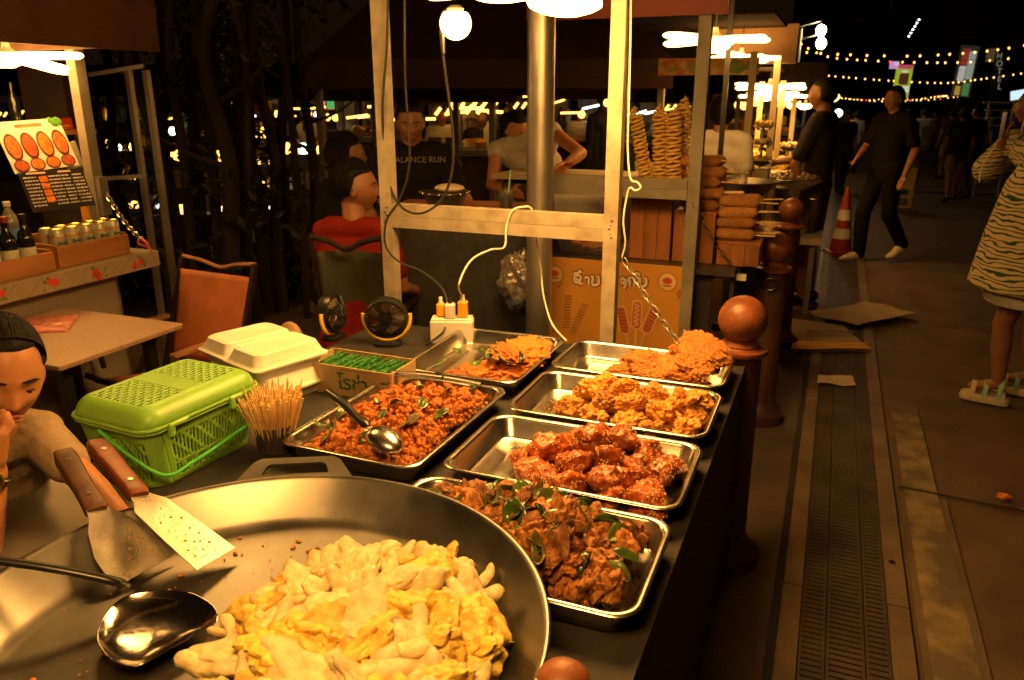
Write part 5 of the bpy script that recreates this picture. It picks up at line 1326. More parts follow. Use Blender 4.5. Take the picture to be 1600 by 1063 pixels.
goods_pile('yellow fried morsel heaped on the cream counter of the grill stall', 'yellow morsels at the grill stall', (xk - .12, 5.95, zc3), .22, .2, .07, 60, .034, mt['potato'])
# shallow pan of snails on a steel pot
sp_ = PD(1240, 279, 6.15)
t = thing('steel_stock_pot', 'wide steel pot with a shallow tray of snails on top', 'pot', (sp_.x, sp_.y, .7))
m = MB(); m.lathe([(0, -.42), (.14, -.42), (.15, -.40), (.15, -.07), (.155, -.065), (.21, -.02), (.222, 0), (.226, .004), (.22, .006), (.2, -.015), (0, -.018)], sp_, 40); m.build('pot_body', mt['steel'], t)
for s in (-1, 1):
    m = MB(); m.tube(smooth_path([sp_ + Vector((.15 * .9, s * .04, -.15)), sp_ + Vector((.20, s * .035, -.15)), sp_ + Vector((.20, -s * .035, -.15))], 5), .007, 8); m.build('handle', mt['steel'], t)
t = thing('pot_bench', 'low cream bench carrying the wide steel pot', 'bench', (sp_.x - .1, sp_.y, 0))
m = MB(); m.box((sp_.x - .05, sp_.y, sp_.z - .45), (.62, .5, .05)); m.build('top', mt['cream'], t, False)
for dx in (-.28, .2):
    for dy in (-.2, .2):
        m = MB(); m.bar((sp_.x + dx, sp_.y + dy, 0), (sp_.x + dx, sp_.y + dy, sp_.z - .477), .04); m.build('leg', mt['paint2'], t, False)
goods_pile('dark and pale snail heaped in the shallow pan on the steel pot', 'snails in the shallow pan', (sp_.x, sp_.y, sp_.z - .01), .18, .18, .05, 110, .02, mt['snail'], 'snail', 'snail')
# tiered glass dishes
def tier(label, c, n, R):
    t = thing('tiered_dish', label, 'cake stand', c)
    m = MB(); m.cyl(c, c + Vector((0, 0, .13 * n)), .012, n=10); m.build('column', mt['steel'], t)
    for k in range(n):
        m = MB(); r = R * (1 - .12 * k); z = .13 * k + .02; m.lathe([(0, z), (r * .6, z), (r, z + .035), (r - .006, z + .035), (r * .58, z + .006), (0, z + .006)], c, 28); m.build('dish', mt['glass'], t)
        pl = MB()
        for j in range(26): a = random.uniform(0, 6.28); q = math.sqrt(random.random()) * r * .75; pl.ell(c + Vector((q * cos(a), q * sin(a), z + .03 + random.random() * .035)), random.uniform(.012, .022), 8, 6)
        f = pl.build('dish_food', mt['squid'] if k % 2 else mt['egg'], t); f['kind'] = 'stuff'
tc1 = PD(1187, 262, 6.05); tier('three tier glass stand of yellow food beside the stall post', tc1, 3, .10)
tc2 = PD(1228, 262, 7.2); tier('two tier glass stand of yellow food behind the snails', tc2, 2, .13)
t = thing('third_stall', 'third lit stall along the kerb with thin metal posts', 'stall', (tc2.x - .5, 7.6, 0))
for u, dpt in ((1212, 7.1), (1232, 8.2), (1180, 7.6)):
    p = PD(u, 250, dpt); m = MB(); m.bar((p.x, p.y, 0), (p.x, p.y, PD(1215, 128, 7.4).z), .045); m.build('post', mt['cream'], t, False)
m = MB(); m.box((tc2.x - .5, tc2.y + .2, tc2.z - .03), (1.3, 1.5, .05)); m.build('countertop', mt['cream'], t, False)
m = MB(); m.box((tc2.x - .5, tc2.y + .2, tc2.z / 2 - .03), (1.25, 1.4, tc2.z - .06)); m.build('cabinet', mt['brownpanel'], t, False)
m = MB(); m.box((tc2.x - .9, tc2.y + .5, PD(1215, 118, 7.4).z + .06), (1.5, 1.8, .02)); m.build('roof', mt['darkroof'], t, False)
goods_pile('golden fried bite on the counter of the third stall', 'golden bites at the third stall', (tc2.x - .25, tc2.y, tc2.z - .004), .4, .3, .10, 90, .042, mt['egg'])
tb = Vector((tc1.x, tc1.y, 0)); t = thing('dish_pedestal', 'narrow cream pedestal under the tiered glass stand', 'pedestal', tb)
m = MB(); m.box((tc1.x, tc1.y, tc1.z / 2 - .002), (.14, .22, tc1.z - .004)); m.build('column', mt['cream'], t, False)

# ================================================================ SIDE CART AND COUNTER OF THE DINERS
k0 = PD(735, 327, 3.75)
t = thing('side_cart', 'dark side cart behind the crossbeam, carrying a steaming pot and a cup', 'cart', (k0.x, k0.y, 0))
R = RZ(12)
m = MB(); m.box((k0.x - .05, k0.y + .12, k0.z - .02), (.78, .42, .035), R); m.build('top', mt['wood'], t, False)
m = MB(); m.box((k0.x - .05, k0.y + .12, k0.z / 2 - .02), (.70, .36, k0.z - .04), R); m.build('cabinet', mt['cloth'], t, False)
q = PD(696, 322, 3.75); q.z = k0.z
t = thing('hot_pot', 'shallow hot pot with bright dotted rim and pale lid on the side cart', 'pot', q)
m = MB(); m.lathe([(0, .0), (.08, .0), (.10, .07), (.115, .075), (.115, .085), (.10, .085), (0, .08)], q, 32); m.build('pot_body', mt['darksteel'], t)
m = MB(); m.ell(q + Vector((.025, 0, .10)), (.075, .06, .022), 24, 10); m.build('lid', mt['cream'], t)
m = MB()
for k in range(14): a = k * 2 * pi / 14; m.ell(q + Vector((.116 * cos(a), .116 * sin(a), .08)), .006, 8, 6)
m.build('rim_studs', mt['gold'], t)
q = PD(791, 324, 3.68); q.z = k0.z
t = thing('iced_drink_cup', 'clear plastic drink cup with a pale green straw on the side cart', 'cup', q)
m = MB(); m.lathe([(0, .001), (.028, .001), (.038, .10), (.0365, .10), (.027, .004), (0, .004)], q, 28); m.build('cup_body', mt['glass'], t)
m = MB(); m.lathe([(0, .006), (.0265, .006), (.031, .055), (0, .055)], q, 24); m.build('drink', mt['cream'], t)
m = MB(); m.cyl(q + Vector((.005, 0, .01)), q + Vector((.018, .01, .19)), .0035, n=10); m.build('straw', mt['mint'], t)
c0 = PD(885, 272, 4.35)
t = thing('serving_counter', 'pale topped serving counter on which the long haired woman leans', 'counter', (c0.x, c0.y, 0))
m = MB(); m.box((c0.x, c0.y + .1, c0.z - .015), (.78, .45, .025)); m.build('top', mt['cream'], t, False)
m = MB(); m.box((c0.x, c0.y + .12, c0.z / 2 - .03), (.72, .40, c0.z - .05)); m.build('cabinet', mt['darkbrown'], t, False)
q = PD(900, 320, 4.1); t = None
m = MB(); m.box(PD(905, 315, 4.12), (.26, .08, .11), None, .006); tag(m.build('white_box', mt['white'], None, 30), 'white plastic box fixed under the serving counter', 'box')
bgp = PD(812, 440, 3.62)
m = chunk(.12, 777, .35, 1.8, 5, (.75, .55, 1.05), .06); o = m.build('plastic_bag', M('printed_bag', (.05, .09, .15), .25, 0, .3, 9, .3, 20, col2=(.16, .12, .09), coat=.4), None, 1); o.location = bgp
tag(o, 'blue and white printed plastic bag hanging beside the steel pole', 'bag')
m = MB(); m.tube([bgp + Vector((0, 0, .10)), bgp + Vector((.02, .0, .25)), PY(838, 400, 3.25) + Vector((0, -.06, .1))], .004, 6); tag(m.build('bag_string', mt['cable']), 'thin dark string tying the printed bag to the pole', 'string')
# ================================================================ PEOPLE
def g_(x, c, s): return math.exp(-((x - c) / s) ** 2)
def head_fn(p, d):
    x, y, z = p
    if z < 0:
        t = -z / .115; x *= 1 - .36 * t ** 1.5; y *= (1 - .05 * t) if y > 0 else (1 - .42 * t)
    if d[1] > 0:
        f = min(1, d[1] * 1.6); ax_ = abs(x); dy = 0
        t = min(1, max(0, (.022 - z) / .048)); ridge = t ** 1.1 if z > -.026 else g_(z, -.026, .0075)
        dy += .025 * ridge * g_(x, 0, .0095) + .008 * g_(ax_, .010, .008) * g_(z, -.027, .008)
        dy -= .010 * g_(ax_, .031, .016) * g_(z, .006, .013)
        dy += .0035 * g_(z, .026, .009) * g_(x, 0, .05)
        dy += .0065 * g_(x, 0, .019) * (g_(z, -.0495, .005) + g_(z, -.062, .0055)) - .003 * g_(x, 0, .021) * g_(z, -.0555, .002)
        dy += .009 * g_(x, 0, .022) * g_(z, -.096, .016) - .004 * g_(x, 0, .03) * g_(z, -.078, .008)
        dy += .005 * g_(ax_, .042, .02) * g_(z, -.022, .018)
        y += dy * f
    return Vector((x, y, z))
def hair_fn(bottom, front=.048):
    def fn(p, d):
        x, y, z = p
        if z < bottom: k = max(0, 1 - (bottom - z) / .05); x *= .55 + .45 * k; y *= .6 + .4 * k
        if y > -.002 and z < front:
            k = min(1, (y + .002) / .045) * min(1, (front - z) / .02); x *= 1 - .38 * k; y *= 1 - .45 * k
        n = noise.noise((x * 55, y * 55, z * 22)) * .0035 + noise.noise((x * 140, y * 140, z * 40)) * .0016
        q = Vector((x, y, z)); return q * (1 + n / .1)
    return fn
def add_hand(m, wr, el, curl=.5, side=1, palm_n=None, s=1):
    """palm with four bent fingers and a thumb, reaching on from the forearm"""
    wr, el = Vector(wr), Vector(el); d = (wr - el).normalized(); n = Vector(palm_n) if palm_n else Vector((0, 1, 0)); n = (n - d * n.dot(d)); n = n.normalized() if n.length > .01 else _perp(d)[0]
    x = d.cross(n) * side; pal = wr + d * .085 * s
    m.cap(wr, wr + d * .035 * s, .026 * s, .034 * s, 10, n, .7); m.cap(wr + d * .03 * s - x * .018 * s, pal - x * .026 * s, .018 * s, .015 * s, 10); m.cap(wr + d * .03 * s, pal, .022 * s, .016 * s, 10, n, .75); m.cap(wr + d * .03 * s + x * .018 * s, pal + x * .026 * s, .018 * s, .015 * s, 10)
    for k, (o, L) in enumerate(((-.030, .062), (-.010, .074), (.010, .070), (.029, .055))):
        a = pal + x * o * s; dd = d; r = .0085 * s
        for j, f in enumerate((.42, .33, .25)):
            ang = curl * (.55 + .35 * j); dd = (dd * cos(ang) + n * sin(ang)).normalized() if j == 0 else (Matrix.Rotation(-ang, 3, n.cross(d).normalized() * -1) @ dd).normalized()
            b = a + dd * L * f * s; m.cap(a, b, r, r * .92, 8); a = b; r *= .93
    b0 = wr + d * .03 * s - x * .024 * s; b1 = b0 + (d * .030 - x * .022 + n * .012) * s; b2 = b1 + (d * .026 - x * .004 + n * .016) * s
    m.cap(b0, b1, .013 * s, .0105 * s, 8); m.cap(b1, b2, .0105 * s, .008 * s, 8)
DEF = dict(pelvis=(0, 0, .93), chest=(0, .0, 1.30), neck=(0, -.01, 1.46), head=(0, .025, 1.60), sh=(.175, -.01, 1.41), el=(.225, -.03, 1.12), wr=(.235, .05, .88), hip=(.088, 0, .91), kn=(.095, .02, .49), an=(.10, -.02, .085), toe=(.11, .15, .03))
def person(label, loc, face, J=None, h=1.72, bulk=1, top='black_tee', bottom='denim', shoe='black', hair='hair', skin='skin2', hairlen=-.035, sleeve=.6, legs='long', head_yaw=0, head_pitch=0, head_roll=0, vox=.012, group=None, long_hair=False, curl=(.35, .35), detail=False, cap=None, female=False, R0=None, palm=None, no_face=False, bun=False, strands=0):
    """J overrides joints; keys end in L / R (R is +x). Everything is laid out in the person's own frame, +Y forward."""
    t = thing('person', label, 'person', (0, 0, 0), group)
    s = h / 1.72; D = {}
    for k, v in DEF.items():
        v = Vector(v) * s
        if k in ('sh', 'el', 'wr', 'hip', 'kn', 'an', 'toe'):
            D[k + 'R'] = v; D[k + 'L'] = Vector((-v.x, v.y, v.z))
        else: D[k] = v
    for k, v in (J or {}).items(): D[k] = Vector(v)
    b = bulk * s; HR = RZ(-head_yaw) @ RX(-head_pitch) @ RY(head_roll)
    fw = Vector((0, 1, 0))
    ax_sh = (D['shR'] - D['shL']).normalized(); ax_hp = (D['hipR'] - D['hipL']).normalized(); spine = (D['neck'] - D['pelvis']).normalized(); front = ax_sh.cross(spine) * -1
    def torso(m, e, lo=None):
        P, Cc, Nn = D['pelvis'], D['chest'], D['neck']; w = .9 if female else 1
        m.cap(P - ax_hp * .07 * s, P + ax_hp * .07 * s, .115 * b + e, .115 * b + e, 14, front, .85)
        m.cap(P - ax_hp * .03 * s, Cc - ax_sh * .05 * s, .115 * b * w + e, .12 * b * w + e, 14, front, .78); m.cap(P + ax_hp * .03 * s, Cc + ax_sh * .05 * s, .115 * b * w + e, .12 * b * w + e, 14, front, .78)
        m.cap(Cc - ax_sh * .065 * s, Cc + ax_sh * .065 * s, .118 * b * w + e, .118 * b * w + e, 14, front, .82)
        m.cap(D['shL'].lerp(Nn, .25), D['shR'].lerp(Nn, .25), .058 * b + e, .058 * b + e, 12); m.cap(D['shL'], Cc, .055 * b + e, .10 * b + e, 12, front, .8); m.cap(D['shR'], Cc, .055 * b + e, .10 * b + e, 12, front, .8)
    m = MB(); torso(m, 0)
    m.cap(D['neck'] - Vector((0, 0, .03 * s)), D['head'] + HR @ Vector((0, -.02, -.05)) * s, .056 * s, .050 * s, 14)
    m.ell(D['head'], (.074 * s, .096 * s, .115 * s), 96 if detail else 40, 72 if detail else 28, HR, lambda p, d: head_fn(p / s, d) * s)
    if detail:
        for q in (-1, 1): m.ell(D['head'] + HR @ Vector((q * .031, .0755, .0085)) * s, (.0150 * s, .0088 * s, .0068 * s), 20, 12, HR)
    for q in (-1, 1): m.ell(D['head'] + HR @ Vector((q * .075, -.006, -.008)) * s, (.009 * s, .017 * s, .029 * s), 12, 8, HR)
    for q in 'LR':
        m.cap(D['sh' + q], D['el' + q], .050 * b, .040 * b); m.cap(D['el' + q], D['el' + q].lerp(D['wr' + q], .35), .040 * b, .041 * b); m.cap(D['el' + q].lerp(D['wr' + q], .3), D['wr' + q], .041 * b, .027 * s)
        add_hand(m, D['wr' + q], D['el' + q], curl[0 if q == 'L' else 1], 1 if q == 'L' else -1, (palm or {}).get(q), s * .95)
        m.cap(D['hip' + q], D['kn' + q], .082 * b, .056 * b); m.cap(D['kn' + q], D['kn' + q].lerp(D['an' + q], .4), .055 * b, .054 * b, flat=None); m.cap(D['kn' + q].lerp(D['an' + q], .35), D['an' + q], .055 * b, .036 * s); m.cap(D['an' + q] - Vector((0, 0, .02)), D['toe' + q], .036 * s, .026 * s)
    m.build('body', mt[skin], t, 80, REM(vox * (.55 if not detail else 1), 3))
    H = lambda *p: D['head'] + HR @ Vector(p) * s
    if detail or not no_face:
        for q in (-1, 1):
            m = MB(); m.ell(H(q * .031, .0745, .001 if not detail else -.0005), (.0125 * s, .008 * s, .0052 * s), 14, 10, HR); e = m.build('eye', mt['eyew'], t)
            m = MB(); m.ell(H(q * .031, .0795, .0015 if not detail else -.002), (.0055 * s, .0042 * s, .0046 * s), 12, 8, HR); m.build('iris', mt['iris'], e)
            m = MB(); m.tube([H(q * a, y, z) for a, y, z in ((.014, .0925, .0265), (.026, .0915, .0290), (.040, .083, .0285), (.053, .068, .0200))], [.0025 * s, .0036 * s, .0032 * s, .0012 * s], 6, True, .7); m.build('eyebrow', mt['hair'], t)
            m = MB(); m.tube([H(q * a, y, z) for a, y, z in ((.0165, .0795, .0015), (.024, .0848, .0025), (.033, .0845, .0025), (.041, .0780, .0010), (.046, .0705, -.0015))], .0014 * s, 6); m.build('eyelashes', mt['hair'], t)
        m = MB(); m.ell(H(0, .0962, -.0500), (.0205 * s, .0048 * s, .0036 * s), 16, 8, HR); m.ell(H(0, .0962, -.0605), (.018 * s, .0052 * s, .0048 * s), 16, 8, HR); m.build('lips', mt['lips'], t)
    m = MB(); m.ell(H(0, -.014, .010), (.081 * s, .104 * s, .119 * s), 72 if detail else 36, 48 if detail else 26, HR, lambda p, d: hair_fn(hairlen, .076 if detail else .06)(p / s, d) * s)
    if bun:
        m.ell(H(0, -.115, .035), (.042 * s, .04 * s, .04 * s), 24, 16, HR)
        for q in (-1, 1): m.cap(H(q * .066, -.005, .03), H(q * .05, -.085, .0), .018 * s, .022 * s)
    if long_hair:
        for q in (-.05, -.02, .02, .05): m.cap(H(q, -.055, .05), D['neck'] + Vector((q * 1.5, -.06 * s, -.16 * s)), .052 * s, .038 * s)
        m.build('hair', mt[hair], t, 80, REM(vox * .6, 2))
    else: m.build('hair', mt[hair], t, 80)
    if strands:
        m = MB(); rs_ = random.Random(len(label))
        for k in range(strands):
            th = rs_.uniform(0, 2 * pi); z0 = rs_.uniform(-.2, 1.0); d0 = Vector((math.sqrt(1 - min(1, z0 * z0)) * cos(th), math.sqrt(1 - min(1, z0 * z0)) * sin(th), z0))
            if bun:
                ang = rs_.uniform(-1.45, 1.45); d0 = Vector((sin(ang), .60 * cos(ang), .80 * cos(ang) + .05)).normalized() if rs_.random() < .7 else Vector((sin(ang), .1, abs(cos(ang)))).normalized()
                d1 = Vector((0, -.97, .22)) + Vector((rs_.gauss(0, .06), 0, rs_.gauss(0, .08)))
            elif d0.y > .1 and d0.z < .66: continue
            elif d0.y > -.1: d1 = d0 + Vector((rs_.gauss(0, .15), -.28, rs_.gauss(.02, .06)))
            else: d1 = (d0 + Vector((rs_.gauss(0, .12), rs_.gauss(-.06, .12), -.30 if d0.z < .8 else rs_.gauss(0, .2))))
            n = 9 if bun else 4; pts = []
            off = 1.0 + rs_.uniform(.0, .05 if bun else .07)
            for j in range(n):
                u = j / (n - 1); q = d0.lerp(d1, u).normalized(); lift = off + (0 if bun else .05 * u)
                pts.append(H(q.x * .081 * lift, -.014 + q.y * .104 * lift, .010 + q.z * .119 * lift))
            m.tube(pts, [.0011 * s * (1 - .5 * j / n) for j in range(n)], 3, False)
        m.build('hair_strands', mt[hair], t, False)
    if cap:
        m = MB(); m.ell(H(0, -.010, .035), (.088 * s, .11 * s, .10 * s), 28, 14, HR, lambda p, d: Vector((p.x, p.y, max(p.z, .0)))); m.box(H(0, .12, .036), (.13 * s, .09 * s, .008), HR, .003); m.build('cap', mt[cap], t)
    m = MB(); torso(m, .014)
    for q in 'LR':
        e = D['sh' + q].lerp(D['el' + q], sleeve); m.cap(D['sh' + q], e, .066 * b, .060 * b)
        if sleeve > 1: m.cap(D['el' + q], D['el' + q].lerp(D['wr' + q], sleeve - 1), .056 * b, .046 * b)
    m.cap(D['pelvis'] - ax_hp * .06 * s - spine * .05, D['pelvis'] + ax_hp * .06 * s - spine * .05, .128 * b, .128 * b, 14, front, .85)
    shirt = m.build('shirt', mt[top], t, 80, REM(vox, 5))
    if legs:
        m = MB(); P = D['pelvis'] - spine * .03
        m.cap(P - ax_hp * .055 * s, P + ax_hp * .055 * s, .125 * b, .125 * b, 14, front, .85)
        for q in 'LR':
            f = 1 if legs == 'long' else .75
            if legs == 'long': m.cap(D['hip' + q], D['kn' + q], .098 * b, .076 * b); m.cap(D['kn' + q], D['an' + q] - Vector((0, 0, .015)), .076 * b, .062 * b)
            else: m.cap(D['hip' + q], D['hip' + q].lerp(D['kn' + q], .8), .100 * b, .092 * b)
        m.build('trousers' if legs == 'long' else 'shorts', mt[bottom], t, 80, REM(vox, 5))
    if shoe:
        for q in 'LR':
            a, to = D['an' + q], D['toe' + q]; dd = (to - a); dd = dd.normalized(); heel = a - Vector((0, 0, .045 * s)) - Vector((dd.x, dd.y, 0)) * .035 * s
            m = MB(); m.cap(heel, to - Vector((0, 0, .0)), .046 * s, .042 * s, 14); m.cap(a - Vector((0, 0, .03)), a.lerp(to, .55), .044 * s, .036 * s, 14); m.cap(to, to + Vector((dd.x, dd.y, 0)) * .05 * s, .036 * s, .030 * s, 14, (0, 0, 1), .8)
            sh = m.build('shoe', mt[shoe], t, 80, REM(vox * .8, 3))
    if R0 is None: t.location = loc; t.rotation_euler = (0, 0, radians(face))
    return t, D, HR
def facing(d): return math.degrees(math.atan2(-d[0], d[1]))          # rotation that turns +Y to d
IR = Vector((_cy, _sy, 0)); AW = Vector((-_sy, _cy, 0))              # towards picture right / away from the camera
def local(loc, face): 
    Mi = (Matrix.Translation(Vector(loc)) @ Matrix.Rotation(radians(face), 4, 'Z')).inverted(); return lambda p: Mi @ Vector(p)

# --- the woman at the left edge, cheek on her fist
hw = PD(4, 586, 1.58); fa_ = facing((1, -.10, 0)); lw = Vector((hw.x - .15, hw.y + .02, 0)); L = local(lw, fa_)
hl = L(hw)
wrR = L(PD(-12, 738, 1.45)); elR = L(PD(-26, 860, 1.45)); shL = L(PD(58, 676, 1.74)); elL = L(PD(135, 752, 1.66)); wrL = L(PD(180, 800, 1.66))
nk = Vector((hl.x * .8 + .02, hl.y - .10, hl.z - .15)); shR = Vector((.17, nk.y - .06, nk.z - .075))
J = dict(head=hl, neck=nk, chest=(nk.x * .7, nk.y - .10, nk.z - .17), pelvis=(0, nk.y - .30, nk.z - .52), shR=shR, shL=shL, elR=elR, wrR=wrR, elL=elL, wrL=wrL,
         hipR=(.09, nk.y - .28, nk.z - .52), hipL=(-.09, nk.y - .28, nk.z - .52), knR=(.12, .20, .5), knL=(-.12, .20, .5), anR=(.12, .16, .09), anL=(-.12, .16, .09), toeR=(.12, .33, .03), toeL=(-.12, .33, .03))
pw, D, HR = person('woman in a beige tee at the left edge, cheek resting on her fist', lw, fa_, J, 1.62, .82, 'shirt_beige', 'denim', 'black', skin='skin', sleeve=.62, vox=.0055, detail=True, head_yaw=20, head_pitch=13, head_roll=-9, hairlen=-.03, female=True, curl=(.5, 1.5), palm={'R': (-1, .15, .0)}, bun=True, strands=1500)
# watch on the right wrist (a part, worn)
pos = D['wrR'].lerp(D['elR'], .07); ax_ = (D['wrR'] - D['elR']).normalized(); X, Y = _perp(ax_); Mw = Matrix.Translation(lw) @ Matrix.Rotation(radians(fa_), 4, 'Z')
def w3(p): return Mw @ Vector(p)
ax_w = (w3(D['wrR']) - w3(D['elR'])).normalized(); pw_ = w3(pos); to = (EYE - pw_); to = (to - ax_w * to.dot(ax_w)).normalized(); si = ax_w.cross(to)
def part_on(p, name, mb, mat, **k):
    o = mb.build(name, mat, None, **k); o.parent = p; o.matrix_parent_inverse = (Matrix.Translation(p.location) @ Matrix.Rotation(p.rotation_euler.z, 4, 'Z')).inverted(); return o
m = MB(); m.tube([pw_ + (to * cos(a) + si * sin(a)) * .033 for a in [2 * pi * k / 24 for k in range(25)]], .007, 8, False, .5); wt = part_on(pw, 'watch_strap', m, mt['black'])
fo = pw_ + to * .034; m = MB(); Rw = Matrix((si, ax_w, to)).transposed(); m.lathe([(0, 0), (.019, 0), (.021, .004), (.019, .009), (.016, .009), (.016, .007), (0, .007)], fo, 32, R=Rw); part_on(pw, 'watch_case', m, mt['gold'])
m = MB(); m.lathe([(.0155, .0075), (0, .0076)], fo, 28, R=Rw); part_on(pw, 'watch_dial', m, mt['black'])
m = MB(); m.bar(fo + Rw @ Vector((0, 0, .0082)), fo + Rw @ Vector((.007, .004, .0082)), .0014, .0005, to); m.bar(fo + Rw @ Vector((0, 0, .0082)), fo + Rw @ Vector((-.003, .010, .0082)), .0012, .0005, to); part_on(pw, 'watch_hands', m, mt['gold'], smooth=False)
t = thing('stool', 'dark stool under the seated woman in beige', 'stool', (lw.x + .02 - .30, lw.y, 0))
sx, sy = lw.x - .33, lw.y + .02; zs = max(.2, J['pelvis'][2] - .13)
m = MB(); m.cyl((sx, sy, zs - .03), (sx, sy, zs), .17, n=28); m.build('seat', mt['darkbrown'], t)
for a in range(4):
    m = MB(); q = Vector((.12 * cos(a * pi / 2 + .7), .12 * sin(a * pi / 2 + .7), 0)); m.bar((sx + q.x, sy + q.y, zs - .031), (sx + q.x * 1.25, sy + q.y * 1.25, 0), .03); m.build('leg', mt['darkbrown'], t, False)

# --- man in red, seated in a camp chair with his back to us
def seated(hp, face, **kw):
    """head position in the world, facing; the rest follows sitting"""
    loc = Vector((hp.x, hp.y, 0)); z = hp.z
    J = dict(head=(0, .03, z), neck=(0, -.01, z - .14), chest=(0, -.04, z - .31), pelvis=(0, -.10, z - .68), hipR=(.09, -.08, z - .69), hipL=(-.09, -.08, z - .69), knR=(.13, .36, z - .70), knL=(-.13, .36, z - .70), anR=(.13, .34, .09), anL=(-.13, .34, .09), toeR=(.13, .50, .03), toeL=(-.13, .50, .03),
             shR=(.185, -.02, z - .20), shL=(-.185, -.02, z - .20), elR=(.26, .0, z - .47), elL=(-.26, .0, z - .47), wrR=(.20, .24, z - .52), wrL=(-.20, .24, z - .52))
    J.update(kw.pop('J', {})); return person(kw.pop('label'), loc, face, J, **kw)
hr = PD(553, 296, 3.5); fr = facing(AW + IR * .12)
seated(hr, fr, label='man in a red tee seated with his back turned, looking to his right', top='red_tee', bottom='denim', head_yaw=76, strands=1500, vox=.009, bulk=.80, J=dict(shR=(.145, -.02, hr.z - .19), shL=(-.145, -.02, hr.z - .19), elR=(.20, .02, hr.z - .45), elL=(-.19, .02, hr.z - .45)), sleeve=.7, hairlen=-.02)
c = Vector((hr.x, hr.y, 0)) + Vector((-sin(radians(fr)), cos(radians(fr)), 0)) * -.02
oc = camp_chair('olive canvas camp chair under the man in the red tee', c, fr, mt['olive'], rail='chairframe'); oc.scale = (.64, .8, 1.25); oc.location = Vector((hr.x, hr.y, 0)) + IR * .035 + AW * .05
hd_ = PD(535, 246, 4.25); seated(hd_, facing(IR * .8 + AW * .6), label='dark haired person in black seated beyond the man in red', top='black_tee', bottom='denim', head_yaw=10, strands=1200, vox=.011, sleeve=.7, hairlen=-.05, no_face=True)
t = thing('stool', 'dark stool under the dark haired person in black', 'stool', (hd_.x, hd_.y, 0))
m = MB(); zz = hd_.z - .82; m.cyl((hd_.x - .08, hd_.y, zz - .04), (hd_.x - .08, hd_.y, zz), .17, n=24); m.build('seat', mt['darkbrown'], t)
for a in range(4):
    m = MB(); q = Vector((.12 * cos(a * pi / 2), .12 * sin(a * pi / 2), 0)); m.bar((hd_.x - .08 + q.x, hd_.y + q.y, zz - .041), (hd_.x - .08 + q.x * 1.2, hd_.y + q.y * 1.2, 0), .03); m.build('leg', mt['darkbrown'], t, False)
# --- man in a black tee standing behind the left post
def standing(u, vtop, depth, label, face, **kw):
    top_ = PD(u, vtop, depth); h = kw.pop('h', None) or top_.z
    return person(label, Vector((top_.x, top_.y, 0)), face, kw.pop('J', None), h, **kw)
f4 = facing(-AW + IR * .15); tp = PD(640, 158, 4.15); h4 = tp.z; s4 = h4 / 1.72
p4, D4, _ = standing(640, 158, 4.15, 'man in a printed black tee standing behind the left post', f4, top='black_tee', bottom='denim', vox=.010, strands=1200, bulk=1.12, sleeve=.75, head_pitch=12, J=dict(elL=(-.30 * s4, .08, 1.16 * s4), wrL=(-.26 * s4, .30, 1.05 * s4), elR=(.28 * s4, .06, 1.14 * s4), wrR=(.20 * s4, .30, 1.04 * s4)))
tx = text_mesh('BALANCE RUN', .043, mt['greypanel'], 'shirt_lettering', None, Vector((-.03, .150 * s4, 1.315)), RZ(180) @ RX(90)); tx.parent = p4
# --- long haired woman leaning on the counter behind the pole
f5 = facing(-AW * .7 + IR * .5); hp5 = PD(806, 205, 4.72); l5 = Vector((hp5.x, hp5.y, 0)); L5 = local(l5, f5); z5 = hp5.z
elb = L5(PD(908, 240, 4.45)); wr5 = L5(PD(884, 258, 4.36)); shl5 = L5(PD(862, 205, 4.66)); shr5 = L5(PD(776, 235, 4.72))
person('long haired woman in a cream top leaning on the pale counter behind the steel pole', l5, f5, dict(head=L5(hp5), neck=L5(PD(822, 222, 4.74)), chest=L5(PD(838, 262, 4.80)), pelvis=L5(PD(842, 345, 4.9)), shL=shl5, shR=shr5, elL=elb, wrL=wr5, elR=L5(PD(768, 290, 4.6)), wrR=L5(PD(800, 300, 4.4)), hipR=(.09, -.05, .80), hipL=(-.09, -.05, .80)), 1.62, .9, 'cream_top' if 'cream_top' in mt else 'white_tee', 'denim', 'black', vox=.009, sleeve=.12, long_hair=True, female=True, head_pitch=20, no_face=True, skin='skin', curl=(.6, .4))
m = MB(); bq = PD(889, 257, 4.30); m.tube([bq + Vector((.02 * cos(a), .02 * sin(a), 0)) for a in [2 * pi * k / 16 for k in range(17)]], .008, 8, False); tag(m.build('red_hair_band', mt['cone']), 'red hair band lying by the leaning woman\'s hand', 'hair band')
standing(940, 172, 5.1, 'person in black with back turned, behind the right post', facing(AW + IR * .2), top='black_tee', bottom='denim', vox=.013, bulk=1.1, no_face=True, long_hair=True)
standing(1130, 152, 5.35, 'vendor in a white tee behind the potato spirals, dark hair', facing(IR * .5 + AW * .9), top='white_tee', bottom='denim', vox=.012, no_face=True, hairlen=-.06, strands=900)
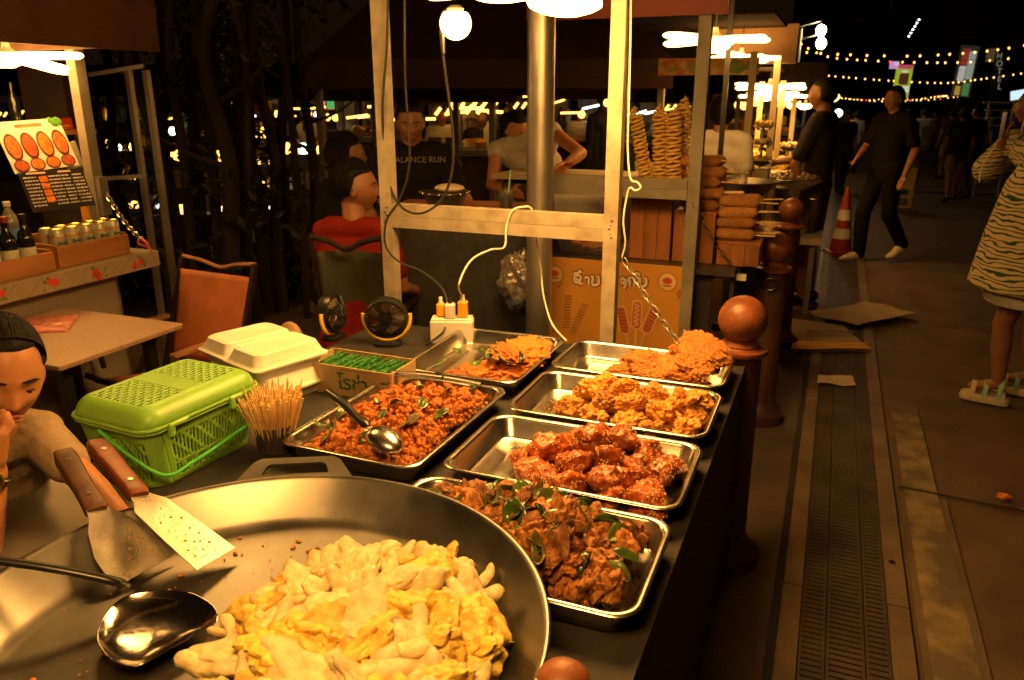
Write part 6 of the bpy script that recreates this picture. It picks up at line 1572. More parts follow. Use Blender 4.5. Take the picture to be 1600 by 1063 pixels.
# --- people on the street
p9 = Vector((-.12, 6.8, 0)); person('tall man in a dark shirt and shorts at the snail stall, back turned', p9, facing(-IR * .8 + AW * .6), dict(elR=(.24, .16, 1.16), wrR=(.18, .38, 1.12), elL=(-.24, .10, 1.14)), 1.78, .98, 'grey_tee', 'darkbrown', 'black', legs='short', vox=.013, sleeve=.8, no_face=True)
pm = PZ(1365, 408, 0); fm = facing(-IR * .9 - AW * .35)
person('man in black walking past the traffic cone in cream sneakers', pm, fm, dict(hipR=(.09, 0, .91), hipL=(-.09, 0, .91), knR=(.09, .14, .50), anR=(.10, .12, .085), toeR=(.10, .29, .03), knL=(-.09, -.02, .50), anL=(-.09, -.26, .19), toeL=(-.09, -.13, .055), elL=(-.25, -.08, 1.14), wrL=(-.25, .02, .90), elR=(.24, .06, 1.15), wrR=(.15, .24, 1.06)), 1.74, 1.0, 'black_tee', 'black_tee', 'shoe', vox=.011, sleeve=.75)
crowd = [
    (1447, 168, 14.5, 'person in a white tee and khaki shorts walking away in the crowd', 'white_tee', 'khaki', 'short', AW),
    (1422, 170, 13.8, 'person in a brown shirt and dark trousers beside the white tee walker', 'darkbrown', 'denim', 'long', AW),
    (1508, 168, 12.2, 'person in a grey tee and pale shorts near the striped woman, walking away', 'grey_tee', 'khaki', 'short', AW + IR * .2),
    (1530, 166, 12.6, 'person in a black tee and patterned trousers near the striped woman', 'black_tee', 'olive', 'long', AW - IR * .3),
    (1326, 172, 13.5, 'person in a dark cap and jacket far behind the walking man', 'grey_tee', 'denim', 'long', -AW),
    (1392, 175, 18.0, 'person in dark clothes far down the street, behind the sandwich board', 'black_tee', 'black_tee', 'long', -AW),
    (1475, 172, 19.0, 'person in maroon far down the street between the walkers', 'crimson', 'denim', 'long', AW),
    (1570, 172, 16.0, 'person in black far off beside the striped woman\'s phone', 'black_tee', 'denim', 'long', -AW)]
for u, v, dd, lab, top_, bot, lg, fc_ in crowd:
    standing(u, v, dd, lab, facing(fc_), top=top_, bottom=bot, legs=lg, vox=.02, no_face=True, hairlen=random.choice((-.03, -.06)), cap='grey_tee' if 'cap' in lab else None, group='people in the street crowd', J=dict(knR=(.09, .10, .49), anR=(.10, .16, .10), toeR=(.10, .32, .04), knL=(-.09, -.02, .5), anL=(-.10, -.16, .13), toeL=(-.1, -.02, .03)))
# --- woman in the striped shirt at the right edge
ps = PZ(1588, 632, 0); fs = facing(AW * .55 - IR * .75); ps = ps - IR * .06
Ls = local(ps, fs)
f1s, f2s = Ls(PZ(1553, 630, 0)), Ls(PZ(1602, 618, 0))
hS = Ls(PD(1612, 168, 5.0)); elS = Ls(PD(1543, 264, 4.86)); wrS = Ls(PD(1566, 222, 4.74)); shS = Ls(PD(1586, 226, 4.98))
J = dict(head=hS, neck=(hS.x * .8, hS.y - .03, hS.z - .14), chest=(.0, -.02, 1.20), pelvis=(0, -.02, .86), shL=shS, shR=(.18, -.02, 1.31), elL=elS, wrL=wrS, elR=(.26, -.02, 1.02), wrR=(.28, .08, .80),
         anL=(f1s.x, f1s.y, .135), toeL=(f1s.x, f1s.y + .12, .078), anR=(f2s.x, f2s.y, .135), toeR=(f2s.x, f2s.y + .12, .078), hipL=(-.09, 0, .84), hipR=(.09, 0, .84), knL=(f1s.x * .9 - .0, f1s.y + .03, .46), knR=(f2s.x * .9, f2s.y + .03, .46))
zeb = bpy.data.materials.new('zebra_cotton'); zeb.use_nodes = True; N = zeb.node_tree.nodes; Lk = zeb.node_tree.links; B = N['Principled BSDF']; B.inputs['Roughness'].default_value = .85
tc = N.new('ShaderNodeTexCoord'); mp_ = N.new('ShaderNodeMapping'); mp_.inputs['Scale'].default_value = (2.0, 2.0, 6.2); mp_.inputs['Rotation'].default_value = (.25, .22, 0)
wv = N.new('ShaderNodeTexWave'); wv.wave_type = 'BANDS'; wv.bands_direction = 'Z'; wv.inputs['Scale'].default_value = 2.3; wv.inputs['Distortion'].default_value = 8; wv.inputs['Detail'].default_value = 1.5; wv.inputs['Detail Scale'].default_value = 1.6
cr = N.new('ShaderNodeValToRGB'); cr.color_ramp.elements[0].position = .20; cr.color_ramp.elements[1].position = .27; cr.color_ramp.elements[0].color = (.012, .075, .045, 1); cr.color_ramp.elements[1].color = (.60, .48, .30, 1)
Lk.new(tc.outputs['Object'], mp_.inputs[0]); Lk.new(mp_.outputs[0], wv.inputs['Vector']); Lk.new(wv.outputs[0], cr.inputs[0]); Lk.new(cr.outputs[0], B.inputs['Base Color']); mt['zebra'] = zeb
pS, DS, _ = person('woman in a loose green and cream striped shirt holding up a phone', ps, fs, J, 1.62, .98, 'zebra', 'cream', None, legs=None, vox=.009, sleeve=1.0, female=True, no_face=True, skin='skin2', hairlen=-.06, curl=(.5, .4))
for ch in list(pS.children):
    if ch.name.startswith('shirt'): bpy.data.objects.remove(ch)
m = MB()   # loose shirt: a lofted tent with sleeves, remeshed to one cloth
rg = []
for z, rx, ry in ((.68, .36, .30), (.69, .365, .305), (.80, .35, .29), (.95, .335, .27), (1.10, .32, .24), (1.22, .30, .215), (1.30, .25, .175), (1.36, .17, .12), (1.40, .08, .075)): rg.append([Vector((rx * cos(a) * (1 + .035 * sin(5 * a + z * 4) * (1.4 - z)), ry * sin(a) * (1 + .05 * sin(4 * a + 1) * (1.4 - z)) - .02, z)) for a in [2 * pi * i / 40 for i in range(40)]])
m.loft(rg); m.cap(DS['shL'], DS['elL'].lerp(DS['shL'], -.02), .10, .085); m.cap(DS['shL'] - Vector((0, 0, .06)), DS['elL'].lerp(DS['shL'], .25) - Vector((0, 0, .02)), .10, .07); m.cap(DS['elL'], DS['elL'].lerp(DS['wrL'], .55), .078, .058); m.cap(DS['shR'], DS['elR'], .085, .085); m.cap(DS['shL'], (0, -.02, 1.28), .08, .12)
o = m.build('shirt', zeb, pS, 80, REM(.012, 4)); o.matrix_parent_inverse = Matrix.Identity(4)
m = MB(); rg = [[Vector((rx * cos(a), ry * sin(a) - .02, z)) for a in [2 * pi * i / 32 for i in range(32)]] for z, rx, ry in ((.60, .27, .22), (.605, .275, .225), (.66, .27, .22), (.80, .24, .19))]; m.loft(rg); o = m.build('skirt', mt['white_tee'], pS, 60); o.matrix_parent_inverse = Matrix.Identity(4)
for q in 'LR':
    a, to_ = DS['an' + q], DS['toe' + q]; d = Vector((to_.x - a.x, to_.y - a.y, 0)).normalized(); c = Vector((a.x, a.y, 0)) + d * .05; R = frame(d)
    m = MB(); m.loft(rrings(c, [(.044, .122, .042, .002), (.047, .127, .045, .012), (.045, .123, .043, .034), (.042, .118, .04, .046)], R, 6)); sd = m.build('sandal_sole', mt['shoe'], pS, 40); sd.matrix_parent_inverse = Matrix.Identity(4)
    for y, zt3, mm in ((.060, .112, 'shoe'), (.0, .128, 'mint'), (-.070, .155, 'mint'), (-.085, .075, 'shoe')):
        m = MB(); rg = []
        for k in [pi * j / 14 for j in range(15)]:
            e = Vector((cos(k), 0, sin(k))); p0 = Vector((.043 * cos(k), y, .03 + (zt3 - .03) * sin(k)))
            rg.append([c + R @ (p0 + e * a_ + Vector((0, b_, 0))) for a_, b_ in ((-.002, -.012), (.002, -.012), (.002, .012), (-.002, .012))])
        m.loft(rg); st_ = m.build('sandal_strap', mt[mm], pS); st_.matrix_parent_inverse = Matrix.Identity(4)
ph = PD(1568, 196, 4.70); Rp = frame(Vector((-sin(YAW), cos(YAW), 0))) @ RZ(78)
t = thing('mobile_phone', 'dark mobile phone held up by the woman in the striped shirt', 'phone', ph)
m = MB(); m.loft(rrings(ph, [(.036, .004, .003, -.075), (.036, .004, .003, .075)], Rp)); m.build('phone_body', mt['black'], t, 40)
m = MB(); m.tube(smooth_path([ph + Vector((0, 0, -.07)), PD(1552, 232, 4.70), PD(1534, 262, 4.72), PD(1530, 285, 4.72)], 5), .004, 6); m.build('cord', mt['white'], t)
# ================================================================ SANDWICH BOARD, STREET SIGNS, STRINGS OF BULBS
sb = PZ(1400, 326, 0); Rb = frame(AW) @ RZ(-12)
t = thing('sandwich_board', 'yellow and green standing price board behind the walking man', 'sign board', sb)
zt4 = PD(1392, 262, (sb - EYE).dot(ray(800, 531.5).normalized())).z
m = MB(); m.box(sb + Rb @ Vector((0, 0, zt4 / 2 + .01)), (.42, .02, zt4), Rb @ RX(6)); m.build('board', M('board_yellow', (.75, .55, .10), .5), t, False)
for k, s_ in enumerate(('', '', 'ลด', '5-8 โล')):
    m = MB(); c = sb + Rb @ Vector((-.02, -.014 + (.5 - k * .2) * .03, zt4 * (.86 - .22 * k))); m.box(c, (.30, .004, zt4 * .14), Rb @ RX(6)); m.build('green_panel', M('board_green', (.02, .16, .09), .5), t, False)
    if s_: text_mesh(s_, .10, mt['cream'], 'lettering', t, c + Rb @ Vector((0, -.006, -.03)), Rb @ RX(90))
def sign(label, name, u, v, depth, wpx, hpx, mat, roll=0, strips=()):
    c = PD(u, v, depth); k = depth / 1220; R = frame(AW) @ RY(roll)
    t = thing(name, label, 'sign', c)
    m = MB(); m.box(c, (wpx * k, .12, hpx * k), R); m.build('panel', mat, t, False)
    m = MB(); m.box(c + Vector((0, .1, -hpx * k * .5 - c.z * 0)) + R @ Vector((0, .12, 0)), (.12, .10, hpx * k * .9), R); m.build('mount', mt['darksteel'], t, False)
    for (x, z, w_, h_, mm) in strips:
        m = MB(); m.box(c + R @ Vector((x * wpx * k, -.062, z * hpx * k)), (w_ * wpx * k, .02, h_ * hpx * k), R, min(w_ * wpx * k, h_ * hpx * k) * .2); m.build('printed_area', mm, t, False)
    return c, R, k, t
sg = lambda n, c, e: pcolor(n, c, .5, e)
yel, redp, whp, bowl = sg('sign_lime', (.42, .52, .03), .55), sg('sign_pink', (.6, .09, .14), .5), sg('sign_white', (.7, .75, .7), .55), sg('sign_bowl', (.18, .07, .02), .25)
sign('lit lime green food banner with a dark bowl, hanging over the street', 'lit_banner', 1410, 128, 30, 24, 50, yel, 2, ((0, .44, .95, .12, redp), (0, -.22, .9, .16, whp), (0, -.40, .95, .10, yel), (0, .08, .62, .34, bowl), (0, .30, .4, .05, whp)))
sign('tall lit collage sign of red and white pictures on a building', 'picture_sign', 1508, 112, 40, 28, 76, sg('collage_dark', (.10, .08, .06), .15), 3, ((-.22, -.05, .38, .3, sg('collage_white', (.6, .55, .5), .5)), (.2, .12, .4, .55, sg('collage_grey', (.45, .5, .42), .4)), (-.2, .28, .4, .3, sg('collage_red', (.5, .06, .03), .35)), (.2, -.35, .4, .25, sg('collage_green', (.12, .35, .1), .35)), (-.25, -.38, .3, .18, sg('collage_amber', (.7, .4, .05), .4))))
c, R, k, t = sign('small blue white lit sign high on the dark building', 'blue_sign', 1530, 38, 55, 16, 16, sg('sign_blue', (.18, .22, .75), .9), -25, ())
text_mesh('Hotel', .36, sg('sign_letters', (.9, .95, 1), 2.2), 'lettering', t, c + R @ Vector((0, -.075, -.12)), R @ RX(90))
m = MB(); c = PD(1558, 37, 55); m.lathe([(0, -.5), (.16, -.2), (.2, .1), (.05, .5), (0, .5)], c, 12); o = tag(m.build('red_beacon', mt['red_l']), 'small red beacon light on the dark building', 'beacon')
t = thing('hotel_sign', 'faint vertical lettering reading HOTEL down a dark wall', 'sign', PD(1561, 110, 45)); R = frame(AW)
m = MB(); c = PD(1561, 110, 45.3); m.box(c, (.75, .05, 3.0), R); m.build('panel', mt['greypanel'], t, False)
for i, chh in enumerate('HOTEL'): text_mesh(chh, .46, sg('hotel_letters', (.45, .42, .3), .35), 'letter', t, PD(1561, 92 + i * 12, 45), R @ RX(90))
c = PD(1397, 102, 29); t = thing('neon_shop_sign', 'small pink and white neon sign above the lime banner', 'sign', c); m = MB(); m.box(c, (.30, .08, .26), R); m.build('panel', sg('neon_pink', (.55, .25, .5), .8), t, False); m = MB(); m.box(c + R @ Vector((.08, -.05, .05)), (.16, .02, .10), R); m.build('lit_corner', whp, t, False)
c = PD(1593, 148, 20); t = thing('lit_screen', 'pale blue lit screen at the right edge behind the crowd', 'screen', c); m = MB(); m.box(c, (.42, .06, .22), R @ RY(-10)); m.build('screen_face', sg('screen_blue', (.45, .6, .7), 1.2), t, False); m = MB(); m.bar(c - Vector((0, 0, .11)) + R @ Vector((0, .06, 0)), Vector((c.x, c.y, 0)) + R @ Vector((0, .06, 0)), .06); m.build('stand', mt['darksteel'], t, False)
# slanted row of white lights on a building edge
t = thing('light_row', 'slanting row of small white lights on a building edge', 'lights', PD(1425, 60, 50))
for i in range(6):
    m = MB(); m.box(PD(1420 + i * 3.2, 57 - i * 5.2, 50), (.09, .1, .08)); m.build('light', mt['far_white'], t)
m = MB(); m.bar(PD(1420, 59, 50.2), PD(1437, 30, 50.2), .06); m.build('rail', mt['darksteel'], t, False)
# strings of bulbs across the street
def light_string(label, pts, depth, n, r=.022, dd=0):
    P = smooth_path([PD(u, v, depth + dd * i) for i, (u, v) in enumerate(pts)], 14); t = thing('string_of_bulbs', label, 'string lights', P[0], 'strings of bulbs over the street')
    m = MB(); m.tube([p + Vector((0, 0, r * 2.3)) for p in P], .008, 5); m.build('wire', mt['cable'], t)
    b0 = None
    for i in range(n):
        f = (i + .5 + random.uniform(-.2, .2)) / n * (len(P) - 1); k = int(f); p = P[k].lerp(P[min(k + 1, len(P) - 1)], f - k)
        q = MB(); q.ell(p, (r, r, r * 1.15), 10, 8); q.build('bulb', mt['red_l'] if random.random() < .05 else mt['string'], t)
    return P
light_string('topmost string of warm bulbs crossing the street', [(1255, 82), (1330, 86), (1420, 88), (1500, 84), (1560, 78), (1630, 66)], 22, 17, .026)
light_string('second string of warm bulbs, sagging under the topmost one', [(1240, 62), (1290, 88), (1360, 95), (1440, 98), (1520, 97), (1630, 86)], 25, 22, .027)
light_string('third string of warm bulbs at the height of the lime banner', [(1250, 114), (1320, 121), (1400, 127), (1480, 130), (1540, 123), (1620, 112)], 34, 34, .029)
light_string('fourth string of smaller bulbs, low over the crowd', [(1270, 146), (1330, 155), (1400, 159), (1460, 152), (1480, 150)], 44, 30, .031)
light_string('fifth string of small bulbs crossing low in front of the signs', [(1300, 152), (1352, 157), (1395, 154), (1440, 157), (1500, 151)], 50, 26, .032)
# street lamps
b0 = PD(1283, 58, 14)
t = thing('street_lamp', 'street lamp post with two white globes above the stalls', 'street lamp', (PD(1250, 58, 14).x, PD(1250, 58, 14).y, 0))
pb2 = PD(1248, 58, 14)
m = MB(); m.tube([(pb2.x, pb2.y, 0), (pb2.x, pb2.y, PD(1250, 45, 14).z)], [.07, .055], 16); m.build('post', mt['paint2'], t)
for v in (48, 68):
    m = MB(); m.tube([PD(1249, v - 6, 14), PD(1283, v - 15, 14), PD(1283, v - 9, 14)], .014, 8); m.build('arm', mt['darksteel'], t)
    m = MB(); q = PD(1283, v, 14); m.ell(q, (.085, .085, .10), 20, 14); m.build('globe', mt['globe'] if 'globe' in mt else mt.setdefault('globe', EM('street_globe', (1, .80, .45), 50)), t)
q = PD(1303, 151, 17); t = thing('hanging_bulb', 'bright warm bulb on a bracket near the far crowd', 'lamp', q); m = MB(); m.ell(q, .11, 16, 10); m.build('globe', mt['lamp_far'], t); m = MB(); m.tube([(q.x - .3, q.y, 0), (q.x - .3, q.y, q.z + .2), (q.x, q.y, q.z + .2), (q.x, q.y, q.z + .07)], .02, 8); m.build('pole', mt['darksteel'], t)
q = PD(1310, 177, 24); t = thing('white_lantern', 'cold white lantern low behind the walking man', 'lamp', q); m = MB(); m.ell(q, .12, 16, 10); m.build('globe', mt['far_white'], t); m = MB(); m.tube([(q.x, q.y, 0), (q.x, q.y, q.z - .11)], .03, 8); m.build('pole', mt['darksteel'], t)
# dark buildings along the street
def building(label, u0, u1, vtop, depth, floors, cols, lit=.04):
    a, b = PD(u0, vtop, depth), PD(u1, vtop, depth); h = a.z; w_ = (b - a).length; c = (a + b) / 2; R = frame(AW)
    t = thing('building', label, 'building', (c.x, c.y, 0), 'dark buildings down the street')
    m = MB(); m.box(Vector((c.x, c.y, h / 2)) + R @ Vector((0, 5, 0)), (w_, 10, h), R); m.build('wall', mt['building'], t, False)
    m = MB(); m.box(Vector((c.x, c.y, h + .2)) + R @ Vector((0, 5, 0)), (w_ + .4, 10.4, .4), R); m.build('cornice', mt['concrete'], t, False)
    for i in range(floors):
        for j in range(cols):
            q = Vector((c.x, c.y, 0)) + R @ Vector(((j + .5) / cols * w_ - w_ / 2, -.03, h * (i + .55) / floors)); ww, hh = w_ / cols * .5, h / floors * .5
            m = MB(); m.box(q, (ww + .16, .08, hh + .16), R); f = m.build('window', mt['concrete'], t, False)
            m = MB(); m.box(q + R @ Vector((0, -.045, 0)), (ww, .02, hh), R); m.build('pane', mt['winlit'] if random.random() < lit else mt['windark'], f, False)
    return t
mt['windark'] = M('dark_window', (.012, .012, .014), .12); mt['winlit'] = EM('lit_window', (1, .6, .25), .05, False)
building('dark four storey building behind the strings of bulbs, left of the lime banner', 1300, 1398, -40, 75, 4, 5)
building('dark tall building behind the lime banner and white light row', 1418, 1492, 20, 62, 5, 4)
building('dark building carrying the picture sign and red beacon', 1494, 1548, -60, 60, 6, 3)
building('dark building with the vertical hotel lettering at the right edge', 1550, 1680, -20, 48, 5, 4)
building('low dark building at the far end of the street', 1180, 1300, 60, 95, 3, 6)

# ================================================================ FAR STALLS ACROSS THE MARKET
def far_stall(label, u0, u1, vroof, vlight, vcount, depth, nl, roofmat, seed, white=0):
    rnd = random.Random(seed); a, b = PD(u0, vcount, depth), PD(u1, vcount, depth); R = frame(AW); w_ = (b - a).length; c = (a + b) / 2
    zr_ = PD((u0 + u1) / 2, vroof, depth).z; zl = PD((u0 + u1) / 2, vlight, depth).z; zc_ = max(.7, c.z)
    t = thing('far_stall', label, 'stall', (c.x, c.y, 0), 'lit food stalls across the market')
    o = Vector((c.x, c.y, 0))
    m = MB(); m.box(o + R @ Vector((0, .35, zc_ - .03)), (w_, .8, .06), R); m.build('countertop', mt['greypanel'], t, False)
    m = MB(); m.box(o + R @ Vector((0, .38, zc_ / 2 - .04)), (w_ * .96, .7, zc_ - .08), R); m.build('cabinet', mt[rnd.choice(['darkbrown', 'greypanel', 'crimson'])], t, False)
    for x in (-w_ / 2, w_ / 2):
        m = MB(); m.bar(o + R @ Vector((x, 0, 0)), o + R @ Vector((x, 0, zr_)), .06); m.build('post', mt['paint2'], t, False)
        m = MB(); m.bar(o + R @ Vector((x, 1.6, 0)), o + R @ Vector((x, 1.6, zr_)), .06); m.build('post', mt['paint2'], t, False)
    hh = max(.25, (PD(600, 120, depth).z - PD(600, 165, depth).z))
    m = MB(); m.loft([[o + R @ Vector(p) for p in q] for q in ([(-w_ / 2 - .25, -.35, zr_), (w_ / 2 + .25, -.35, zr_), (w_ / 2 + .25, 2, zr_), (-w_ / 2 - .25, 2, zr_)], [(-w_ / 2 - .25, -.35, zr_ + hh), (w_ / 2 + .25, -.35, zr_ + hh), (w_ / 2 + .25, 2, zr_ + hh + .1), (-w_ / 2 - .25, 2, zr_ + hh + .1)])]); m.build('canopy', mt[roofmat], t, False)
    for k in range(nl):
        p = o + R @ Vector(((k + .5 + rnd.uniform(-.25, .25)) / nl * w_ - w_ / 2, rnd.uniform(0, .8), zl + rnd.uniform(-.10, .12)))
        kind = rnd.choice('tgtb'); mm = mt['far_white'] if rnd.random() < white else mt['far_warm']; m = MB()
        if kind == 't': m.bar(p - R @ Vector((.14, 0, 0)), p + R @ Vector((.14, 0, rnd.uniform(-.03, .12))), .03)
        elif kind == 'g': m.ell(p, .06, 14, 10)
        else:
            for j in range(3): m.bar(p + R @ Vector((-.12 + j * .12, 0, 0)), p + R @ Vector((-.06 + j * .12, .02, .08)), .032)
        m.build('lamp', mm, t)
        m = MB(); m.tube([p, Vector((p.x, p.y, zr_))], .008, 5); m.build('lamp_cord', mt['cable'], t)
    for k in range(2):
        x0 = -w_ / 2 + w_ * (k * .5 + rnd.uniform(0, .12)); x1 = x0 + w_ * rnd.uniform(.22, .36)
        m = MB(); m.box(o + R @ Vector(((x0 + x1) / 2, 1.55 + .03 * k, (zc_ + zr_) / 2)), (x1 - x0, .03, (zr_ - zc_) * .98), R); m.build('back_panel', mt[rnd.choice(['cream', 'brownpanel', 'paint'])], t, False)
    m = MB(); m.box(o + R @ Vector((0, 1.3, zc_ + .28)), (w_ * .96, .2, .025), R); m.build('back_shelf', mt['brownpanel'], t, False)
    for k in range(int(w_ * 5)):
        p = o + R @ Vector((rnd.uniform(-.46, .46) * w_, 1.3, zc_ + .293)); hgt = rnd.uniform(.1, .26); rr = rnd.uniform(.035, .07); m = MB(); m.lathe([(0, 0), (rr, 0), (rr, hgt * .7), (rr * .4, hgt * .9), (rr * .4, hgt), (0, hgt)], p, 10); m.build('goods', mt[rnd.choice(['cone', 'cream', 'egg', 'sachet', 'white', 'orangep', 'potato'])], t)
    cols = ['cone', 'cream', 'egg', 'sachet', 'white', 'pop', 'orangep', 'darksteel', 'galv']
    n = int(w_ * 11)
    for k in range(n):
        p = o + R @ Vector(((k + .5) / n * w_ - w_ / 2, rnd.uniform(.1, .6), zc_ + .002)); hgt = rnd.uniform(.06, .30); rr = rnd.uniform(.04, .075)
        m = MB(); ty = rnd.randrange(3)
        if ty == 0: m.lathe([(0, 0), (rr, 0), (rr, hgt * .7), (rr * .4, hgt * .9), (rr * .4, hgt), (0, hgt)], p, 12)
        elif ty == 1: m.loft(rrings(p, [(rr * 1.3, rr, .01, 0), (rr * 1.35, rr * 1.1, .01, hgt * .5), (rr * 1.2, rr, .01, hgt * .52)], R, 2))
        else: m.lathe([(0, 0), (rr * .6, 0), (rr * 1.5, hgt * .4), (rr * 1.4, hgt * .4), (0, hgt * .7)], p, 14)
        m.build('goods', mt[rnd.choice(cols)], t)
far_stall('far lit stall just left of the standing man, hanging grey canopy', 535, 625, 158, 175, 215, 9.5, 5, 'greypanel', 1, .2)
far_stall('far lit stall between the standing man and the globe lamp cable', 655, 712, 163, 178, 235, 9.0, 4, 'greypanel', 2, .1)
far_stall('far lit stall right of the globe lamp cable, red goods on it', 715, 770, 160, 182, 235, 8.2, 5, 'redcanopy', 3)
far_stall('far lit stall with bright zigzag lights left of the steel pole', 742, 835, 150, 163, 225, 11.5, 7, 'darkroof', 4)
far_stall('far lit stall right of the steel pole', 862, 960, 155, 170, 225, 12.5, 5, 'redcanopy', 5, .2)
far_stall('distant lit stall behind the potato spirals', 965, 1075, 160, 180, 225, 13, 5, 'darkroof', 6, .3)
far_stall('distant lit stall behind the dark trees, left end', 150, 290, 150, 180, 250, 14, 7, 'darkroof', 7, .3)
far_stall('distant lit stall behind the dark trees, middle', 300, 410, 150, 185, 245, 12.5, 7, 'darkroof', 8, .35)
far_stall('distant lit stall with a green and red sign right of the trees', 440, 535, 155, 180, 235, 13.5, 6, 'darkroof', 9, .3)
far_stall('very distant lit stall at the far left behind the menu', -20, 120, 150, 175, 230, 16, 5, 'darkroof', 10, .2)
c, R, k, t = sign('bright red, white and green shop sign among the far stalls', 'shop_sign', 500, 158, 15, 50, 26, sg('shop_red', (.6, .08, .04), .5), 0, ((-.0, .0, .3, .8, sg('shop_white', (.9, .9, .8), 1.5)), (.36, -.05, .26, .8, sg('shop_green', (.1, .5, .12), .6))))
m = MB(); m.bar(Vector((c.x, c.y + .3, 0)), Vector((c.x, c.y + .3, c.z + .3)), .08); m.build('post', mt['darksteel'], t, False)
# big dark umbrella canopy over the dining area
uc = PD(770, 60, 7.2)
t = thing('market_canopy', 'large dark maroon market canopy above the diners', 'canopy', (uc.x, uc.y, 0))
m = MB(); R = frame(AW); zu = PD(720, 138, 6.0).z; o = Vector((uc.x, uc.y, 0))
m.loft([[o + R @ Vector(p) for p in q] for q in ([(-1.45, -1.2, zu), (1.45, -1.2, zu), (1.45, 1.6, zu), (-1.45, 1.6, zu)], [(-1.45, -1.2, zu + .22), (1.45, -1.2, zu + .22), (1.45, 1.6, zu + .22), (-1.45, 1.6, zu + .22)], [(-.15, .05, zu + 1.5), (.15, .05, zu + 1.5), (.15, .35, zu + 1.5), (-.15, .35, zu + 1.5)])], False, True); m.build('cloth', mt['redcanopy'], t, False, [('SOLIDIFY', dict(thickness=.01))])
for x in (-1.38, 1.38):
    for y in (-1.1, 1.5):
        m = MB(); m.bar(o + R @ Vector((x, y, 0)), o + R @ Vector((x, y, zu + .1)), .05); m.build('post', mt['paint2'], t, False)
# ================================================================ DARK TREES BEHIND THE ORANGE CHAIR
def slim_tree(u, depth, h, r, seed, gold=False, crown_v=(0, 120), n=330):
    rnd = random.Random(seed); b = PD(u, 300, depth); b = Vector((b.x, b.y, 0))
    t = thing('slim_tree', 'slim dark tree trunk in the screen of trees behind the orange chair' if not gold else 'slim tree with golden lit leaves behind the screen of trunks', 'tree', b, 'screen of slim dark trees')
    pts = [b + Vector((rnd.uniform(-.05, .05) * z, rnd.uniform(-.05, .05) * z, z)) for z in (0, .6, 1.2, 1.9, 2.6, h)]
    m = MB(); m.tube(smooth_path(pts, 4), [r * (1.25 - .75 * i / 20) for i in range(21)], 9)
    for k in range(5):
        a = rnd.uniform(0, 6.28); z = rnd.uniform(1.1, h * .9); p = b + Vector((0, 0, z)); e = p + Vector((cos(a) * .5, sin(a) * .5, rnd.uniform(.2, .6))); m.tube(smooth_path([p, p.lerp(e, .5) + Vector((0, 0, -.04)), e], 4), [r * .4, r * .36, r * .32, r * .3, r * .25, r * .2, r * .16, r * .12, r * .1], 6)
    m.build('trunk', mt['bark'], t)
    m = MB()
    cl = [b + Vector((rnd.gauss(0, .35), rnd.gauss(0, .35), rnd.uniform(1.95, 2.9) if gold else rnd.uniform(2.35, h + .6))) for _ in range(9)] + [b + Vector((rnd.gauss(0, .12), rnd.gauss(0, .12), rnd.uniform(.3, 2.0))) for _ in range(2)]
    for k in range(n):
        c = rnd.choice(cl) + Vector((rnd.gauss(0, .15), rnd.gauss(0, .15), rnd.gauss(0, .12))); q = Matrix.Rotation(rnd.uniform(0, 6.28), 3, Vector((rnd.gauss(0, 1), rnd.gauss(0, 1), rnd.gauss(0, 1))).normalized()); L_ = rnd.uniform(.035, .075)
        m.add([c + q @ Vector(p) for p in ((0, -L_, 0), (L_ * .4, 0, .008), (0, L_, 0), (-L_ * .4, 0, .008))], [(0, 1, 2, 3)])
    m.build('crown', mt['leaf_lit_tint' if gold else 'leaf'], t, False)
for i, (u, dp, r) in enumerate(((248, 5.6, .035), (268, 6.4, .05), (287, 5.8, .04), (306, 6.8, .055), (331, 5.9, .04), (352, 5.5, .06), (366, 6.6, .05), (384, 5.7, .035), (402, 6.2, .07), (424, 6.0, .045), (446, 6.7, .05), (466, 5.8, .03), (488, 6.4, .04), (172, 6.6, .045), (186, 7.2, .05), (222, 6.9, .05))):
    slim_tree(u, dp, 3.0 + (i % 3) * .3, r, i + 50)
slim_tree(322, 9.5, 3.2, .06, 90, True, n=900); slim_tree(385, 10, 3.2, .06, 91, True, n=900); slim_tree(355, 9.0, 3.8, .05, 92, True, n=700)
q = PD(325, 88, 9.3); t = thing('tree_lamp', 'warm lantern glowing among the golden leaves', 'lamp', q); m = MB(); m.ell(q, (.08, .08, .11), 14, 10); m.build('globe', mt['far_warm'], t); m = MB(); m.tube([(q.x, q.y, 0), (q.x, q.y, q.z - .08)], .025, 8); m.build('pole', mt['darksteel'], t)
# low dark hedge and a planter wall behind the trees
m = MB(); rnd = random.Random(5)
for k in range(1300):
    c = PD(rnd.uniform(150, 500), 330, rnd.uniform(6.2, 7.2)); c.z = abs(rnd.gauss(0, .2)); q = Matrix.Rotation(rnd.uniform(0, 6.28), 3, Vector((rnd.gauss(0, 1), rnd.gauss(0, 1), rnd.gauss(0, 1))).normalized()); L_ = rnd.uniform(.04, .09)
    m.add([c + q @ Vector(p) for p in ((0, -L_, 0), (L_ * .4, 0, .01), (0, L_, 0), (-L_ * .4, 0, .01))], [(0, 1, 2, 3)])
tag(m.build('hedge', mt['leaf'], None, False), 'low dark hedge at the foot of the slim trees', 'hedge', kind='stuff')

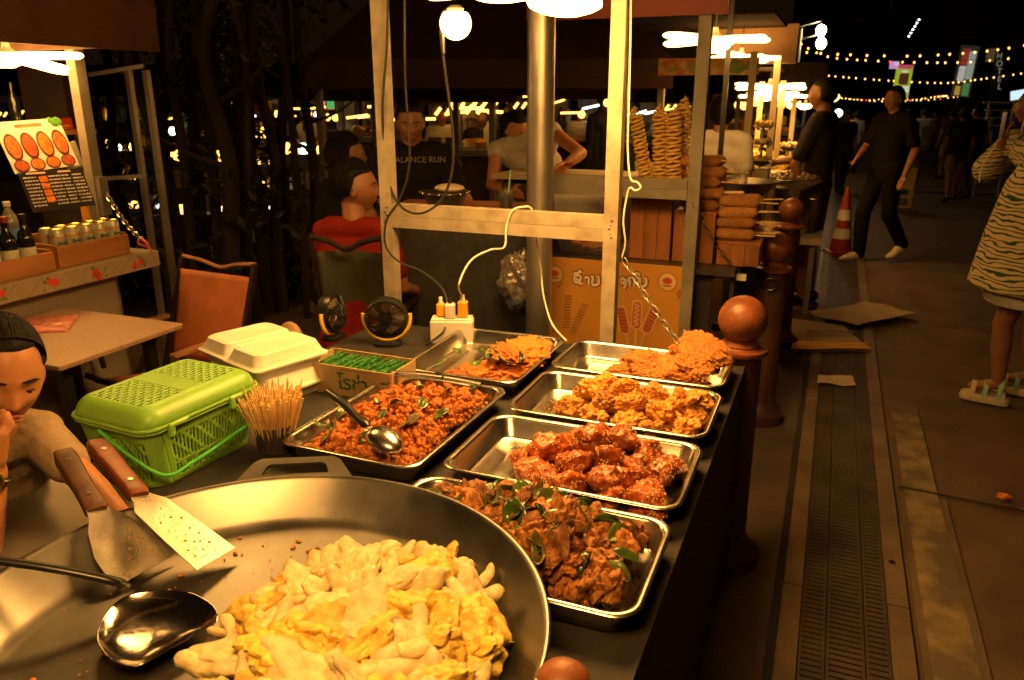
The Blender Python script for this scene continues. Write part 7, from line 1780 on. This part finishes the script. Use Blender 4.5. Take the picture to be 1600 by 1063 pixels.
# lit display shelves low behind the trees, and a white rack near the striped woman
def display(label, u0, u1, v0, v1, depth, rows, cols, seed):
    rnd = random.Random(seed); a, b = PD(u0, v1, depth), PD(u1, v0, depth); R = frame(AW); w_ = (Vector((a.x, a.y, 0)) - Vector((b.x, b.y, 0))).length; z0 = max(.15, a.z); h = b.z - z0
    o = Vector(((a.x + b.x) / 2, (a.y + b.y) / 2, 0)); t = thing('display_shelf', label, 'shelf', o, 'lit display shelves across the market')
    for x in (-w_ / 2, w_ / 2):
        m = MB(); m.bar(o + R @ Vector((x, 0, 0)), o + R @ Vector((x, 0, z0 + h + .1)), .05); m.build('upright', mt['darksteel'], t, False)
    for i in range(rows):
        z = z0 + h * i / max(1, rows - 1)
        m = MB(); m.box(o + R @ Vector((0, .1, z)), (w_, .3, .03), R); m.build('shelf_board', mt['greypanel'], t, False)
        for j in range(cols):
            if rnd.random() < .2: continue
            x = (j + rnd.uniform(.1, .9)) / cols * w_ - w_ / 2; p = o + R @ Vector((x, 0, z + .016)); m = MB()
            if rnd.random() < .55: k_ = rnd.uniform(.7, 1.7); m.lathe([(0, 0), (.03 * k_, 0), (.04 * k_, .04), (.02 * k_, .08 * k_), (0, .08 * k_)], p, 10); m.build('lamp', mt['far_white' if rnd.random() < .3 else 'far_warm'], t)
            else: hh = rnd.uniform(.08, .2); m.lathe([(0, 0), (.05, 0), (.05, hh), (.02, hh * 1.2), (0, hh * 1.2)], p, 10); m.build('goods', mt[rnd.choice(['cone', 'cream', 'egg', 'sachet', 'white', 'orangep', 'potato'])], t)
display('lit display shelf seen between the trunks, beside the metal frame', 165, 245, 190, 330, 9.5, 4, 8, 1)
display('lit display shelf seen between the middle trunks', 262, 345, 170, 340, 9.0, 5, 8, 2)
display('lit display shelf behind the thickest trunk', 352, 430, 175, 350, 10.0, 5, 8, 3)
display('lit display shelf behind the thin trunks next to the seated diners', 438, 505, 185, 300, 9.2, 3, 6, 4)
c = PD(1560, 178, 13); R = frame(AW); t = thing('white_rack', 'white metal rack of level bars beside the striped woman\'s raised hand', 'rack', (c.x, c.y, 0))
for v in (160, 172, 184, 196):
    m = MB(); m.bar(PD(1536 + (v - 160) * .25, v, 13), PD(1586, v + 1, 13), .022); m.build('bar', mt['white'], t, False)
for u in (1546, 1585):
    m = MB(); q = PD(u, 158, 13); m.bar((q.x, q.y, 0), q, .025); m.build('upright', mt['white'], t, False)

far_stall('added lit kerb stall beyond the third one, behind the tall customer', 1150, 1238, 146, 160, 205, 11.5, 4, 'darkroof', 21)  # kerb row carried on with added stalls whose lamps brighten the crowd
far_stall('farthest added lit kerb stall in the row behind the tall customer', 1195, 1255, 148, 163, 195, 16, 4, 'darkroof', 22)  # second added stall, also there to light the crowd

for u, v, dd, lab, top_, fc_ in ((690, 168, 9.6, 'vendor in a pale tee at the far stall by the globe lamp cable', 'white_tee', -AW), (752, 170, 8.8, 'vendor in a grey tee behind the red goods right of the globe lamp cable', 'grey_tee', -AW), (585, 172, 10.0, 'vendor in a maroon shirt under the hanging grey canopy', 'crimson', -AW), (905, 170, 13.0, 'distant vendor in a pale tee just right of the steel pole', 'white_tee', -AW), (1035, 174, 13.4, 'distant vendor in a khaki shirt seen past the potato spirals', 'khaki', -AW), (478, 176, 13.9, 'distant vendor in a white tee near the red shop sign', 'white_tee', -AW), (800, 172, 12.0, 'distant vendor in dark clothes under the zigzag lights', 'grey_tee', -AW + IR)):
    standing(u, v, dd, lab, facing(fc_), top=top_, bottom='denim', vox=.02, no_face=True, hairlen=-.05, group='vendors at the far stalls')
more = [(1405, 172, 16.5, 'person in a dark green shirt walking far down the street', 'olive', 'denim', 'long', AW), (1460, 174, 21, 'tiny far walker in a pale shirt beyond the white tee person', 'white_tee', 'denim', 'long', -AW), (1490, 171, 16, 'person in a brown tee and shorts behind the grey tee walker', 'darkbrown', 'khaki', 'short', AW), (1545, 170, 17.5, 'person in a beige tee far behind the white rack', 'shirt_beige', 'denim', 'long', -AW), (1340, 174, 17, 'person in a pale shirt half hidden behind the walking man in black', 'white_tee', 'denim', 'long', AW), (1382, 176, 23, 'tiny far walker in maroon under the lime banner', 'crimson', 'denim', 'long', AW)]
for u, v, dd, lab, top_, bot, lg, fc_ in more:
    standing(u, v, dd, lab, facing(fc_), top=top_, bottom=bot, legs=lg, vox=.022, no_face=True, hairlen=-.05, group='people in the street crowd')
